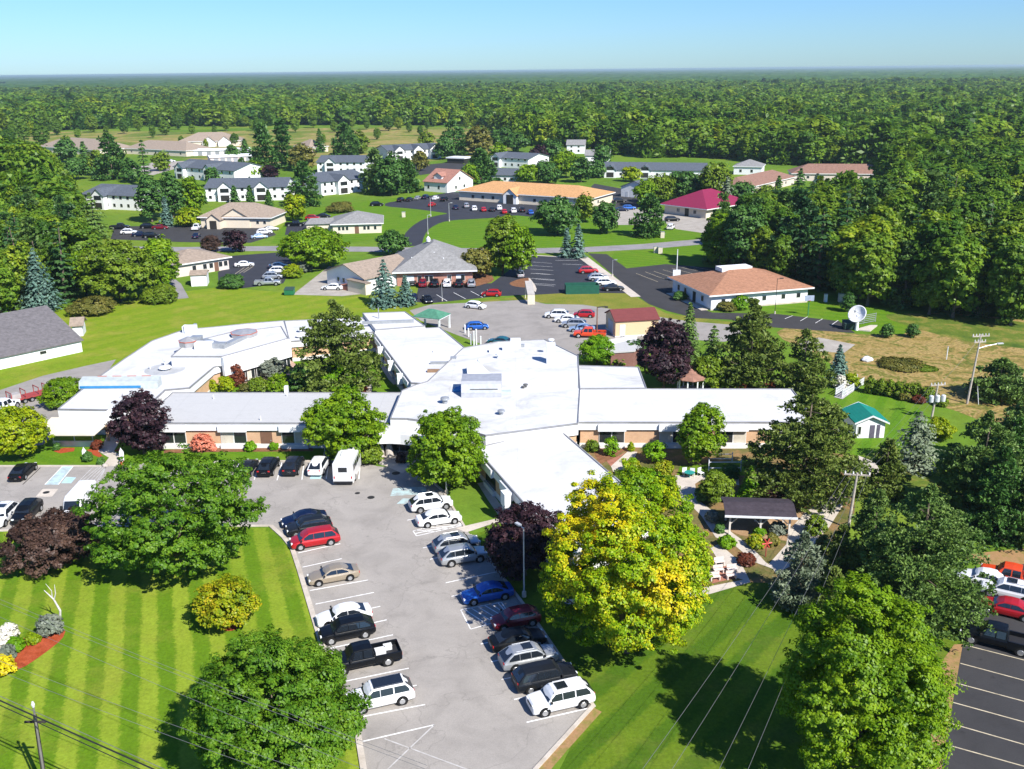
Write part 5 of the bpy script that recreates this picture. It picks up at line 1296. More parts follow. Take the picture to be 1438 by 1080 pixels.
# two-storey apartment blocks
def apt(label,A,B,D,wh=5.6,rh=2.6,gables=(.5,),nw=8,roofm=None,roof='gable',wallm=None):
    ws=[]
    for i in range(nw):
        u_=(i+.35)/nw
        ws+= [('f',u_,1.2,.9,2.2),('f',u_,1.2,3.6,4.9)] if wh>4.5 else [('f',u_,1.2,.9,2.2)]
    r,L,D=H('apartment_block',label,A,B,D,wh,rh,roof,wallm or sid_w,roofm or sh_dark,cat='apartment block',wins=ws+[('r',.4,1.2,.9,2.2)])
    for g in gables:
        cross_gable(r,L*g,5.2,-2.0,D/2,wh,wh+2.2,roofm or sh_dark,wallm or sid_w)
        m=MB().box(L*g-1.6,L*g+1.6,-2.06,-1.95,.3,2.4); o=m.build('entry',dark_m,r); MB().box(L*g-1.6,L*g+1.6,-2.06,-1.95,3.4,4.9).build('balcony',win_m,r)
    return r
apt('white apartment block with blue grey roof, leftmost, behind left pines',(118,292),(196,296),21,5.0,2.4,(.35,),8)
apt('white apartment block with blue grey roof directly behind the tan clinic',(290,283),(403,281),20,5.0,2.4,(.25,.7),10)
apt('white twin gabled apartment block by the roadside purple shrubs, upper left',(246,250),(330,257),19,5.2,2.6,(.15,.62),8)
apt('white apartment block right of the tall dark pine with central gable',(452,275),(517,268),21,5.2,2.6,(.42,),7)
apt('white apartment block half hidden between two dark pines',(446,243),(512,243),19,5.0,2.4,(.3,),7)
apt('farthest white apartment block with three gables before the golden field',(545,226),(620,222),19,5.4,2.2,(.2,.55,.85),8)
apt('white block with slate roof beside a dark purple tree, upper middle',(688,234),(742,237),19,4.6,2.0,(.2,),6)
apt('low white block with slate roof just behind the orange roof',(686,256),(732,257),12,3.2,2.2,(),5)
apt('long low white block with slate roof before the middle pine wood',(846,249),(990,251),19,3.4,2.4,(.08,.42),14)
H('white_garage','plain white garage with gable end to the left of the maroon roof',(872,276),(909,279),12,3.8,2.2,'gable_y',sid_w,sh_dark,cat='garage',ov=.4,doors=[('f',.2,1.0,2.1,metal_w)])
H('house','small white house with tall chimney among the middle trees',(796,216),(821,216),10,5.0,2.4,'gable',sid_w,sh_grey,cat='house',wins=W2((.2,.6),1.2,1,2.4)+W2((.2,.6),1.2,3.4,4.6))
H('house','white two storey house partly hidden right of the chimney house',(822,233),(856,233),10,5.2,2.2,'gable',sid_w,sh_grey,cat='house',wins=W2((.2,.5,.75),1.2,1,2.4))
H('house','white house with grey roof at the left end of the long brown roof',(1030,245),(1069,246),12,3.6,2.6,'hip',sid_w,sh_grey,cat='house',wins=W2((.2,.6),1.2,1,2.4))
H('long_low_building','long reddish brown roofed building angled away behind the right spruces',(1046,276),(1115,259),14,3.0,3.0,'hip',sid_p,sh_farbrown,wins=W2((.2,.4,.6,.8),1.2,1,2.2))
H('long_low_building','brown roofed wing stretching right into the woods',(1112,254),(1248,255),14,3.0,3.4,'hip',sid_p,sh_farbrown,wins=W2((.15,.3,.5,.7,.85),1.2,1,2.2))
H('townhouse_row','leftmost far tan roofed townhouse row with pale gables',(55,213),(140,219),24,3.2,5.2,'hip',sid_c,sh_tan,wins=W2((.1,.3,.5,.7,.9),1.4,1,2.3))
H('townhouse_row','tan roofed townhouse row right of the far left one',(176,216),(262,220),20,3.2,4.4,'hip',sid_c,sh_tan,wins=W2((.1,.3,.5,.7,.9),1.4,1,2.3))
r,L,D=H('townhouse_row','tan roofed townhouse row with two white gables near the pine pair',(250,207),(338,205),24,3.4,5.0,'hip',sid_c,sh_tan,wins=W2((.1,.25,.8),1.4,1,2.3))
cross_gable(r,L*.5,8,-2,9,3.2,6.4,sh_tan,sid_w); cross_gable(r,L*.75,8,-2,9,3.2,6.4,sh_tan,sid_w)
H('garage_row','long low white garage row in front of the tan townhouses',(272,219),(352,217),8,2.8,.9,'gable',sid_w,metal_w,cat='garage row',doors=[('f',.08+i*.15,2.4,2.2,metal_m) for i in range(6)])
H('garage_row','second low white garage row with pinkish wall, nearer the camera',(296,229),(356,226),8,2.8,.9,'gable',sid_p,metal_w,cat='garage row',doors=[('f',.08+i*.15,2.4,2.2,metal_m) for i in range(6)])
H('townhouse','tan roofed townhouse between the two tall pine groups',(434,215),(461,213),16,3.2,4.0,'hip',sid_c,sh_tan,wins=W2((.2,.6),1.4,1,2.3))
H('farm_building','distant white shed at the edge of the left fields',(126,176),(137,175),10,4,2,'gable',sid_w,metal_w,cat='shed',wins=W2((.4,),2,1,2.4))
H('farm_building','distant white cottage left of the small purple tree on the horizon field',(170,166),(175,166),8,4,2,'gable',sid_w,metal_w,cat='shed',wins=W2((.4,),2,1,2.4))
H('farm_building','distant white farmhouse right of the small purple tree',(206,169),(211,169),10,6,3,'gable',sid_w,metal_w,cat='house',wins=W2((.4,),2,1,2.4))
H('farm_building','distant white barn above the tall pine pair on the field edge',(388,170),(402,171),12,4,3,'gable',sid_w,sh_grey,cat='barn',wins=W2((.4,),2,1,2.4))
H('house','white house in a clearing of the far right woods',(1404,166),(1424,167),14,5,3,'gable',sid_w,sh_grey,cat='house',wins=W2((.2,.6),2,1,2.4))
H('carport','dark flat carport among the cars left of the upper middle trees',(628,229),(652,230),8,2.6,.2,'flat',dark_m,metal_w,cat='carport')
# white shed with green roof
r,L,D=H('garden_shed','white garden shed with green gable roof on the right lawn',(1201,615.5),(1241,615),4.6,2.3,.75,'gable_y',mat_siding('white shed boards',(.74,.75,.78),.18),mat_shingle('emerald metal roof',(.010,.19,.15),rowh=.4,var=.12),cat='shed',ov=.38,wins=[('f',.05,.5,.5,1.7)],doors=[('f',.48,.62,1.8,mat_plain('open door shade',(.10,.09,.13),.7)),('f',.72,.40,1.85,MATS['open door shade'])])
MB().add([(-.40,-.42,2.02),(L/2,-.42,3.03),(L+.40,-.42,2.02),(L+.40,-.42,2.24),(L/2,-.42,3.26),(-.40,-.42,2.24),(-.40,-.36,2.02),(L/2,-.36,3.03),(L+.40,-.36,2.02),(L+.40,-.36,2.24),(L/2,-.36,3.26),(-.40,-.36,2.24)],[(0,1,4,5),(1,2,3,4),(11,10,7,6),(10,9,8,7),(0,6,7,1),(1,7,8,2),(2,8,9,3),(3,9,10,4),(4,10,11,5),(5,11,6,0)]).build('barge_board',metal_w,r)
MB().add([(-.40,D+.38,2.02),(L/2,D+.38,3.03),(L+.40,D+.38,2.02),(L+.40,D+.38,2.28),(L/2,D+.38,3.28),(-.40,D+.38,2.28),(-.40,D+.45,2.02),(L/2,D+.45,3.03),(L+.40,D+.45,2.02),(L+.40,D+.45,2.28),(L/2,D+.45,3.28),(-.40,D+.45,2.28)],[(0,1,4,5),(1,2,3,4),(11,10,7,6),(10,9,8,7),(0,6,7,1),(1,7,8,2),(2,8,9,3),(3,9,10,4),(4,10,11,5),(5,11,6,0)]).build('barge_board',metal_w,r)
# gazebo
gz=G(969,548.5); gr_=empty('gazebo',gz,0,'wooden gazebo with reddish roof and white posts behind the east wing','gazebo')
MB().lathe([(2.35,2.1),(2.3,2.22),(1.4,2.75),(.3,3.2),(.28,3.32),(.05,3.45)],n=8).build('roof',mat_shingle('cedar shingles',(.28,.15,.11)),gr_)
for k in range(8):
    a=math.pi*2*(k+.5)/8; MB().box(math.cos(a)*1.9-.09,math.cos(a)*1.9+.09,math.sin(a)*1.9-.09,math.sin(a)*1.9+.09,0,2.15).build('post',metal_w,gr_)
MB().lathe([(2.1,0),(2.1,.18)],n=8).build('floor',conc,gr_)
# pavilion: dark roof on white timber frame with knee braces
pa,pb=G(1024,751),G(1110,754); dp=(pb-pa); Lp=dp.length; pv=empty('pavilion',pa,math.atan2(dp.y,dp.x),'open sided garden pavilion with dark roof and white braced posts','pavilion')
wood=mat_plain('painted white timber',(.62,.58,.52),.7); Dp=3.3; hp=2.5
MB().add([(-.6,-.6,hp),(Lp+.4,-.6,hp),(Lp+.4,Dp/2,hp+.5),(-.6,Dp/2,hp+.5),(Lp+.4,Dp+.6,hp),(-.6,Dp+.6,hp)]+[(-.6,-.6,hp-.1),(Lp+.4,-.6,hp-.1),(Lp+.4,Dp/2,hp+.4),(-.6,Dp/2,hp+.4),(Lp+.4,Dp+.6,hp-.1),(-.6,Dp+.6,hp-.1)],[(0,1,2,3),(3,2,4,5),(9,8,7,6),(11,10,8,9),(0,6,7,1),(5,4,10,11),(1,7,8,2),(2,8,10,4),(0,3,9,6),(3,5,11,9)]).build('roof',mat_shingle('dark plum shingles',(.055,.045,.055)),pv)
MB().box(-.65,Lp+.45,-.66,-.605,hp-.22,hp+.02).build('fascia_board',metal_w,pv)
for y in (0,Dp):
    MB().box(-.3,Lp+.2,y-.08,y+.08,hp-.35,hp-.12).build('beam',wood,pv)
    for x in (0,Lp/2,Lp-.2):
        MB().box(x-.09,x+.09,y-.091,y+.091,0,hp-.35).build('post',wood,pv)
        for s in(-1,1):
            if -.1<x+s*.9<Lp+.1: MB().tube((x,y,hp-1.25),(x+s*.9,y,hp-.38),.06,None,5).build('brace',wood,pv)
# garden trellis screen / fence panels beyond the ginkgo
# ================================================================== vehicles
aL=azim((435,830),(517,815)); aR=azim((739.6,1015),(832,994)); aT=azim((357,674),(365,662)); aW=azim((32,681),(57,657)); PI=math.pi
gL='cars parked in the left column of the main lot'; gR='cars parked in the right column of the main lot'
gT='vehicles nosed in towards the west wing lawn'; gW='vehicles in the lot at the left edge'
V=vehicle
V('sedan','navy',427,728,aL+PI,'dark navy car, farthest of the left column in the main lot',gL)
V('suv','charcoal',434,740,aL+PI,'black glossy crossover between the navy car and the red minivan',gL)
V('minivan','red',442,757,aL+PI,'bright red minivan parked nose to the left kerb',gL)
V('sedan','tan',468,806,aL+PI,'silver beige sedan alone between empty stalls in the left column',gL)
V('sedan','white',483,863,aL+PI,'white sedan beside a black SUV in the left column',gL)
V('suv','black',487,885,aL+PI,'black SUV between the white sedan and the black pickup',gL)
pk=V('pickup','black',512,924,aL+PI,'black pickup with white boxes in its bed, half under the tree',gL)
V('bigsuvb','white',534,977,aL+PI,'white SUV with black roof beneath the near tree, left column',gL)
V('suvs','white',605,707,aR,'white crossover farthest up the right column by the lawn',gR)
V('sedan','white',616,727,aR,'white sedan right beside the hatched bay, right column',gR)
V('suvs','silver',641,764,aR,'pale blue silver SUV with red tail lights below the hatched bay',gR)
V('suv','silver',650,780,aR,'silver crossover just in front of the dark purple tree',gR)
V('sedan','blue',684,832,aR+PI,'bright blue sedan alone above the second hatched bay',gR)
V('hatch','darkred',724,868,aR+PI,'dark red hatchback right below the second hatched bay',gR)
V('sedan','black',727,897,aR,'black sedan with red tail lights between the red hatchback and the silver wagon',gR)
V('suvs','silver',742,923,aR,'silver SUV with two dark sunroof panels beside the yellow tree',gR)
V('bigsuv','charcoal',765,951,aR,'large charcoal SUV second from the bottom of the right column',gR)
V('bigsuvs','white',787,981,aR+PI,'white SUV with dark sunroof, nearest car in the right column',gR)
V('sedan','charcoal',347,656,aT,'dark car leftmost of those nosed in to the west wing lawn',gT)
V('suv','black',377,655,aT,'black SUV with bright rear lights, second from the left before the west wing',gT)
V('suv','charcoal',412,654,aT,'black crossover third from the left before the west wing',gT)
V('suv','white',448,654,aT-.03,'white wagon on the blue accessible bay left of the minibus',gT)
V('bus','white',489,653,aT,'white minibus with a dark square rear window near the main entrance',gT,z=1.2)
V('sedan','black',32,661,aW,'black sedan nosed in to the lawn at the far left edge',gW)
V('suvs','white',4,724,aW+PI,'white crossover cut off by the left edge',gW)
V('suv','black',38,719,aW+PI,'black crossover between the white car and the white van',gW)
V('van','white',112,708,aW+PI,'tall white cargo van behind the brown leaved bush',gW,z=1.0)
# far left white truck
V('pickup','white',3,573,R(80),'white pickup towing near a red trailer at the left edge',None)
# upper pale lot
gU='vehicles in the old pale lot behind the building'
V('hatch','blue',670,458,R(8),'bright blue hatchback in the old pale lot',gU)
V('sedan','teal',703,479,R(160),'teal sedan partly hidden by the roof edge',gU)
V('hatch','white',668,429,R(-25),'small white car on the far edge of the old pale lot',gU)
aU=R(-8)
V('suv','white',782,442,aU+PI,'white SUV, farthest of the slanting row in the old lot',gU)
V('sedan','white',796,448,aU+PI,'white sedan second in the slanting row in the old lot',gU)
V('suv','silver',806,455,aU+PI,'pale silver SUV third in the slanting row in the old lot',gU)
V('sedan','skyblue',817,461,aU+PI,'pale blue sedan fourth in the slanting row in the old lot',gU)
V('hatch','red',820,441,aU+PI,'crimson hatchback apart from the row near the dry verge',gU)
V('pickup','orangered',828,469,aU+PI,'orange red pickup beside the metal garage',gU)
# clinic lot
gC='cars parked along the brick clinic'
aC=azim((624,424),(609,412))+.05
aN=R(92)
for i,(x,y,k,c,l) in enumerate(((580,396,'sedan','charcoal','dark car half hidden by the blue spruce before the brick clinic'),(594,398,'suv','darkred','dark red SUV, left of the clinic windows'),(611,398,'suv','black','black SUV with red lights before the clinic windows'),(628,398,'suv','white','white SUV among dark cars before the brick clinic'),(645,398,'suv','black','black SUV between white and silver cars by the clinic'),(662,398,'suv','silver','silver SUV, rightmost along the brick clinic wall'))):
    V(k,c,x,y,aN,l,gC)
V('sedan','navy',580,418,aN+PI,'navy car in the lower clinic row beside the blue spruce',gC)
V('sedan','black',600,420,aN+PI+.2,'black car with white stripe of glare, lower clinic row',gC)
V('hatch','red',690,412,R(175),'small red car alone in the lower clinic row',gC)
V('hatch','silver',731,385,aN,'silver car tucked beneath the columnar maples',gC)
gD='cars parked along the concrete strip'
V('suv','red',826,380,R(5),'red SUV at the top of the row by the concrete strip',gD)
V('suv','silver',840,390,R(5),'silver SUV second in the row by the concrete strip',gD)
V('suv','white',850,397,R(5),'white SUV third in the row by the concrete strip',gD)
V('sedan','charcoal',861,404,R(5),'dark sedan with bright roof, last in the row by the concrete strip',gD)
V('sedan','white',467,403,R(176),'white sedan on the gravel drive before the small white house',None)
gE='vehicles in the dark lot left of the round tree'
V('sedan','white',343,371,R(15),'white sedan alone in the dark lot left of the round tree',gE)
V('suv','white',392,380,R(5),'white SUV in the dark lot, right of the others',gE)
V('suv','silver',383,388,R(5),'silver SUV between white SUV and silver pickup',gE)
V('pickup','silver',376,397,R(5),'silver pickup at the corner of the dark lot near the hedge',gE)
V('sedan','silver',391,373,R(5),'pale car half hidden behind the yellow bushes',gE)
gF='vehicles in the upper left clinic lot'
V('suv','white',181,326,R(10),'white SUV leftmost in the upper left lot',gF)
V('sedan','navy',197,329,R(10),'navy sedan right beside the white SUV in the upper left lot',gF)
V('suv','black',212,331,R(10),'black SUV at the near edge of the upper left lot',gF)
V('pickup','charcoal',168,319,R(5),'grey pickup at the back left of the upper left lot',gF)
V('suv','black',208,318,R(5),'black SUV at the back of the upper left lot',gF)
V('sedan','darkred',225,319,R(5),'maroon sedan at the back of the upper left lot by the blue spruce',gF)
V('pickup','white',276,320,R(95),'white pickup facing the porch of the tan clinic',gF,name='pickup_truck')
V('sedan','navy',276,331,R(95),'navy car right below the white pickup in the clinic lot',gF)
V('suv','white',371,326,R(20),'white SUV at the right corner of the tan clinic',gF)
V('sedan','skyblue',364,332,R(20),'pale blue car below the white SUV by the tan clinic',gF)
V('sedan','silver',380,321,R(20),'silver car touching the clinic corner under the yellow maple',gF)
V('hatch','red',376,313,R(20),'red hatchback behind the silver car by the tan clinic',gF)
gG='cars on the bungalow drive'
V('pickup','black',414,315,R(0),'black pickup on the drive left of the bungalow',gG)
V('suv','red',439,306,R(0),'red SUV behind the bungalow garage',gG)
V('sedan','charcoal',454,303,R(0),'dark car beside the red SUV behind the bungalow',gG)
V('suv','black',529,287,R(0),'black SUV alone at the end of the curved dark driveway',None)
gH='cars in the lot in front of the orange roofed office'
far=[(563,281,'suv','black','black SUV at the far left of the row'),(575,280,'sedan','charcoal','dark sedan next to the far left black SUV'),(587,278,'sedan','silver','silver sedan in the left row near the white house'),(598,277,'suv','navy','navy SUV before the white house'),(612,278,'sedan','white','white sedan before the white house'),(624,280,'suv','black','black SUV below the white house gable'),(607,287,'sedan','red','red car alone in the middle of the lot'),(640,291,'sedan','navy','navy car left of the white SUV before the orange roof'),(655,289,'suv','silver','silver SUV before the left end of the orange roof'),(666,293,'suv','white','white SUV before the left end of the orange roof'),(679,294,'sedan','red','red sedan between white and dark cars before the orange roof'),(691,294,'sedan','charcoal','dark sedan right of the red sedan before the orange roof'),(701,292,'suv','white','white SUV left of the porch of the orange roofed office'),(708,297,'sedan','red','second red sedan, under the porch of the orange roofed office'),(721,296,'suv','white','white SUV right of the second red sedan'),(733,295,'suv','black','black SUV by the porch of the orange roofed office'),(745,298,'sedan','blue','blue sedan at the right end of the row')]
for i,(x,y,k,c,l) in enumerate(far): V(k,c,x,y,R(95 if i>6 else 75),l+('' if len(l.split())>7 else ', orange roof lot'),gH)
V('suv','charcoal',870,282,R(5),'dark SUV behind the white garage','cars behind the maroon roofed office')
V('sedan','navy',873,294,R(5),'navy sedan left of the tall spruce by the gravel yard','cars behind the maroon roofed office')
V('suv','blue',883,292,R(5),'blue SUV half behind the tall spruce by the gravel yard','cars behind the maroon roofed office')
V('suv','black',944,308,R(10),'black SUV under the corner of the maroon roof',None)
V('suv','white',942,319,R(70),'white SUV on the gravel below the maroon roof',None)
V('sedan','darkred',1154,269,R(10),'dark car in front of the long brown roofed wing',None)
V('sedan','darkred',233,233,R(10),'maroon car on the road between far apartment blocks',None)
V('sedan','white',240,226,R(10),'white car on the far pale lot by apartment blocks',None)
V('sedan','silver',585,232,R(0),'silver car by the farthest white apartment block',None)
# lower right lot
gX='vehicles in the dark lot at the right edge'
aX=azim((1352.7,905.7),(1438,928))
V('pickup','black',1403,893,aX+PI,'big black crew cab pickup in the right edge lot',gX,z=.9)
V('sedan','red',1415,853,aX+PI,'red car partly under the pine between white SUV and black pickup',gX)
V('suvs','white',1417,830,aX+PI,'white SUV with roof rails in the right edge lot',gX)
V('pickup','orangered',1424,812,aX+PI,'orange red pickup at the top of the right edge lot',gX)
V('sedan','white',1384,812,aX+PI+.05,'white car whose bonnet shows behind the pine',gX)
# the pickup's load
pp=G(512,924,.6)
for dx,dy,s,l in ((-1.3,.1,.42,'larger white box in the black pickup bed'),(-2.0,-.3,.32,'smaller white box in the black pickup bed')):
    q=Matrix.Rotation(aL+PI,3,'Z')@Vector((dx,dy,0)); o=empty('white_box',(pp.x+q.x,pp.y+q.y,.81),aL,l,'box')
    MB().box(-s,s,-s*.7,s*.7,0,.35).build('crate',metal_w,o); MB().box(-s-.02,s+.02,-s*.7-.02,s*.7+.02,.35,.40).build('lid',frame_m,o)
# red trailer with frames
tp=G(40,562); tr=empty('flatbed_trailer',tp,R(48),'low red flatbed trailer with upright frames at the left edge','trailer')
redm=mat_plain('faded red steel',(.30,.05,.045),.6)
MB().box(-3.2,3.2,-1.1,1.1,.62,.78).build('deck',redm,tr)
MB().box(3.2,4.6,-.06,.06,.6,.7).build('drawbar',redm,tr)
for x in(-.9,.1):
    for s in(-1,1): 
        w_=MB().tube((x,s*1.05,.36),(x,s*1.3,.36),.36,None,14).build('wheel',tyre_m,tr); MB().tube((x,s*1.3,.36),(x,s*1.32,.36),.2,None,8).build('rim',rim_m,w_)
for x in(-2.6,-.6,1.3,2.6): MB().box(x-.05,x+.05,-1.0,-.9,.78,1.9).box(x-.05,x+.05,.9,1.0,.78,1.9).box(x-.05,x+.05,-1.0,1.0,1.8,1.9).build('hoop',redm,tr)
MB().box(-2.4,-1.2,-.7,.6,.78,1.5).build('crate',mat_plain('grey tarp',(.35,.33,.32),.8),tr)

# ================================================================== poles, wires and signs
wire_m=mat_plain('grey wire',(.16,.16,.16),.5,.3,.3); wire_b=mat_plain('black cable',(.02,.02,.02),.5,.3); pole_w=mat_noisy('weathered grey wood pole',[(.3,(.30,.26,.22)),(.7,(.48,.43,.38))],3,.9); pole_d=mat_noisy('dark tarred pole',[(.3,(.03,.025,.02)),(.7,(.06,.05,.04))],3,.9); porc=mat_plain('pale insulator',(.6,.6,.6),.3)
alu=mat_plain('aluminium pole',(.55,.56,.58),.4,.4,.3)
def light_pole(x,y,top,label,heads=2,mat=None,ang=0.6,r=.08,group=None,arm=.8):
    p=G(x,y); Hh=height_at(p,top); o=empty('light_pole',p,ang,label,'light pole',group)
    MB().tube((0,0,.5),(0,0,Hh),r,r*.7,10).build('pole',mat or alu,o); MB().tube((0,0,0),(0,0,.55),r*2.6,r*2.4,12).build('base',conc,o)
    for k in range(heads):
        s=1 if k==0 else -1
        MB().tube((0,0,Hh-.1),(s*arm,0,Hh),.035,None,6).build('arm',mat or alu,o)
        MB().box(s*arm-.12,s*arm+.55*s if s>0 else s*arm+.12,-.16,.16,Hh-.05,Hh+.10).build('lamp_head',mat or alu,o) if s>0 else MB().box(-arm-.55,-arm+.12,-.16,.16,Hh-.05,Hh+.10).build('lamp_head',mat or alu,o)
    return o
light_pole(736,838,741,'tall white light pole in front of the dark purple tree',1,ang=2.2,arm=.6)
light_pole(627,694,655,'short white light pole at the lawn corner beneath the entrance tree',1,ang=1.0,arm=.3)
light_pole(457,641,622,'short white light pole above the white wagon',1,ang=1.0,arm=.3)
light_pole(605,304,278,'left of three slim pale poles by the curved dark driveway',1,ang=0,arm=.6)
light_pole(631,311,285,'right of three slim pale poles by the curved dark driveway',1,ang=0,arm=.6)
light_pole(601,329,302,'nearest of three slim pale poles by the curved dark driveway',1,ang=0,arm=.6)
light_pole(860,388,365,'slim grey pole between the concrete strip and the dark drive',1,mat=metal_m,ang=0,arm=.5)
light_pole(1088,441,391,'thin dark pole in front of the brown roofed office',1,mat=dark_m,ang=0,arm=.6,r=.06)
light_pole(621,423,397,'thin pale pole in the clinic lot among the stalls',1,ang=0,arm=.5,r=.05)
# brown pole in the old lot
p=G(838,474); Hh=height_at(p,431); o=empty('utility_pole',p,.3,'thin brown pole with small head standing beside the orange red pickup','utility pole'); MB().tube((0,0,0),(0,0,Hh),.14,.09,8).build('pole',mat_noisy('brown pole',[(.3,(.14,.07,.04)),(.7,(.2,.11,.07))],3,.9),o); MB().box(0,1.7,-.09,.09,Hh-.15,Hh).build('arm',dark_m,o); MB().box(1.5,2.0,-.16,.16,Hh-.3,Hh-.05).build('lamp_head',dark_m,o)
# tall white sign post with box by the dark drive
p=G(949.7,395); Hh=height_at(p,350); o=empty('sign_pole',p,0,'slim white pole with a white box sign at the dark drive','sign'); MB().tube((0,0,0),(0,0,Hh),.13,.09,8).build('pole',metal_w,o); MB().box(-.85,.85,-.22,.22,.9,2.6).build('sign_box',metal_w,o)
def util_pole(x,y,top,label,lean=(0,0),r=.17,mat=None,cross=(),rot=.5,name='utility_pole'):
    p=G(x,y); Hh=height_at(p,top); o=empty(name,p,rot,label,'utility pole')
    MB().tube((0,0,0),(lean[0],lean[1],Hh),r,r*.62,10).build('pole',mat or pole_w,o)
    for (z,w_,n) in cross:
        a=MB().box(lean[0]-w_/2,lean[0]+w_/2,-.07,.07,Hh-z-.07,Hh-z+.07).build('crossarm',mat or pole_w,o)
        for i in range(n):
            xx=lean[0]-w_/2+.12+(w_-.24)*i/max(1,n-1); MB().lathe([(.05,0),(.09,.05),(.05,.1),(.09,.15),(.05,.2),(.07,.28)],(xx,0,Hh-z+.07),8).build('insulator',porc,a)
    return o,Hh
o,Hh=util_pole(1358,567,470,'tall pale utility pole with street light arm in the golden field',(.6,0),cross=((.25,2.6,6),(1.1,1.8,4)),rot=.15)
MB().path([(.45,0,Hh*.80),(1.6,0,Hh*.83),(3.4,0,Hh*.855)],.05,6).build('lamp_arm',alu,o); MB().box(3.3,4.2,-.16,.16,Hh*.85,Hh*.85+.14).build('lamp_head',alu,o)
p1350=Vector((o.location.x+.5,o.location.y,Hh-.2))
o,Hh=util_pole(1308,588,540,'shorter utility pole carrying three grey transformers, right of the shed',(.3,0),cross=((.1,2.2,5),),rot=.15)
for x in(-.85,.05,.9): MB().lathe([(.26,0),(.30,.05),(.30,.85),(.2,.95)],(x+.25,-.3,Hh-2.4),12).build('transformer',mat_plain('light grey tank',(.55,.57,.60),.5),o)
MB().box(-1.1,1.5,-.1,.1,Hh-2.5,Hh-2.4).build('crossarm',pole_w,o)
p1308=Vector((o.location.x+.3,o.location.y,Hh))
o,Hh=util_pole(1191,742,664,'grey utility pole with crossarm beside the big pines',(.3,0),cross=((.2,2.6,4),),rot=-.2)
p1191=Vector((o.location.x+.3,o.location.y,Hh-.1))
for q,lab in (((1322,580,556),None),):
    pass
p=G(1374,568); g_=empty('guy_post',p,0,'thin leaning pale stake right of the tall street light pole','post'); MB().tube((0,0,0),(-.5,0,2.6),.05,None,6).build('stake',metal_w,g_); MB().tube((-.48,0,2.45),(-.52,0,2.7),.08,None,6).build('cap',metal_m,g_)
p=G(1329,505); g_=empty('marker_post',p,0,'small pale marker post in the golden field','post'); MB().tube((0,0,0),(0,0,2.2),.07,None,6).build('stake',metal_w,g_); MB().tube((0,0,2.2),(0,0,2.3),.1,None,6).build('cap',metal_m,g_)
# lower left pair of poles
pa_=G(66,1118); z0=height_at(pa_,1004)
o=empty('utility_pole',pa_,0,'dark pole at the lower left corner under the cable bundle','utility pole'); MB().tube((0,0,0),(.25,0,z0),.16,.12,8).build('pole',pole_d,o); MB().box(-.5,.9,-.06,.06,z0-.6,z0-.48).build('crossarm',pole_d,o)
pb_=G(70,1140); z1=height_at(pb_,993)
o=empty('utility_pole',(pb_.x,pb_.y,0),0,'pale grey pole leaning behind the dark pole, lower left corner','utility pole'); tipx=G(47,993,z1); MB().tube((0,0,0),(tipx.x-pb_.x,tipx.y-pb_.y,z1),.09,.06,8).build('pole',mat_plain('dull grey pole',(.17,.16,.15),.8),o); MB().lathe([(.08,0),(.12,.2),(.06,.4)],(tipx.x-pb_.x,tipx.y-pb_.y,z1),8).build('cap',porc,o)
def wire(pts,z,r,label,mat,sag=0.3,name='power_line'):
    a=G(*pts[0],z); c=G(*pts[1],z); P=[]
    for i in range(25):
        t=i/24; q=a.lerp(c,t); q.z-=sag*4*t*(1-t); P.append(q)
    o=MB().path(P,r,4).build(name,mat); return tag(o,label,'wire')
zc=z1-.4
wire(((-60,957),(260,1100)),zc,.060,'thickest black cable of the bundle crossing the lower left corner',wire_b,0,'overhead_cable')
wire(((-60,963),(260,1109)),zc-.15,.035,'thin lower cable beneath the thick black one, lower left corner',wire_b,0,'overhead_cable')
wire(((-60,951),(262,1094)),zc+.1,.025,'uppermost grey cable of the bundle in the lower left corner',wire_m,0,'overhead_cable')
for i,(a,c) in enumerate((((-60,817),(600,1075)),((-60,823),(600,1081)),((-60,840),(560,1100)),((-60,905),(480,1100)),((-60,919),(440,1105)))):
    wire((a,c),9.5-i*.35,.016,['topmost thin wire slanting across the striped lawn','thin wire just under the topmost one over the striped lawn','third thin wire from the top over the striped lawn','fourth thin wire from the top over the striped lawn','lowest thin wire over the striped lawn'][i],wire_m,.2)
q=p1191
def wire3(a,b,r,label,sag=.5):
    P=[]
    for i in range(25):
        t=i/24; v_=Vector(a).lerp(Vector(b),t); v_.z-=sag*4*t*(1-t); P.append(v_)
    tag(MB().path(P,r,4).build('power_line',wire_m),label,'wire')
for i,(dx,end) in enumerate(((-1.1,(830,1180)),(-.4,(880,1180)),(.4,(950,1200)),(1.1,(1000,1200)))):
    e=G(end[0],end[1],9.0); wire3((q.x+dx,q.y,q.z),e,.014,['leftmost','second from left','third from left','rightmost'][i]+' thin wire from the pole by the pines over the lower lawn')
for i,dx in enumerate((-.9,0,.9)):
    wire3((q.x+dx,q.y,q.z),(p1308.x+dx,p1308.y,p1308.z),.012,['left','middle','right'][i]+' wire between the pole by the pines and the transformer pole')
wire3(p1308,p1350,.012,'wire from the transformer pole to the tall street light pole')
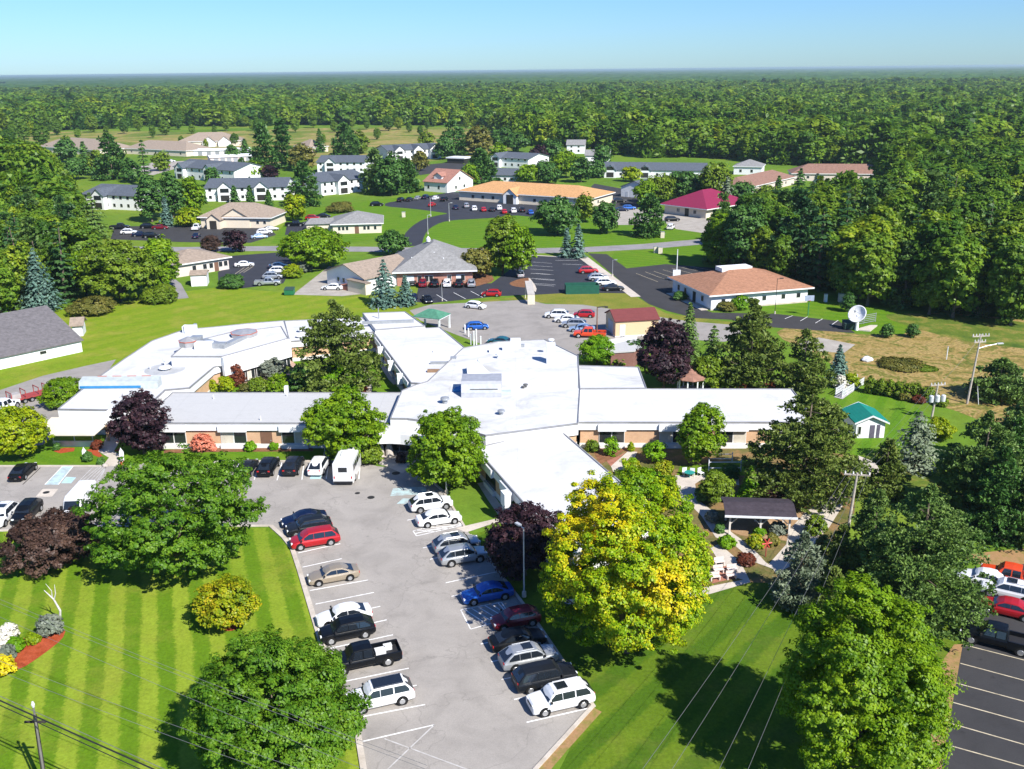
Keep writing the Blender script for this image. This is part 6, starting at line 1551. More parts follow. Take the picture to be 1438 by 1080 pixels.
# two slim white banners by the west entrance walk
for x,y,t,l in ((120,648,628,'white banner post left of the west entrance walk'),(172,649,629,'white banner post right of the west entrance walk')):
    p=G(x,y); Hh=height_at(p,t); o=empty('banner_post',p,.3,l,'post'); MB().tube((0,0,0),(0,0,Hh),.05,None,6).build('pole',metal_w,o); MB().add([(-.28,0,.3),(.22,0,.2),(.30,0,Hh*.7),(.0,0,Hh),(-.22,0,Hh*.75),(-.28,.04,.3),(.22,.04,.2),(.30,.04,Hh*.7),(.0,.04,Hh),(-.22,.04,Hh*.75)],[(0,1,2,3,4),(9,8,7,6,5),(0,5,6,1),(1,6,7,2),(2,7,8,3),(3,8,9,4),(4,9,5,0)]).build('banner',metal_w,o)
# satellite dish
p=G(1201,464); sd=empty('satellite_dish',p,0,'large white satellite dish on a concrete pad by the dry field','satellite dish')
zc_=height_at(p,442); rad=4.6/2*1.35
cam_dir=(Vector((0,0,CAMH))-Vector((p.x,p.y,zc_))).normalized(); ax=(cam_dir*.75+Vector((-.55,-.1,.55))).normalized()
Mx=ax.to_track_quat('Z','Y').to_matrix().to_4x4(); M1=Matrix.Translation((0.2,0,zc_))@Mx
dep=proj((p.x,p.y,zc_))[2]; rad=12.8*dep/F
pr=[(.02,0)]+[(rad*k/8,.42*rad*(k/8)**2*.8) for k in range(1,9)]
b=MB(); n=32; vs=[];fs=[]
for r_,z in pr+[(r_+.02,z-.10) for r_,z in pr[::-1]]:
    for i in range(n): vs.append(M1@Vector((r_*math.cos(2*PI*i/n),r_*math.sin(2*PI*i/n),z)))
m=len(pr)*2
fs=[(j*n+i,j*n+(i+1)%n,(j+1)*n+(i+1)%n,(j+1)*n+i) for j in range(m-1) for i in range(n)]
b.add(vs,fs).build('reflector',mat_plain('white dish paint',(.74,.75,.76),.5),sd,smooth=True)
MB().tube((0.2,0,0),(0.2,0,zc_-.1),.35,.28,10).build('mount',metal_w,sd)
for k in range(3):
    a=2*PI*k/3; s=M1@Vector((rad*.7*math.cos(a),rad*.7*math.sin(a),.3*rad)); e=M1@Vector((0,0,rad*.95)); MB().tube(s,e,.04,None,5).build('feed_strut',metal_m,sd)
MB().tube(M1@Vector((0,0,rad*.85)),M1@Vector((0,0,rad*1.05)),.16,None,8).build('feed_horn',metal_m,sd)
o=tag(MB().prism([tuple(G(x,y).to_2d()) for x,y in ((1200,464),(1222,458),(1232,458),(1222,466))],0,.22).build('concrete_pad',conc),None); o['kind']='structure'
# fence round the dish pad
def fence(A,B,h,label,name='fence',mat=None,step=2.0,rails=3,cat='fence',pick=0):
    a=G(*A);b_=G(*B);d=b_-a;L=d.length; o=empty(name,a,math.atan2(d.y,d.x),label,cat); mt=mat or metal_w
    n=max(1,int(L/step))
    for i in range(n+1): MB().box(i*L/n-.05,i*L/n+.05,-.05,.05,0,h).build('post',mt,o)
    b=MB()
    for k in range(rails): z=h*(k+.6)/rails; b.box(0,L,-.03,.03,z-.05,z+.05)
    b.build('rails',mt,o)
    if pick:
        g=MB(); m_=int(L/pick)
        for i in range(m_): g.box(i*pick+.02,i*pick+pick*.55,-.055,-.031,.12,h-.02)
        g.build('pickets',mt,o)
    return o
fence((1196,458),(1229,452),1.8,'grey mesh fence behind the satellite dish',mat=metal_m,rails=5,step=3)
fence((1182,559),(1212,541),1.3,'white railed ramp fence running up to the back lawn, near side',rails=3,step=1.6,pick=.22)
fence((1173,556),(1203,537),1.3,'white railed ramp fence running up to the back lawn, far side',rails=3,step=1.6,pick=.22)
o=sheet('path',[(1171,558),(1201,538),(1211,541),(1183,561)],.05,mat_plain('grey decking',(.36,.34,.35),.8))
fence((995,662),(1040,662),1.5,'white framed glass screen behind the small garden lawn',rails=2,step=3.6)
fence((995,648),(1028,648),1.2,'white rail behind the glass screen in shade',rails=2,step=3.6)
fence((753,414),(806,412),1.4,'grey chain fence beside the dry verge of the clinic lot',mat=metal_m,rails=2,step=3) if False else None
# dumpsters
def dumpster(x,y,col,label,w_=2.0,rot=0):
    p=G(x,y); o=empty('dumpster',p,rot,label,'dumpster'); mt=mat_plain('dumpster '+col,{'green':(.02,.16,.07),'teal':(.02,.12,.09),'dark':(.02,.05,.04)}[col],.6)
    MB().add([(-w_/2,-.8,.15),(w_/2,-.8,.15),(w_/2,.8,.15),(-w_/2,.8,.15),(-w_/2,-.95,1.2),(w_/2,-.95,1.2),(w_/2,.9,1.5),(-w_/2,.9,1.5)],[(3,2,1,0),(4,5,6,7),(0,1,5,4),(1,2,6,5),(2,3,7,6),(3,0,4,7)]).build('bin',mt,o)
    MB().add([(-w_/2-.05,-1.0,1.22),(w_/2+.05,-1.0,1.22),(w_/2+.05,.95,1.55),(-w_/2-.05,.95,1.55),(-w_/2-.05,-1.0,1.28),(w_/2+.05,-1.0,1.28),(w_/2+.05,.95,1.61),(-w_/2-.05,.95,1.61)],[(3,2,1,0),(4,5,6,7),(0,1,5,4),(1,2,6,5),(2,3,7,6),(3,0,4,7)]).build('lid',mat_plain('dumpster lid',(.03,.06,.05),.7),o)
dumpster(407,414,'green','small green dumpster at the lawn edge beside the gravel drive')
dumpster(1193,462,'dark','dark green bin left of the satellite dish',2.4)
o=empty('bin_enclosure',G(818,413),R(2),'dark green bin enclosure at the corner of the clinic lot','bin enclosure')
gm2=mat_plain('dark green panels',(.012,.085,.055),.6)
MB().box(-3.6,3.6,-.08,.08,0,1.9).build('front_panel',gm2,o)
for x in(-3.6,3.5): MB().box(x,x+.1,.085,3,0,1.9).build('side_panel',gm2,o)
MB().box(-3.6,3.6,3.005,3.1,0,1.9).build('back_panel',gm2,o)
for x in(-1.2,1.2): MB().box(x-.9,x+.9,.6,2.4,.1,1.3).build('bin',MATS['dumpster dark'] if 'dumpster dark' in MATS else gm2,o)
# basketball hoop
p=G(1134.5,443); o=empty('basketball_hoop',p,0,'green basketball hoop post on the lawn behind the small dark lot','basketball hoop')
MB().tube((0,0,0),(0,0,3.6),.10,None,8).build('pole',mat_plain('green post',(.03,.2,.08),.6),o); MB().box(-.9,.9,-.1,-.05,2.9,4.0).build('backboard',mat_plain('grey board',(.3,.36,.45),.5),o); MB().lathe([(.23,2.99),(.25,3.02)],(0,-.35,0),14).build('rim_ring',redm,o)
for x,y,l in ((1159,424,'small white box post on the lawn by the brown roofed office'),):
    o=empty('utility_box',G(x,y),0,l,'post'); MB().box(-.3,.3,-.3,.3,0,1.6).build('box',metal_w,o); MB().box(-.34,.34,-.34,.34,1.6,1.68).build('cap',metal_m,o)
for x,y,l in ((921,355,'tan utility box left of its twin on the bright lawn'),(927,356,'tan utility box right of its twin on the bright lawn'),(567,305,'small pale statue on the lawn right of the bungalow'),(930,334,'white utility box by the road near the spruces'),(1181,424,'slim pale stone beside the right woods')):
    o=empty('utility_box',G(x,y),0,l,'utility box'); MB().box(-.55,.55,-.45,.45,0,1.7).build('box',mat_plain('tan box',(.55,.50,.40),.6),o); MB().box(-.6,.6,-.5,.5,1.7,1.78).build('cap',metal_m,o)
# picnic tables and benches
wood2=mat_plain('pale weathered boards',(.62,.54,.50),.8)
def bench(x,y,rot,label,group,white=False,table=False):
    p=G(x,y); o=empty('garden_bench' if not table else 'picnic_table',p,rot,label,'bench' if not table else 'table',group); mt=metal_w if white else wood2
    MB().box(-.5,.5,-.2,.2,.40,.46).build('seat',mt,o)
    if not table: MB().box(-.5,.5,.20,.25,.5,.80).build('backrest',mt,o)
    for s in(-1,1): MB().box(s*.42-.05,s*.42+.05,-.18,.18,0,.40).build('leg',mt,o)
gB='pale benches around the small brick patio'
for (x,y,r_,l) in ((1009,805,.2,'pale bench at the lower left of the brick patio, second up'),(1004,815,.2,'pale bench at the lower left corner of the brick patio'),(1010,794,.2,'pale bench at the upper left of the brick patio'),(1028,804,.2,'pale bench at the right of the brick patio, upper'),(1027,813,.2,'pale bench at the right of the brick patio, lower')):
    bench(x,y,r_,l,gB)
def chair(x,y,rot,label,group,mat):
    p=G(x,y,0); o=empty('garden_chair',p,rot,label,'chair',group)
    MB().box(-.28,.28,-.28,.28,.38,.43).build('seat',mat,o); MB().box(-.28,.28,.25,.30,.43,.95).build('backrest',mat,o)
    for a in(-1,1):
        for c in(-1,1): MB().box(a*.25-.03,a*.25+.03,c*.25-.03,c*.25+.03,0,.38).build('leg',mat,o)
chair(962,668,.2,'white garden chair left of the teal table','chairs at the teal table',metal_w); chair(972,669,-.2,'white garden chair right of the teal table','chairs at the teal table',metal_w); chair(984,668,.6,'white armchair against the ginkgo tree',None,metal_w)
o=empty('garden_table',G(968,671),0,'small teal garden table between white chairs','table'); tm=mat_plain('teal plastic',(.02,.25,.22),.5); MB().lathe([(.6,.68),(.62,.72)],n=16).build('tabletop',tm,o); MB().tube((0,0,0),(0,0,.68),.06,None,8).build('leg',tm,o)
# red garden ornament
o=empty('garden_ornament',G(1075,782),.3,'red metal windmill ornament in the shaded garden bed','ornament'); MB().tube((0,0,0),(0,0,1.6),.05,None,6).build('post',redm,o)
b=MB()
for k in range(6):
    a=PI*k/3; b.tube((0,-.06,1.5),(.55*math.cos(a),-.06,1.5+.55*math.sin(a)),.05,.09,4)
b.build('blades',mat_plain('bright red steel',(.5,.07,.05),.5),o)
o=empty('garden_arbour',G(1053,760),.2,'slim dark post stand at the pavilion corner','post') if False else None
# wooden gate tower beside the dry verge
p=G(746,427); o=empty('covered_stair',p,R(0),'tall cream framed stair shelter between the clinic lot and the old lot','stair shelter')
cr=mat_plain('cream boards',(.62,.56,.44),.7); MB().box(-.75,.75,-.5,.5,0,2.0).build('lower_wall',cr,o); MB().add([(-.75,-.5,2.0),(.75,-.5,2.0),(.3,5.5,3.6),(-1.2,5.5,3.6),(-.75,-.5,2.12),(.75,-.5,2.12),(.3,5.5,3.72),(-1.2,5.5,3.72)],[(3,2,1,0),(4,5,6,7),(0,1,5,4),(1,2,6,5),(2,3,7,6),(3,0,4,7)]).build('roof',mat_plain('grey boards',(.36,.34,.32),.8),o)
for x,y in((-1.1,5.3),(.2,5.3)): MB().box(x-.08,x+.08,y-.08,y+.08,0,3.55).build('post',cr,o)
# white rail posts beside the blue hatchback
for i,(x,y,t) in enumerate(((653,468,457),(658,473,462),(661.5,484,470),(665.5,485,466),(669,485,463),(675,486,473))):
    p=G(x,y); Hh=height_at(p,t); o=empty('bollard',p,0,'white bollard number %s in the cluster by the blue hatchback'%['nearest the car','second from the car','third from the car','fourth from the car, tall','fifth from the car, tallest','farthest from the car'][i] if False else ['white bollard nearest the blue hatchback','white bollard second from the blue hatchback','white bollard third from the blue hatchback','tall white bollard fourth from the blue hatchback','tallest white bollard behind the roof edge','white bollard farthest right behind the roof edge'][i],'bollard','white bollards behind the roof edge'); MB().tube((0,0,0),(0,0,Hh),.14,None,10).build('post',metal_w,o); MB().lathe([(.16,0),(.16,.06),(.05,.14)],(0,0,Hh),10).build('cap',metal_w,o)
# boulders and pots in the beds, driftwood sculpture
st=mat_noisy('boulder stone',[(.3,(.28,.25,.22)),(.7,(.5,.46,.42))],1.5,.9)
def boulder(x,y,s,label,group,seed,mat=None):
    rng=np.random.default_rng(seed); bm=bmesh.new(); bmesh.ops.create_icosphere(bm,subdivisions=2,radius=s)
    for v_ in bm.verts: v_.co*= (1+rng.normal()*.10); v_.co.z=v_.co.z*.6+s*.3
    me=bpy.data.meshes.new('boulder'); bm.to_mesh(me); bm.free(); me.materials.append(mat or st); o=bpy.data.objects.new('boulder',me); C.objects.link(o); o.location=G(x,y); tag(o,label,'boulder',group)
boulder(531,644,.5,'pale boulder left of the entrance column','boulders by the main entrance',1); boulder(538,652,.45,'pale boulder at the walk edge by the main entrance','boulders by the main entrance',2)
boulder(1218,552-45,.9,'flat white stone slab lying in the golden field',None,3,metal_w); boulder(148,655,.4,'round dark stone at the foot of the west walk',None,4)
p=G(84,876); o=empty('driftwood',p,0,'bare bleached driftwood branches standing in the corner flower bed','driftwood'); b=MB()
b.path([(0,0,0),(.25,0,1.3),(-.2,.1,2.4),(-.9,.1,3.3)],[.12,.09,.07,.03],6); b.path([(-.2,.1,2.3),(.1,0,3.0),(.15,0,3.9)],[.06,.04,.02],5); b.path([(-.3,.1,2.6),(-.2,0,3.3),(-.6,0,4.0)],[.05,.03,.015],5); b.build('branches',mat_plain('bleached wood',(.50,.48,.46),.8),o)
# ================================================================== trees and shrubs, one by one
T=plant
def tr(kind,leaf,label,cx,yt,yb,w_,lod=0,name=None,group=None,**k):
    nm=name or {'spruce':'spruce_tree','fir':'fir_tree','pine':'pine_tree'}.get(kind,'leafy_tree')
    return T(kind,leaf,nm,label,'tree',cx,yt,yb,w_,lod,group,**k)
def sh(kind,leaf,label,cx,yt,yb,w_,lod=0,name='shrub',group=None,**k):
    return T(kind,leaf,name,label,'shrub',cx,yt,yb,w_,lod,group,**k)
tr('locust','locust','very large dark green tree covering the left part of the main parking lot',258,634,800,226)
sh('round','plum','broad brown purple leaved small tree in front of the white van',80,722,794,126,name='leafy_tree')
sh('round','orange','orange tinged green shrub tree alone on the striped lawn',320,818,878,84)
tr('locust','locust','large green tree overhanging the near left stalls at the bottom',395,900,1082,222)
tr('maple','yellow','huge yellow green maple turning colour in front of the south wing',880,672,915,228)
tr('maple','maple','large bright green maple at the bottom right beside the dark lot',1198,846,1094,226)
tr('pine','pineg','huge green pine left of the red car and black pickup',1284,680,872,188)
tr('pine','pine','large dark pine between the pavilion and the white shed',1128,545,698,165)
tr('pine','pineg','tall green pine right of the silvery spruce',1368,580,728,130)
tr('maple','maple','round green maple right of the main entrance canopy',630,578,682,110)
tr('round','maple','round green tree left of the main entrance, behind the white wagon',487,553,645,106)
tr('round','purple','dark purple maple by the west entrance walk',203,553,638,76)
tr('round','lime','yellow green round tree at the left edge above the black sedan',30,572,642,76)
sh('shrub','maple','round green bush at the bend of the left driveway',92,533,568,62)
tr('pine','pine','tall brownish green pine standing in the courtyard',475,422,548,130)
tr('round','bright','bright green round tree at the foot of the courtyard pine',482,511,551,66)
tr('round','purple','dark purple maple at the tip of the south east wing',737,714,808,104)
tr('column','maple','slender green ginkgo before the east wing',983,570,653,60)
sh('column','bright','small round headed garden tree left of the ginkgo',919,619,649,30,name='leafy_tree')
tr('spruce','bright','small bright green cone shaped tree behind the pavilion',1052,656,700,42)
sh('round','olive','bushy grey green small tree left of the cone shaped tree',1004,664,706,44,name='leafy_tree')
tr('column','purple','tall dark purple maple left of the gazebo',932,450,545,72)
tr('spruce','pineg','light green spruce between the purple maple and the big pine, taller',965,427,530,52)
tr('fir','pineg','light green spruce just right of the taller one by the gazebo',1000,459,520,44)
tr('pine','pine','big dark pine right of the gazebo',1050,421,543,98)
tr('pine','pine','dark pine between the big pine and the blue spruce',1126,466,550,80)
tr('round','olive','dim olive tree in the shade right of the purple maple',992,500,545,44)
sh('shrub','bright','bright green bush at the foot of the big pine by the gazebo',1066,513,542,34)
tr('spruce','spruce','blue spruce left of the white ramp fence',1175,486,540,42)
tr('fir','silver','silvery spruce with sweeping branches right of the white shed',1284,580,655,92)
tr('pine','pineg','spreading green pine at the right edge behind the street light pole',1402,505,560,84)
tr('pine','pineg','tall dark pine cut by the right edge below the juniper',1436,545,665,110)
tr('pine','pineg','dark pine at the right edge above the red pickup',1446,640,762,80)
tr('pine','fir','dark green pine behind the huge pine on its right',1392,630,755,90)
tr('pine','silver','thin irregular pale conifer at the edge of the lower lawn',1122,752,850,82)
tr('pine','pine','dark pine filling the shade between the pole and the pale conifer',1176,740,830,70)
sh('round','bright','yellow green bush at the edge of the white roof near the metal garage',838,474,512,52,name='leafy_tree')
sh('shrub','maple','green shrub right of the yellow green bush at the roof edge',863,496,514,30)
sh('round','fir','dark shrub between the red brown annexe and the purple maple',893,478,505,34,name='leafy_tree')
tr('column','olive','left one of the two bronze green columnar maples by the clinic',706,304,386,46)
tr('column','maple','right one of the two columnar maples by the clinic, greener',727,318,388,48)
tr('round','brown','brownish round tree at the right corner of the brick clinic',668,347,391,42)
tr('spruce','spruce','tall blue spruce, left of the pair before the brick clinic',541,366,429,56)
tr('spruce','spruce','shorter blue spruce, right of the pair before the brick clinic',570,388,429,34)
tr('round','maple','broad round green tree between the two dark lots',442,322,377,88)
tr('round','fir','dark round tree behind the white garage house by the road',553,325,358,40)
sh('shrub','lime','yellow bushes at the edge of the dark lot under the round tree',411,371,390,28)
sh('shrub','grey','grey leafless looking shrub beside the yellow bushes',428,368,382,22)
tr('spruce','spruce','left of the twin blue spruces by the road',796,322,361,26)
tr('spruce','spruce','right of the twin blue spruces by the road',812,316,362,28)
tr('round','fir','dark green pine like tree, left in the lawn group below the orange roof',783,279,330,62)
tr('round','olive','lighter tree between the dark trees below the orange roof',822,273,312,26)
tr('round','fir','middle round dark tree below the right end of the orange roof',850,285,328,36)
tr('pine','fir','tall dark spruce left of the maroon roof on the lawn',911,274,332,46)
tr('round','maple','tall green tree at the left of the big pair by the curved road',1012,300,378,46,lod=1)
tr('round','fir','tall dark green tree at the corner of the right woods by the road',1045,288,384,62)
tr('pine','fir','dark pine rising between the tall green pine and the right edge',1415,590,700,80)
tr('pine','pine','dark pine behind the pole on the right of the white shed walk',1240,620,700,60)
tr('pine','pineg','added dark pine filling the shaded area between the pole by the pines and the huge pine',1222,690,800,85)  # pine added to fill ground that simply lies in dark shade
tr('pine','pine','pine filling the dark gap below the lower lawn conifer, right',1165,800,880,60)
# left side
tr('round','olive','broad light green tree in front of the left woods',170,338,424,100)
tr('round','maple','rounded green tree right of the broad light green one',228,334,405,50)
tr('column','maple','green tree between the left woods and the broad light green one',122,350,415,44)
sh('round','plum','left of the two small round purple trees by the road',297,331,354,26,name='leafy_tree')
sh('round','purple','right of the two small round purple trees by the road',331,323,354,30,name='leafy_tree')
tr('fir','pineg','light layered pine by the small grey outhouse',134,272,335,52)
tr('pine','fir','tall broad dark pine above the leftmost apartment block',158,189,252,48)
tr('fir','fir','slender dark spruce right of the broad dark pine',206,198,262,24)
tr('round','fir','rounded dark tree before the blue roofed block, left',214,246,312,34)
tr('round','fir','rounded dark tree before the blue roofed block, middle',244,245,306,32)
tr('round','maple','green tree left of the tan clinic roof',270,250,302,36)
tr('spruce','spruce','small blue spruce left of the tan clinic',235,278,318,24)
sh('shrub','lime','bright yellow green bush at the left wall of the tan clinic',268,291,318,32)
tr('pine','fir','left of the tall dark pine pair in the upper left',372,175,245,34)
tr('pine','fir','right of the tall dark pine pair in the upper left',398,170,236,30)
tr('round','maple','round green tree before the purple shrub of the upper left apartments',355,228,252,34)
tr('round','purple','dark purple round tree right of the round green one, upper left',379,233,252,22)
tr('round','brown','dark brownish round tree beneath the tall pine pair',425,203,240,34)
tr('pine','fir','broad dark pine behind the half hidden apartment block',485,175,222,40)
tr('pine','fir','dense dark pine between two white apartment blocks',428,229,290,46)
tr('round','lime','yellow maple at the right corner of the tan clinic',415,272,310,30)
tr('pine','pineg','tall light pine in front of the bungalow road, left of the clump',528,212,272,38)
tr('round','fir','dense dark tree in the clump left of the white farmhouse',550,218,275,42)
tr('pine','fir','right hand tree of the clump beside the white farmhouse',572,225,270,32)
tr('pine','fir','tall pine above the farthest apartment block, left of two',636,170,218,44)
tr('round','brown','grey brown tree above the farthest apartment block, right of two',672,178,218,34)
tr('pine','fir','round dark pine right of the white farmhouse',675,212,258,50)
tr('round','purple','dark purple tree among the upper middle white blocks',755,206,232,24)
for i,(x,a,b_,w_,lf,l) in enumerate(((742,232,258,34,'maple','leftmost green tree just behind the orange roof'),(768,226,258,34,'fir','dark green tree behind the orange roof, second'),(795,212,250,34,'maple','tall green tree behind the orange roof, third'),(816,222,256,28,'fir','dark tree behind the right end of the orange roof'),(838,226,250,20,'fir','narrow tree beside the small white houses'),(886,235,255,24,'lime','yellow green round tree before the long slate roof'),(905,255,290,30,'maple','green tree right of the plain white garage'),(925,245,285,40,'olive','olive tree rising behind the maroon roof, left'),(955,240,282,44,'fir','dark tree rising behind the maroon roof, middle'),(1003,228,285,44,'olive','tall grey green tree right behind the maroon roof'),(1020,250,292,30,'silver','greyish spruce right of the maroon roof'),(1092,248,280,20,'fir','small spruce before the reddish long roof, left'),(1122,238,278,28,'fir','spruce before the reddish long roof, middle'),(1146,245,268,20,'spruce','blue spruce before the reddish long roof, right'))):
    tr('fir' if 'spruce' in l else 'round',lf,l,x,a,b_,w_,lod=1)
for x,yt,yb,l in ((1245,455,474,'left of the two small evergreens beside the dish lawn'),(1281,455,474,'right of the two small evergreens beside the dish lawn'),(1190,410,438,'small evergreen tree behind the satellite dish')): tr('column','fir',l,x,yt,yb,17,lod=1)
for i,(x,yt,yb,w_,lf,kd,l) in enumerate(((95,196,228,26,'fir','round','dark round tree before the leftmost townhouse row'),(120,200,232,20,'fir','fir','small spruce before the leftmost townhouse row'),(140,214,246,30,'olive','round','olive tree left of the broad dark pine'),(110,222,252,30,'fir','round','dark tree above the leftmost apartment block'),
 (186,225,256,22,'fir','round','dark tree between the broad pine and the slender spruce'),(228,214,240,18,'olive','round','small olive tree behind the twin gabled block'),(345,196,222,22,'fir','fir','dark spruce behind the garage rows'),(328,205,226,14,'fir','round','small dark tree behind the second garage row'),(450,182,214,20,'fir','fir','slender dark spruce left of the far townhouse'),(505,186,216,24,'olive','round','olive tree left of the farthest apartment block'),(600,186,212,20,'olive','round','tree behind the farthest apartment block, left'),
 (625,192,224,26,'fir','round','dark tree at the right end of the farthest apartment block'),(705,180,212,30,'fir','round','dark tree above the slate roofed white block'),(700,200,232,22,'maple','round','green tree left of the slate roofed white block'),(728,188,214,28,'fir','round','dark tree left of the purple one, upper middle'),(775,196,226,28,'fir','round','dark tree left of the chimney house'),(845,205,236,24,'fir','round','dark tree right of the white two storey house'),(660,232,262,20,'maple','round','green tree left of the orange roof'),(590,215,240,20,'brown','round','rusty tree near the carport'),
 (300,236,262,16,'fir','round','small dark tree by the twin gabled block'),(285,262,286,14,'fir','fir','left small spruce in front of the block behind the clinic'),(330,262,286,16,'fir','fir','second small spruce in front of the block behind the clinic'),(352,262,286,16,'fir','fir','third small spruce in front of the block behind the clinic'),(378,268,290,14,'fir','fir','rightmost small spruce in front of the block behind the clinic'),
 (970,246,280,34,'fir','round','dark tree behind the maroon roof, right'),(1040,255,290,36,'fir','round','dark tree between the maroon roof and the right woods'),(1075,262,300,40,'olive','round','olive tree at the near edge of the right woods'),(1168,252,282,34,'olive','round','olive tree before the brown roofed wing'),(60,240,290,60,'fir','round','broad dark tree at the edge of the left woods'),(96,262,318,50,'maple','round','green tree left of the light layered pine'),(20,300,380,80,'fir','pine','large pine inside the left woods'),(60,350,436,70,'spruce','spruce','pale blue spruce inside the left woods'))):
    tr(kd,lf,l,x,yt,yb,w_)
# thickets and hedges, garden shrubs
sh('shrub','fir','clipped green hedge block at the corner of the dark lot',326,386,404,36,name='hedge'); 
sh('shrub','brown','low brown thicket at the foot of the light green tree',130,418,440,60,lod=1,name='thicket'); sh('shrub','olive','low thicket at the right foot of the light green tree',225,402,424,50,lod=1,name='thicket')
sh('shrub','brown','weedy mound in the golden field',1265,492,514,62,lod=1,name='thicket',hscale=.32); sh('shrub','olive','low olive weeds trailing off the mound in the golden field',1298,508,518,34,lod=1,name='thicket',hscale=.3)
gS='leafy screen of tall shrubs below the golden field'
for i in range(7): sh('shrub','olive',['leftmost','second','third','fourth','fifth','sixth','rightmost'][i]+' bush of the leafy screen below the golden field',1222+i*13,530+i*2.0,552+i*2.2,17,lod=1,group=gS)
gM='bushes of the brownish bed right of the shed lawn'
for i,(x,y,lf) in enumerate(((1272,562,'brown'),(1290,566,'rust'),(1308,562,'brown'),(1322,570,'olive'))): sh('shrub',lf,['leftmost brown bush','rust red bush','taller brown bush','rightmost olive bush'][i]+' right of the shed lawn',x,y-12,y,18,lod=1,group=gM)
sh('round','lime','yellow green bush beneath the transformer pole',1318,588,618,36)
# west wing bed
sh('shrub','pink','salmon pink blossoming shrub before the west wing',285,611,632,30); sh('shrub','bright','round clipped bush left of the brown door',352,620,633,15); sh('shrub','bright','smaller bush right of the brown door',385,622,632,11)
sh('shrub','olive','bushes left of the main entrance boulders',520,628,650,34); sh('shrub','plum','dark purple shrub right of the entrance column',563,634,650,12)
sh('shrub','rust','small dark shrub beside the west entrance terrace wall',137,618,630,14); sh('shrub','fir','small conifer beside the left banner post',124,634,648,12)
# courtyard
gc_='shrubs in the courtyard'
for x,a,b_,w_,lf,l in ((318,530,550,22,'lime','yellow green shrub at the left of the courtyard'),(333,512,542,22,'rust','rust red shrub in the courtyard'),(385,505,530,40,'grey','pale plumed grass clump in the courtyard'),(365,530,551,30,'olive','low olive shrub along the west wing roof'),(395,525,551,36,'maple','green shrub in the middle of the courtyard'),(425,515,551,34,'fir','darker shrub left of the courtyard pine'),(507,536,552,16,'rust','reddish shrub right of the bright courtyard tree'),(345,538,552,20,'brown','brown shrub along the west wing roof'),(300,534,552,12,'lime','leftmost yellow shrub of the courtyard')): sh('shrub',lf,l,x,a,b_,w_,group=gc_)
# east garden
ge='shrubs in the east garden beds'
for x,a,b_,w_,lf,l in ((858,614,640,18,'bright','bright bush under the east wing wall'),(833,618,634,18,'olive','olive bush at the corner of the two wings'),(886,622,634,8,'lime','tiny lime bush in the mulch strip'),(888,646,664,20,'orange','golden brown shrub beside the curved walk'),(912,660,682,30,'bright','leafy perennial patch left of the white chairs'),(932,648,668,26,'orange','flowering shrub with cream blossoms left of the chairs'),(938,668,684,20,'maple','green shrub beneath the cream blossoms'),(930,700,716,20,'orange','orange tinged bush near the yellow maple'),(870,660,676,20,'olive','bush at the wing corner above the maple'),(1025,652,672,26,'fir','dark round shrub by the glass screen'),(990,684,704,26,'fir','dark shrub at the bend of the garden walk'),(1020,684,704,20,'maple','green shrub left of the bright cone tree'),(1085,684,706,24,'plum','dusky shrub right of the bright cone tree'),(1066,742,752,16,'bright','round clipped bush before the pavilion'),(1060,752,768,22,'orange','golden shrub below the pavilion bush'),(1084,750,766,18,'brown','brown grass clump below the pavilion'),(1092,734,750,24,'grey','grey green shrub at the pavilion corner'),(1144,722,750,26,'olive','tufted bush right of the pavilion'),(1020,752,768,22,'bright','fern like clump between the two walks'),(1048,778,792,24,'rust','russet clump beside the windmill ornament'),(1010,735,748,12,'fir','small dark clump at the pavilion left post'),(965,705,716,16,'olive','olive clump on the walk edge'),(1155,752,775,18,'brown','brown bush at the end of the shaded walk'),(1000,716,732,18,'grey','pale shrub left of the pavilion roof')): sh('shrub',lf,l,x,a,b_,w_,group=ge)
sh('shrub','white','white flowering bush by the ramp fence',1182,528,545,22); sh('shrub','lime','yellow flowering bush beside the white one by the ramp',1194,524,545,24)
sh('shrub','rust','rusty red ground shrubs behind the east wing roof, left',1036,532,546,26); sh('shrub','rust','rusty red ground shrubs behind the east wing roof, right',1080,534,547,30)
sh('shrub','lime','lime coloured shrub right of the gazebo',1010,534,548,26); sh('shrub','olive','olive shrub right of the lime coloured one',1024,526,546,24)
sh('shrub','fir','dark low hedge under the left windows of the brown roofed office',955,409,421,20); sh('shrub','brown','straw coloured grasses at the front of the brown roofed office',1020,424,436,26); sh('shrub','bright','bright shrub behind the straw coloured grasses',1040,416,434,26)
sh('shrub','brown','dry rockery mound by the far apartment lawn',477,284,298,40,lod=1,name='thicket')
# corner flower bed
sh('shrub','white','white hydrangea in the corner flower bed',14,878,902,24,name='flowering_shrub'); sh('shrub','bright','dark green round bush in the corner flower bed',24,896,914,20); sh('shrub','lime','small round lime bush in the corner flower bed',48,888,904,17); sh('shrub','grey','grey lavender clump at the tip of the corner bed',72,866,890,34); sh('shrub','grey','silvery clump behind the yellow flowers',8,908,926,26)
sh('shrub','gold','bright yellow flower mound in the corner flower bed',8,922,946,28,name='flowering_shrub'); sh('shrub','white','white blossoms cut by the left edge',-2,892,918,20,name='flowering_shrub')
for i,(x,y,w_) in enumerate(((300,633,8),(80,632,9),(142,652,10))): sh('shrub',['pink','fir','fir'][i],['small pink plant beside the salmon shrub','tiny evergreen at the left end of the terrace bed','small evergreen at the walk corner'][i],x,y-9,y,w_)

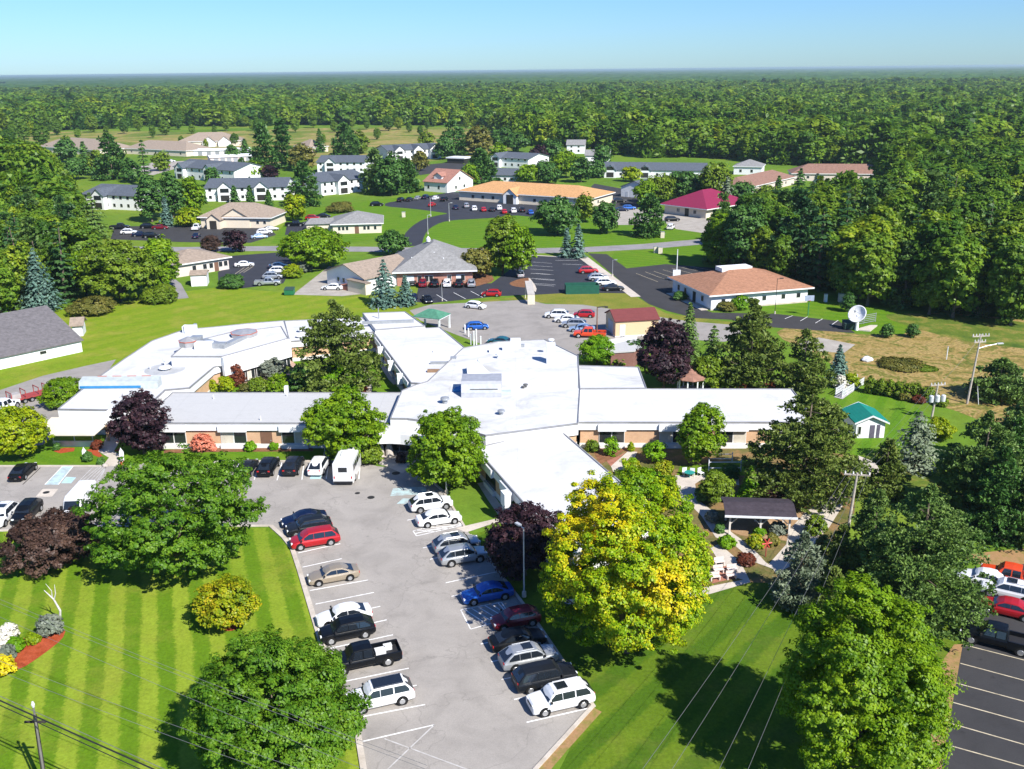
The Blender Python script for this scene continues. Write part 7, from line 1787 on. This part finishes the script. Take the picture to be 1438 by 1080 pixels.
# ------------------------------------------------------------------ the woods
rngW=np.random.default_rng(42)
VAR=[]
def variant(kind,leaf,H,rx,lod,seed):
    SEED[0]=seed; rng=np.random.default_rng(seed)
    V_,Q,c=crown_of(kind,rng,rx,H,.46)
    me=np_mesh('crown',V_,Q,LEAF[leaf])
    tb=trunk_mesh(rng,1.0,rx,c,.022,-.01,kind in CONIF,nlimb=10)
    m2=bpy.data.meshes.new('trunk'); m2.from_pydata(tb.v,[],tb.f); m2.materials.append(bark); m2.update()
    return (me,m2,kind)
for k in range(6): VAR.append(variant('round' if k%2 else 'column','wood',14,.25+.055*(k%3),1,900+k))
for k in range(3): VAR.append(variant('fir','woodfir',16,.20+.03*k,1,920+k))
for k in range(2): VAR.append(variant('pine','woodfir',16,.30,1,930+k))
used={}
def cap_height(x,y,Hh):
    """trees stay low where the brown roofed wing shows above them"""
    q=proj((x,y,0))
    if 1040<q[0]<1246:
        lim=float(np.interp(q[0],[1040,1120,1246],[276,264,254]))
        if q[1]>lim-8: return min(Hh,height_at(Vector((x,y,0)),lim))
    return Hh
def wood_tree(x,y,Hh,wsc,vi,label,group):
    me,m2,kind=VAR[vi]
    o=empty('woodland_tree' if kind not in CONIF else 'woodland_conifer',(x,y,0),rngW.uniform(0,6.28),label,'tree',group)
    o.scale=(Hh*wsc,Hh*wsc,Hh)
    c=bpy.data.objects.new('crown',me); C.objects.link(c); c.parent=o
    t=bpy.data.objects.new('trunk',m2); C.objects.link(t); t.parent=o
def inpoly(x,y,P):
    r=False; n=len(P)
    for i in range(n):
        x0,y0=P[i][0],P[i][1]; x1,y1=P[(i+1)%n][0],P[(i+1)%n][1]
        if (y0>y)!=(y1>y) and x<(x1-x0)*(y-y0)/(y1-y0)+x0: r=not r
    return r
def gp(L_): return [tuple(G(*p).to_2d()) for p in L_]
def farpts(L_,dist):   # ground points on the bearing of image columns, at a distance
    out=[]
    for px,d in zip(L_,dist):
        q=ray(px,300); q.z=0; q.normalize(); out.append((q.x*d,q.y*d))
    return out
right_front=gp([(1005,378),(1060,388),(1110,405),(1150,412),(1190,428),(1240,440),(1300,446),(1360,456),(1450,470),(1600,500)])
right_back=gp([(1600,275),(1438,272),(1250,268),(1180,292),(1120,300),(1085,322),(1040,335)])
clear_strip=None
rightP=right_front+right_back
leftP=gp([(-80,480),(-20,468),(60,434),(112,432),(118,400),(105,360),(110,335),(100,305),(90,278),(60,255),(20,240),(-60,232),(-200,260),(-300,480)])
def poisson(P,step,rng,jit=.42):
    xs=[p[0] for p in P]; ys=[p[1] for p in P]; out=[]; y=min(ys); row=0
    while y<max(ys):
        x=min(xs)+(row%2)*step/2
        while x<max(xs):
            a=x+rng.uniform(-jit,jit)*step; b_=y+rng.uniform(-jit,jit)*step
            if inpoly(a,b_,P):
                q=proj((a,b_,8))
                if -60<q[0]<1498 and q[1]<1120: out.append((a,b_))
            x+=step
        y+=step*.87; row+=1
    return out
near=[(a,b_,'R') for a,b_ in poisson(rightP,6.9,rngW)]+[(a,b_,'L') for a,b_ in poisson(leftP,6.8,rngW)]
near.sort(key=lambda t:math.hypot(t[0],t[1]))
print('near wood trees',len(near))
extra=near[250:]; near=near[:250]
for a,b_,s in near:
    con = rngW.uniform()< (.36 if s=='R' else .42)
    vi = (rngW.integers(6,11) if con else rngW.integers(0,6)); Hh=rngW.uniform(10,18.5) if s=='R' else rngW.uniform(10,15)
    if con: Hh*=1.18
    Hh=cap_height(a,b_,Hh)
    if Hh<5: continue
    side='right hand' if s=='R' else 'left hand'
    q=proj((a,b_,0)); 
    if s=='R': place=('by the road bend' if q[0]<1075 else 'behind the brown roofed office' if q[0]<1165 else 'behind the satellite dish' if q[0]<1245 else 'above the golden field' if q[0]<1340 else 'near the right edge'); deep=q[1]<float(np.interp(q[0],[1000,1150,1300,1440],[360,385,415,430]))
    else: place=('beside the light layered pine' if q[1]<345 else 'behind the long grey barn' if q[0]<60 else 'next to the broad light green tree'); deep=q[1]<400
    wood_tree(a,b_,Hh,rngW.uniform(.85,1.2),int(vi),('inner ' if deep else 'front rank ')+('dark conifer' if con else 'green broadleaf')+' of the '+side+' woods '+place,
              'trees of the '+side+' woods')
# the far forest reads as one mass
def forest(P_list, sizes, name, label):
    bank=[]
    for k in range(9):
        rng=np.random.default_rng(700+k); kind=('round','column','fir','fir','round','column','fir','pine','round')[k]
        V_,Q,c=crown_of(kind,rng,(.22 if kind=='fir' else .30 if kind=='column' else .38),13,.9); bank.append((V_,Q,kind))
    VV=[];QQ=[];AA=[];off=0
    for (a,b_),(Hh,ws,sub) in zip(P_list,sizes):
        pn=math.sin(a*.011+1.3*math.sin(b_*.006))+math.sin(b_*.017+a*.004+1.1)+.6*math.sin(a*.031-b_*.023)
        k=rngW.integers(0,9)
        if pn>1.0 and rngW.uniform()<.6: k=rngW.choice([3,6,7])
        if rngW.uniform()<.1: Hh*=1.25
        V_,Q,kind=bank[k]
        nq=len(Q); 
        if sub<1:
            keep=rngW.permutation(nq)[:max(40,int(nq*sub))]; Vs=V_.reshape(-1,4,3)[keep]; ctr=Vs.mean(1,keepdims=True); Vs=(ctr+(Vs-ctr)*min(2.6,(1/sub)**.5)).reshape(-1,3); nq=len(keep)
        else: Vs=V_
        t=rngW.uniform(0,6.28); cs,sn=math.cos(t),math.sin(t); W_=Hh*ws*rngW.uniform(.85,1.25)
        X=np.empty_like(Vs); X[:,0]=a+(Vs[:,0]*cs-Vs[:,1]*sn)*W_; X[:,1]=b_+(Vs[:,0]*sn+Vs[:,1]*cs)*W_; X[:,2]=Vs[:,2]*Hh
        VV.append(X); QQ.append(np.arange(nq*4).reshape(-1,4)+off); off+=nq*4
        AA.append(np.full(nq*4, np.clip(rngW.normal(.42-.10*pn,.24),0,1)))
    V_=np.concatenate(VV);Q=np.concatenate(QQ);A_=np.concatenate(AA)
    me=np_mesh(name,V_,Q,LEAF['canopy'],attr=A_); o=bpy.data.objects.new(name,me); C.objects.link(o); o['kind']='stuff'; o['label']=label
    print(name,len(P_list),len(Q)); return o
P1=[(a,b_) for a,b_,s in extra]
# zone 1: from the forest front to ~1100 m
def fan(d0f,d1,step_fn,holes=()):
    out=[]; d=None
    for row in range(4000):
        if d is None: d=250.0
        st=step_fn(d)
        half=d*.62; n=int(2*half/st)
        for i in range(n+1):
            x=-half+i*st+rngW.uniform(-.45,.45)*st; y=d+rngW.uniform(-.45,.45)*st
            q=proj((x,y,0))
            if not(-50<q[0]<1488): continue
            if q[1]>d0f(q[0]): continue
            if any(inpoly(q[0],q[1],h) for h in holes): continue
            out.append((x,y))
        d+=st*.87
        if d>d1: break
    return out
xsF=[-100,0,130,260,340,410,520,640,700,720,790,850,900,1000,1100,1180,1250,1260,1438,1600]
ysF=[186,186,182,178,178,176,176,177,180,205,206,212,221,222,232,234,240,272,275,275]
front=lambda x: float(np.interp(x,xsF,ysF))
hole=[[(1385,172),(1392,160),(1440,160),(1440,174)],[(1392,160),(1396,135),(1402,135),(1400,160)]]
def step(d): return 7.2 if d<500 else 7.8+ (d-500)*.0085
z1=fan(front,2600,step,hole)
print('far trees',len(z1))
sz=[(rngW.uniform(8.5,17),1.12*(1+max(0,(math.hypot(a,b_)-900))/2600),1.0 if math.hypot(a,b_)<520 else .45 if math.hypot(a,b_)<900 else .26) for a,b_ in z1]
P1=[p for p in P1 if cap_height(p[0],p[1],15)>5]
forest(P1+z1,[(cap_height(p[0],p[1],rngW.uniform(10.5,16)),1.0,1.0) for p in P1]+sz,'forest','dense mixed forest reaching to the horizon')
# scattered trees in the far fields
gF_='scattered trees along the far golden field'
fp=[(35,200,26),(80,190,18),(130,186,20),(150,192,12),(195,184,16),(215,194,14),(250,182,18),(270,188,10),(318,184,20),(355,184,12),(415,186,16),(440,180,20),(470,186,12),(495,180,14),(545,184,18),(575,186,10),(610,178,16),(655,182,14),(690,186,18),(20,195,20),(45,192,16),(60,206,26),(110,196,12),(175,188,16),(232,190,18),(255,205,10),(302,192,12),(330,205,14),(345,178,12),(365,190,20),(455,202,10),(515,182,16),(530,196,12),(590,190,10),(632,192,10),(560,182,14),(600,182,12),(205,176,14),(95,214,18),(215,216,10),(240,212,10),(12,214,30),(290,212,12),(168,232,14),(340,238,12)]
for i,(x,y,w_) in enumerate(fp):
    P_=G(x,y); dep=proj(P_)[2]; W_=w_*dep/F
    wood_tree(P_.x,P_.y,min(14,W_*1.05+1.5),max(.5,1.15*W_/min(14,W_*1.05+1.5)),int(rngW.integers(0,6)),'small round tree dotted along the far field, '+('far left part' if x<150 else 'above the tan townhouses' if x<360 else 'above the white apartment blocks'),gF_)
# rolling far woodland beyond the single crowns
gy=[2500]; 
while gy[-1]<30000: gy.append(gy[-1]*1.018)
nx=240; VV=[];rg=np.random.default_rng(5)
for j,d in enumerate(gy):
    xs_=np.linspace(-.66*d,.66*d,nx); z=11+rg.normal(size=nx)*2.6+ 3*np.sin(xs_/700+j*.3)+2*np.sin(xs_/260+j)
    if j==0: z[:]=0
    VV+= [(x,d+rg.normal()*d*.004,max(0,zz)) for x,zz in zip(xs_,z)]
nq=[(j*nx+i,j*nx+i+1,(j+1)*nx+i+1,(j+1)*nx+i) for j in range(len(gy)-1) for i in range(nx-1)]
fm,fnt,fb=principled('distant woodland',(.03,.07,.015),.95,.0)
fP=pos(fnt)
c_=ramp(fnt,noise(fnt,.035,6,.7,fP),[(.30,(.016,.045,.010)),(.5,(.038,.085,.016)),(.7,(.075,.12,.020))])
c_=mixc(fnt,.6,c_,ramp(fnt,noise(fnt,.0022,5,.6,fP),[(.35,(.6,.75,.7)),(.6,(1.1,1.1,1)),(.7,(1.5,1.3,1))]),'MULTIPLY')
fnt.links.new(c_,fb.inputs['Base Color'])
me=bpy.data.meshes.new('distant_forest'); me.from_pydata(VV,[],nq); me.materials.append(fm); me.update()
o=bpy.data.objects.new('distant_forest',me); C.objects.link(o); o['kind']='stuff'; o['label']='distant forest fading toward the horizon'
# ================================================================== air
hz=MB().box(-24000,24000,-400,31000,-1.5,47.5).build('haze',None); hz['kind']='stuff'
hm=bpy.data.materials.new('haze'); hm.use_nodes=True; hn=hm.node_tree; hn.nodes.clear()
pv_=hn.nodes.new('ShaderNodeVolumePrincipled'); pv_.inputs['Color'].default_value=(.74,.93,.95,1); pv_.inputs['Density'].default_value=9e-5; pv_.inputs['Anisotropy'].default_value=.3
ho=hn.nodes.new('ShaderNodeOutputMaterial'); hn.links.new(pv_.outputs[0],ho.inputs['Volume']); hz.data.materials.append(hm)
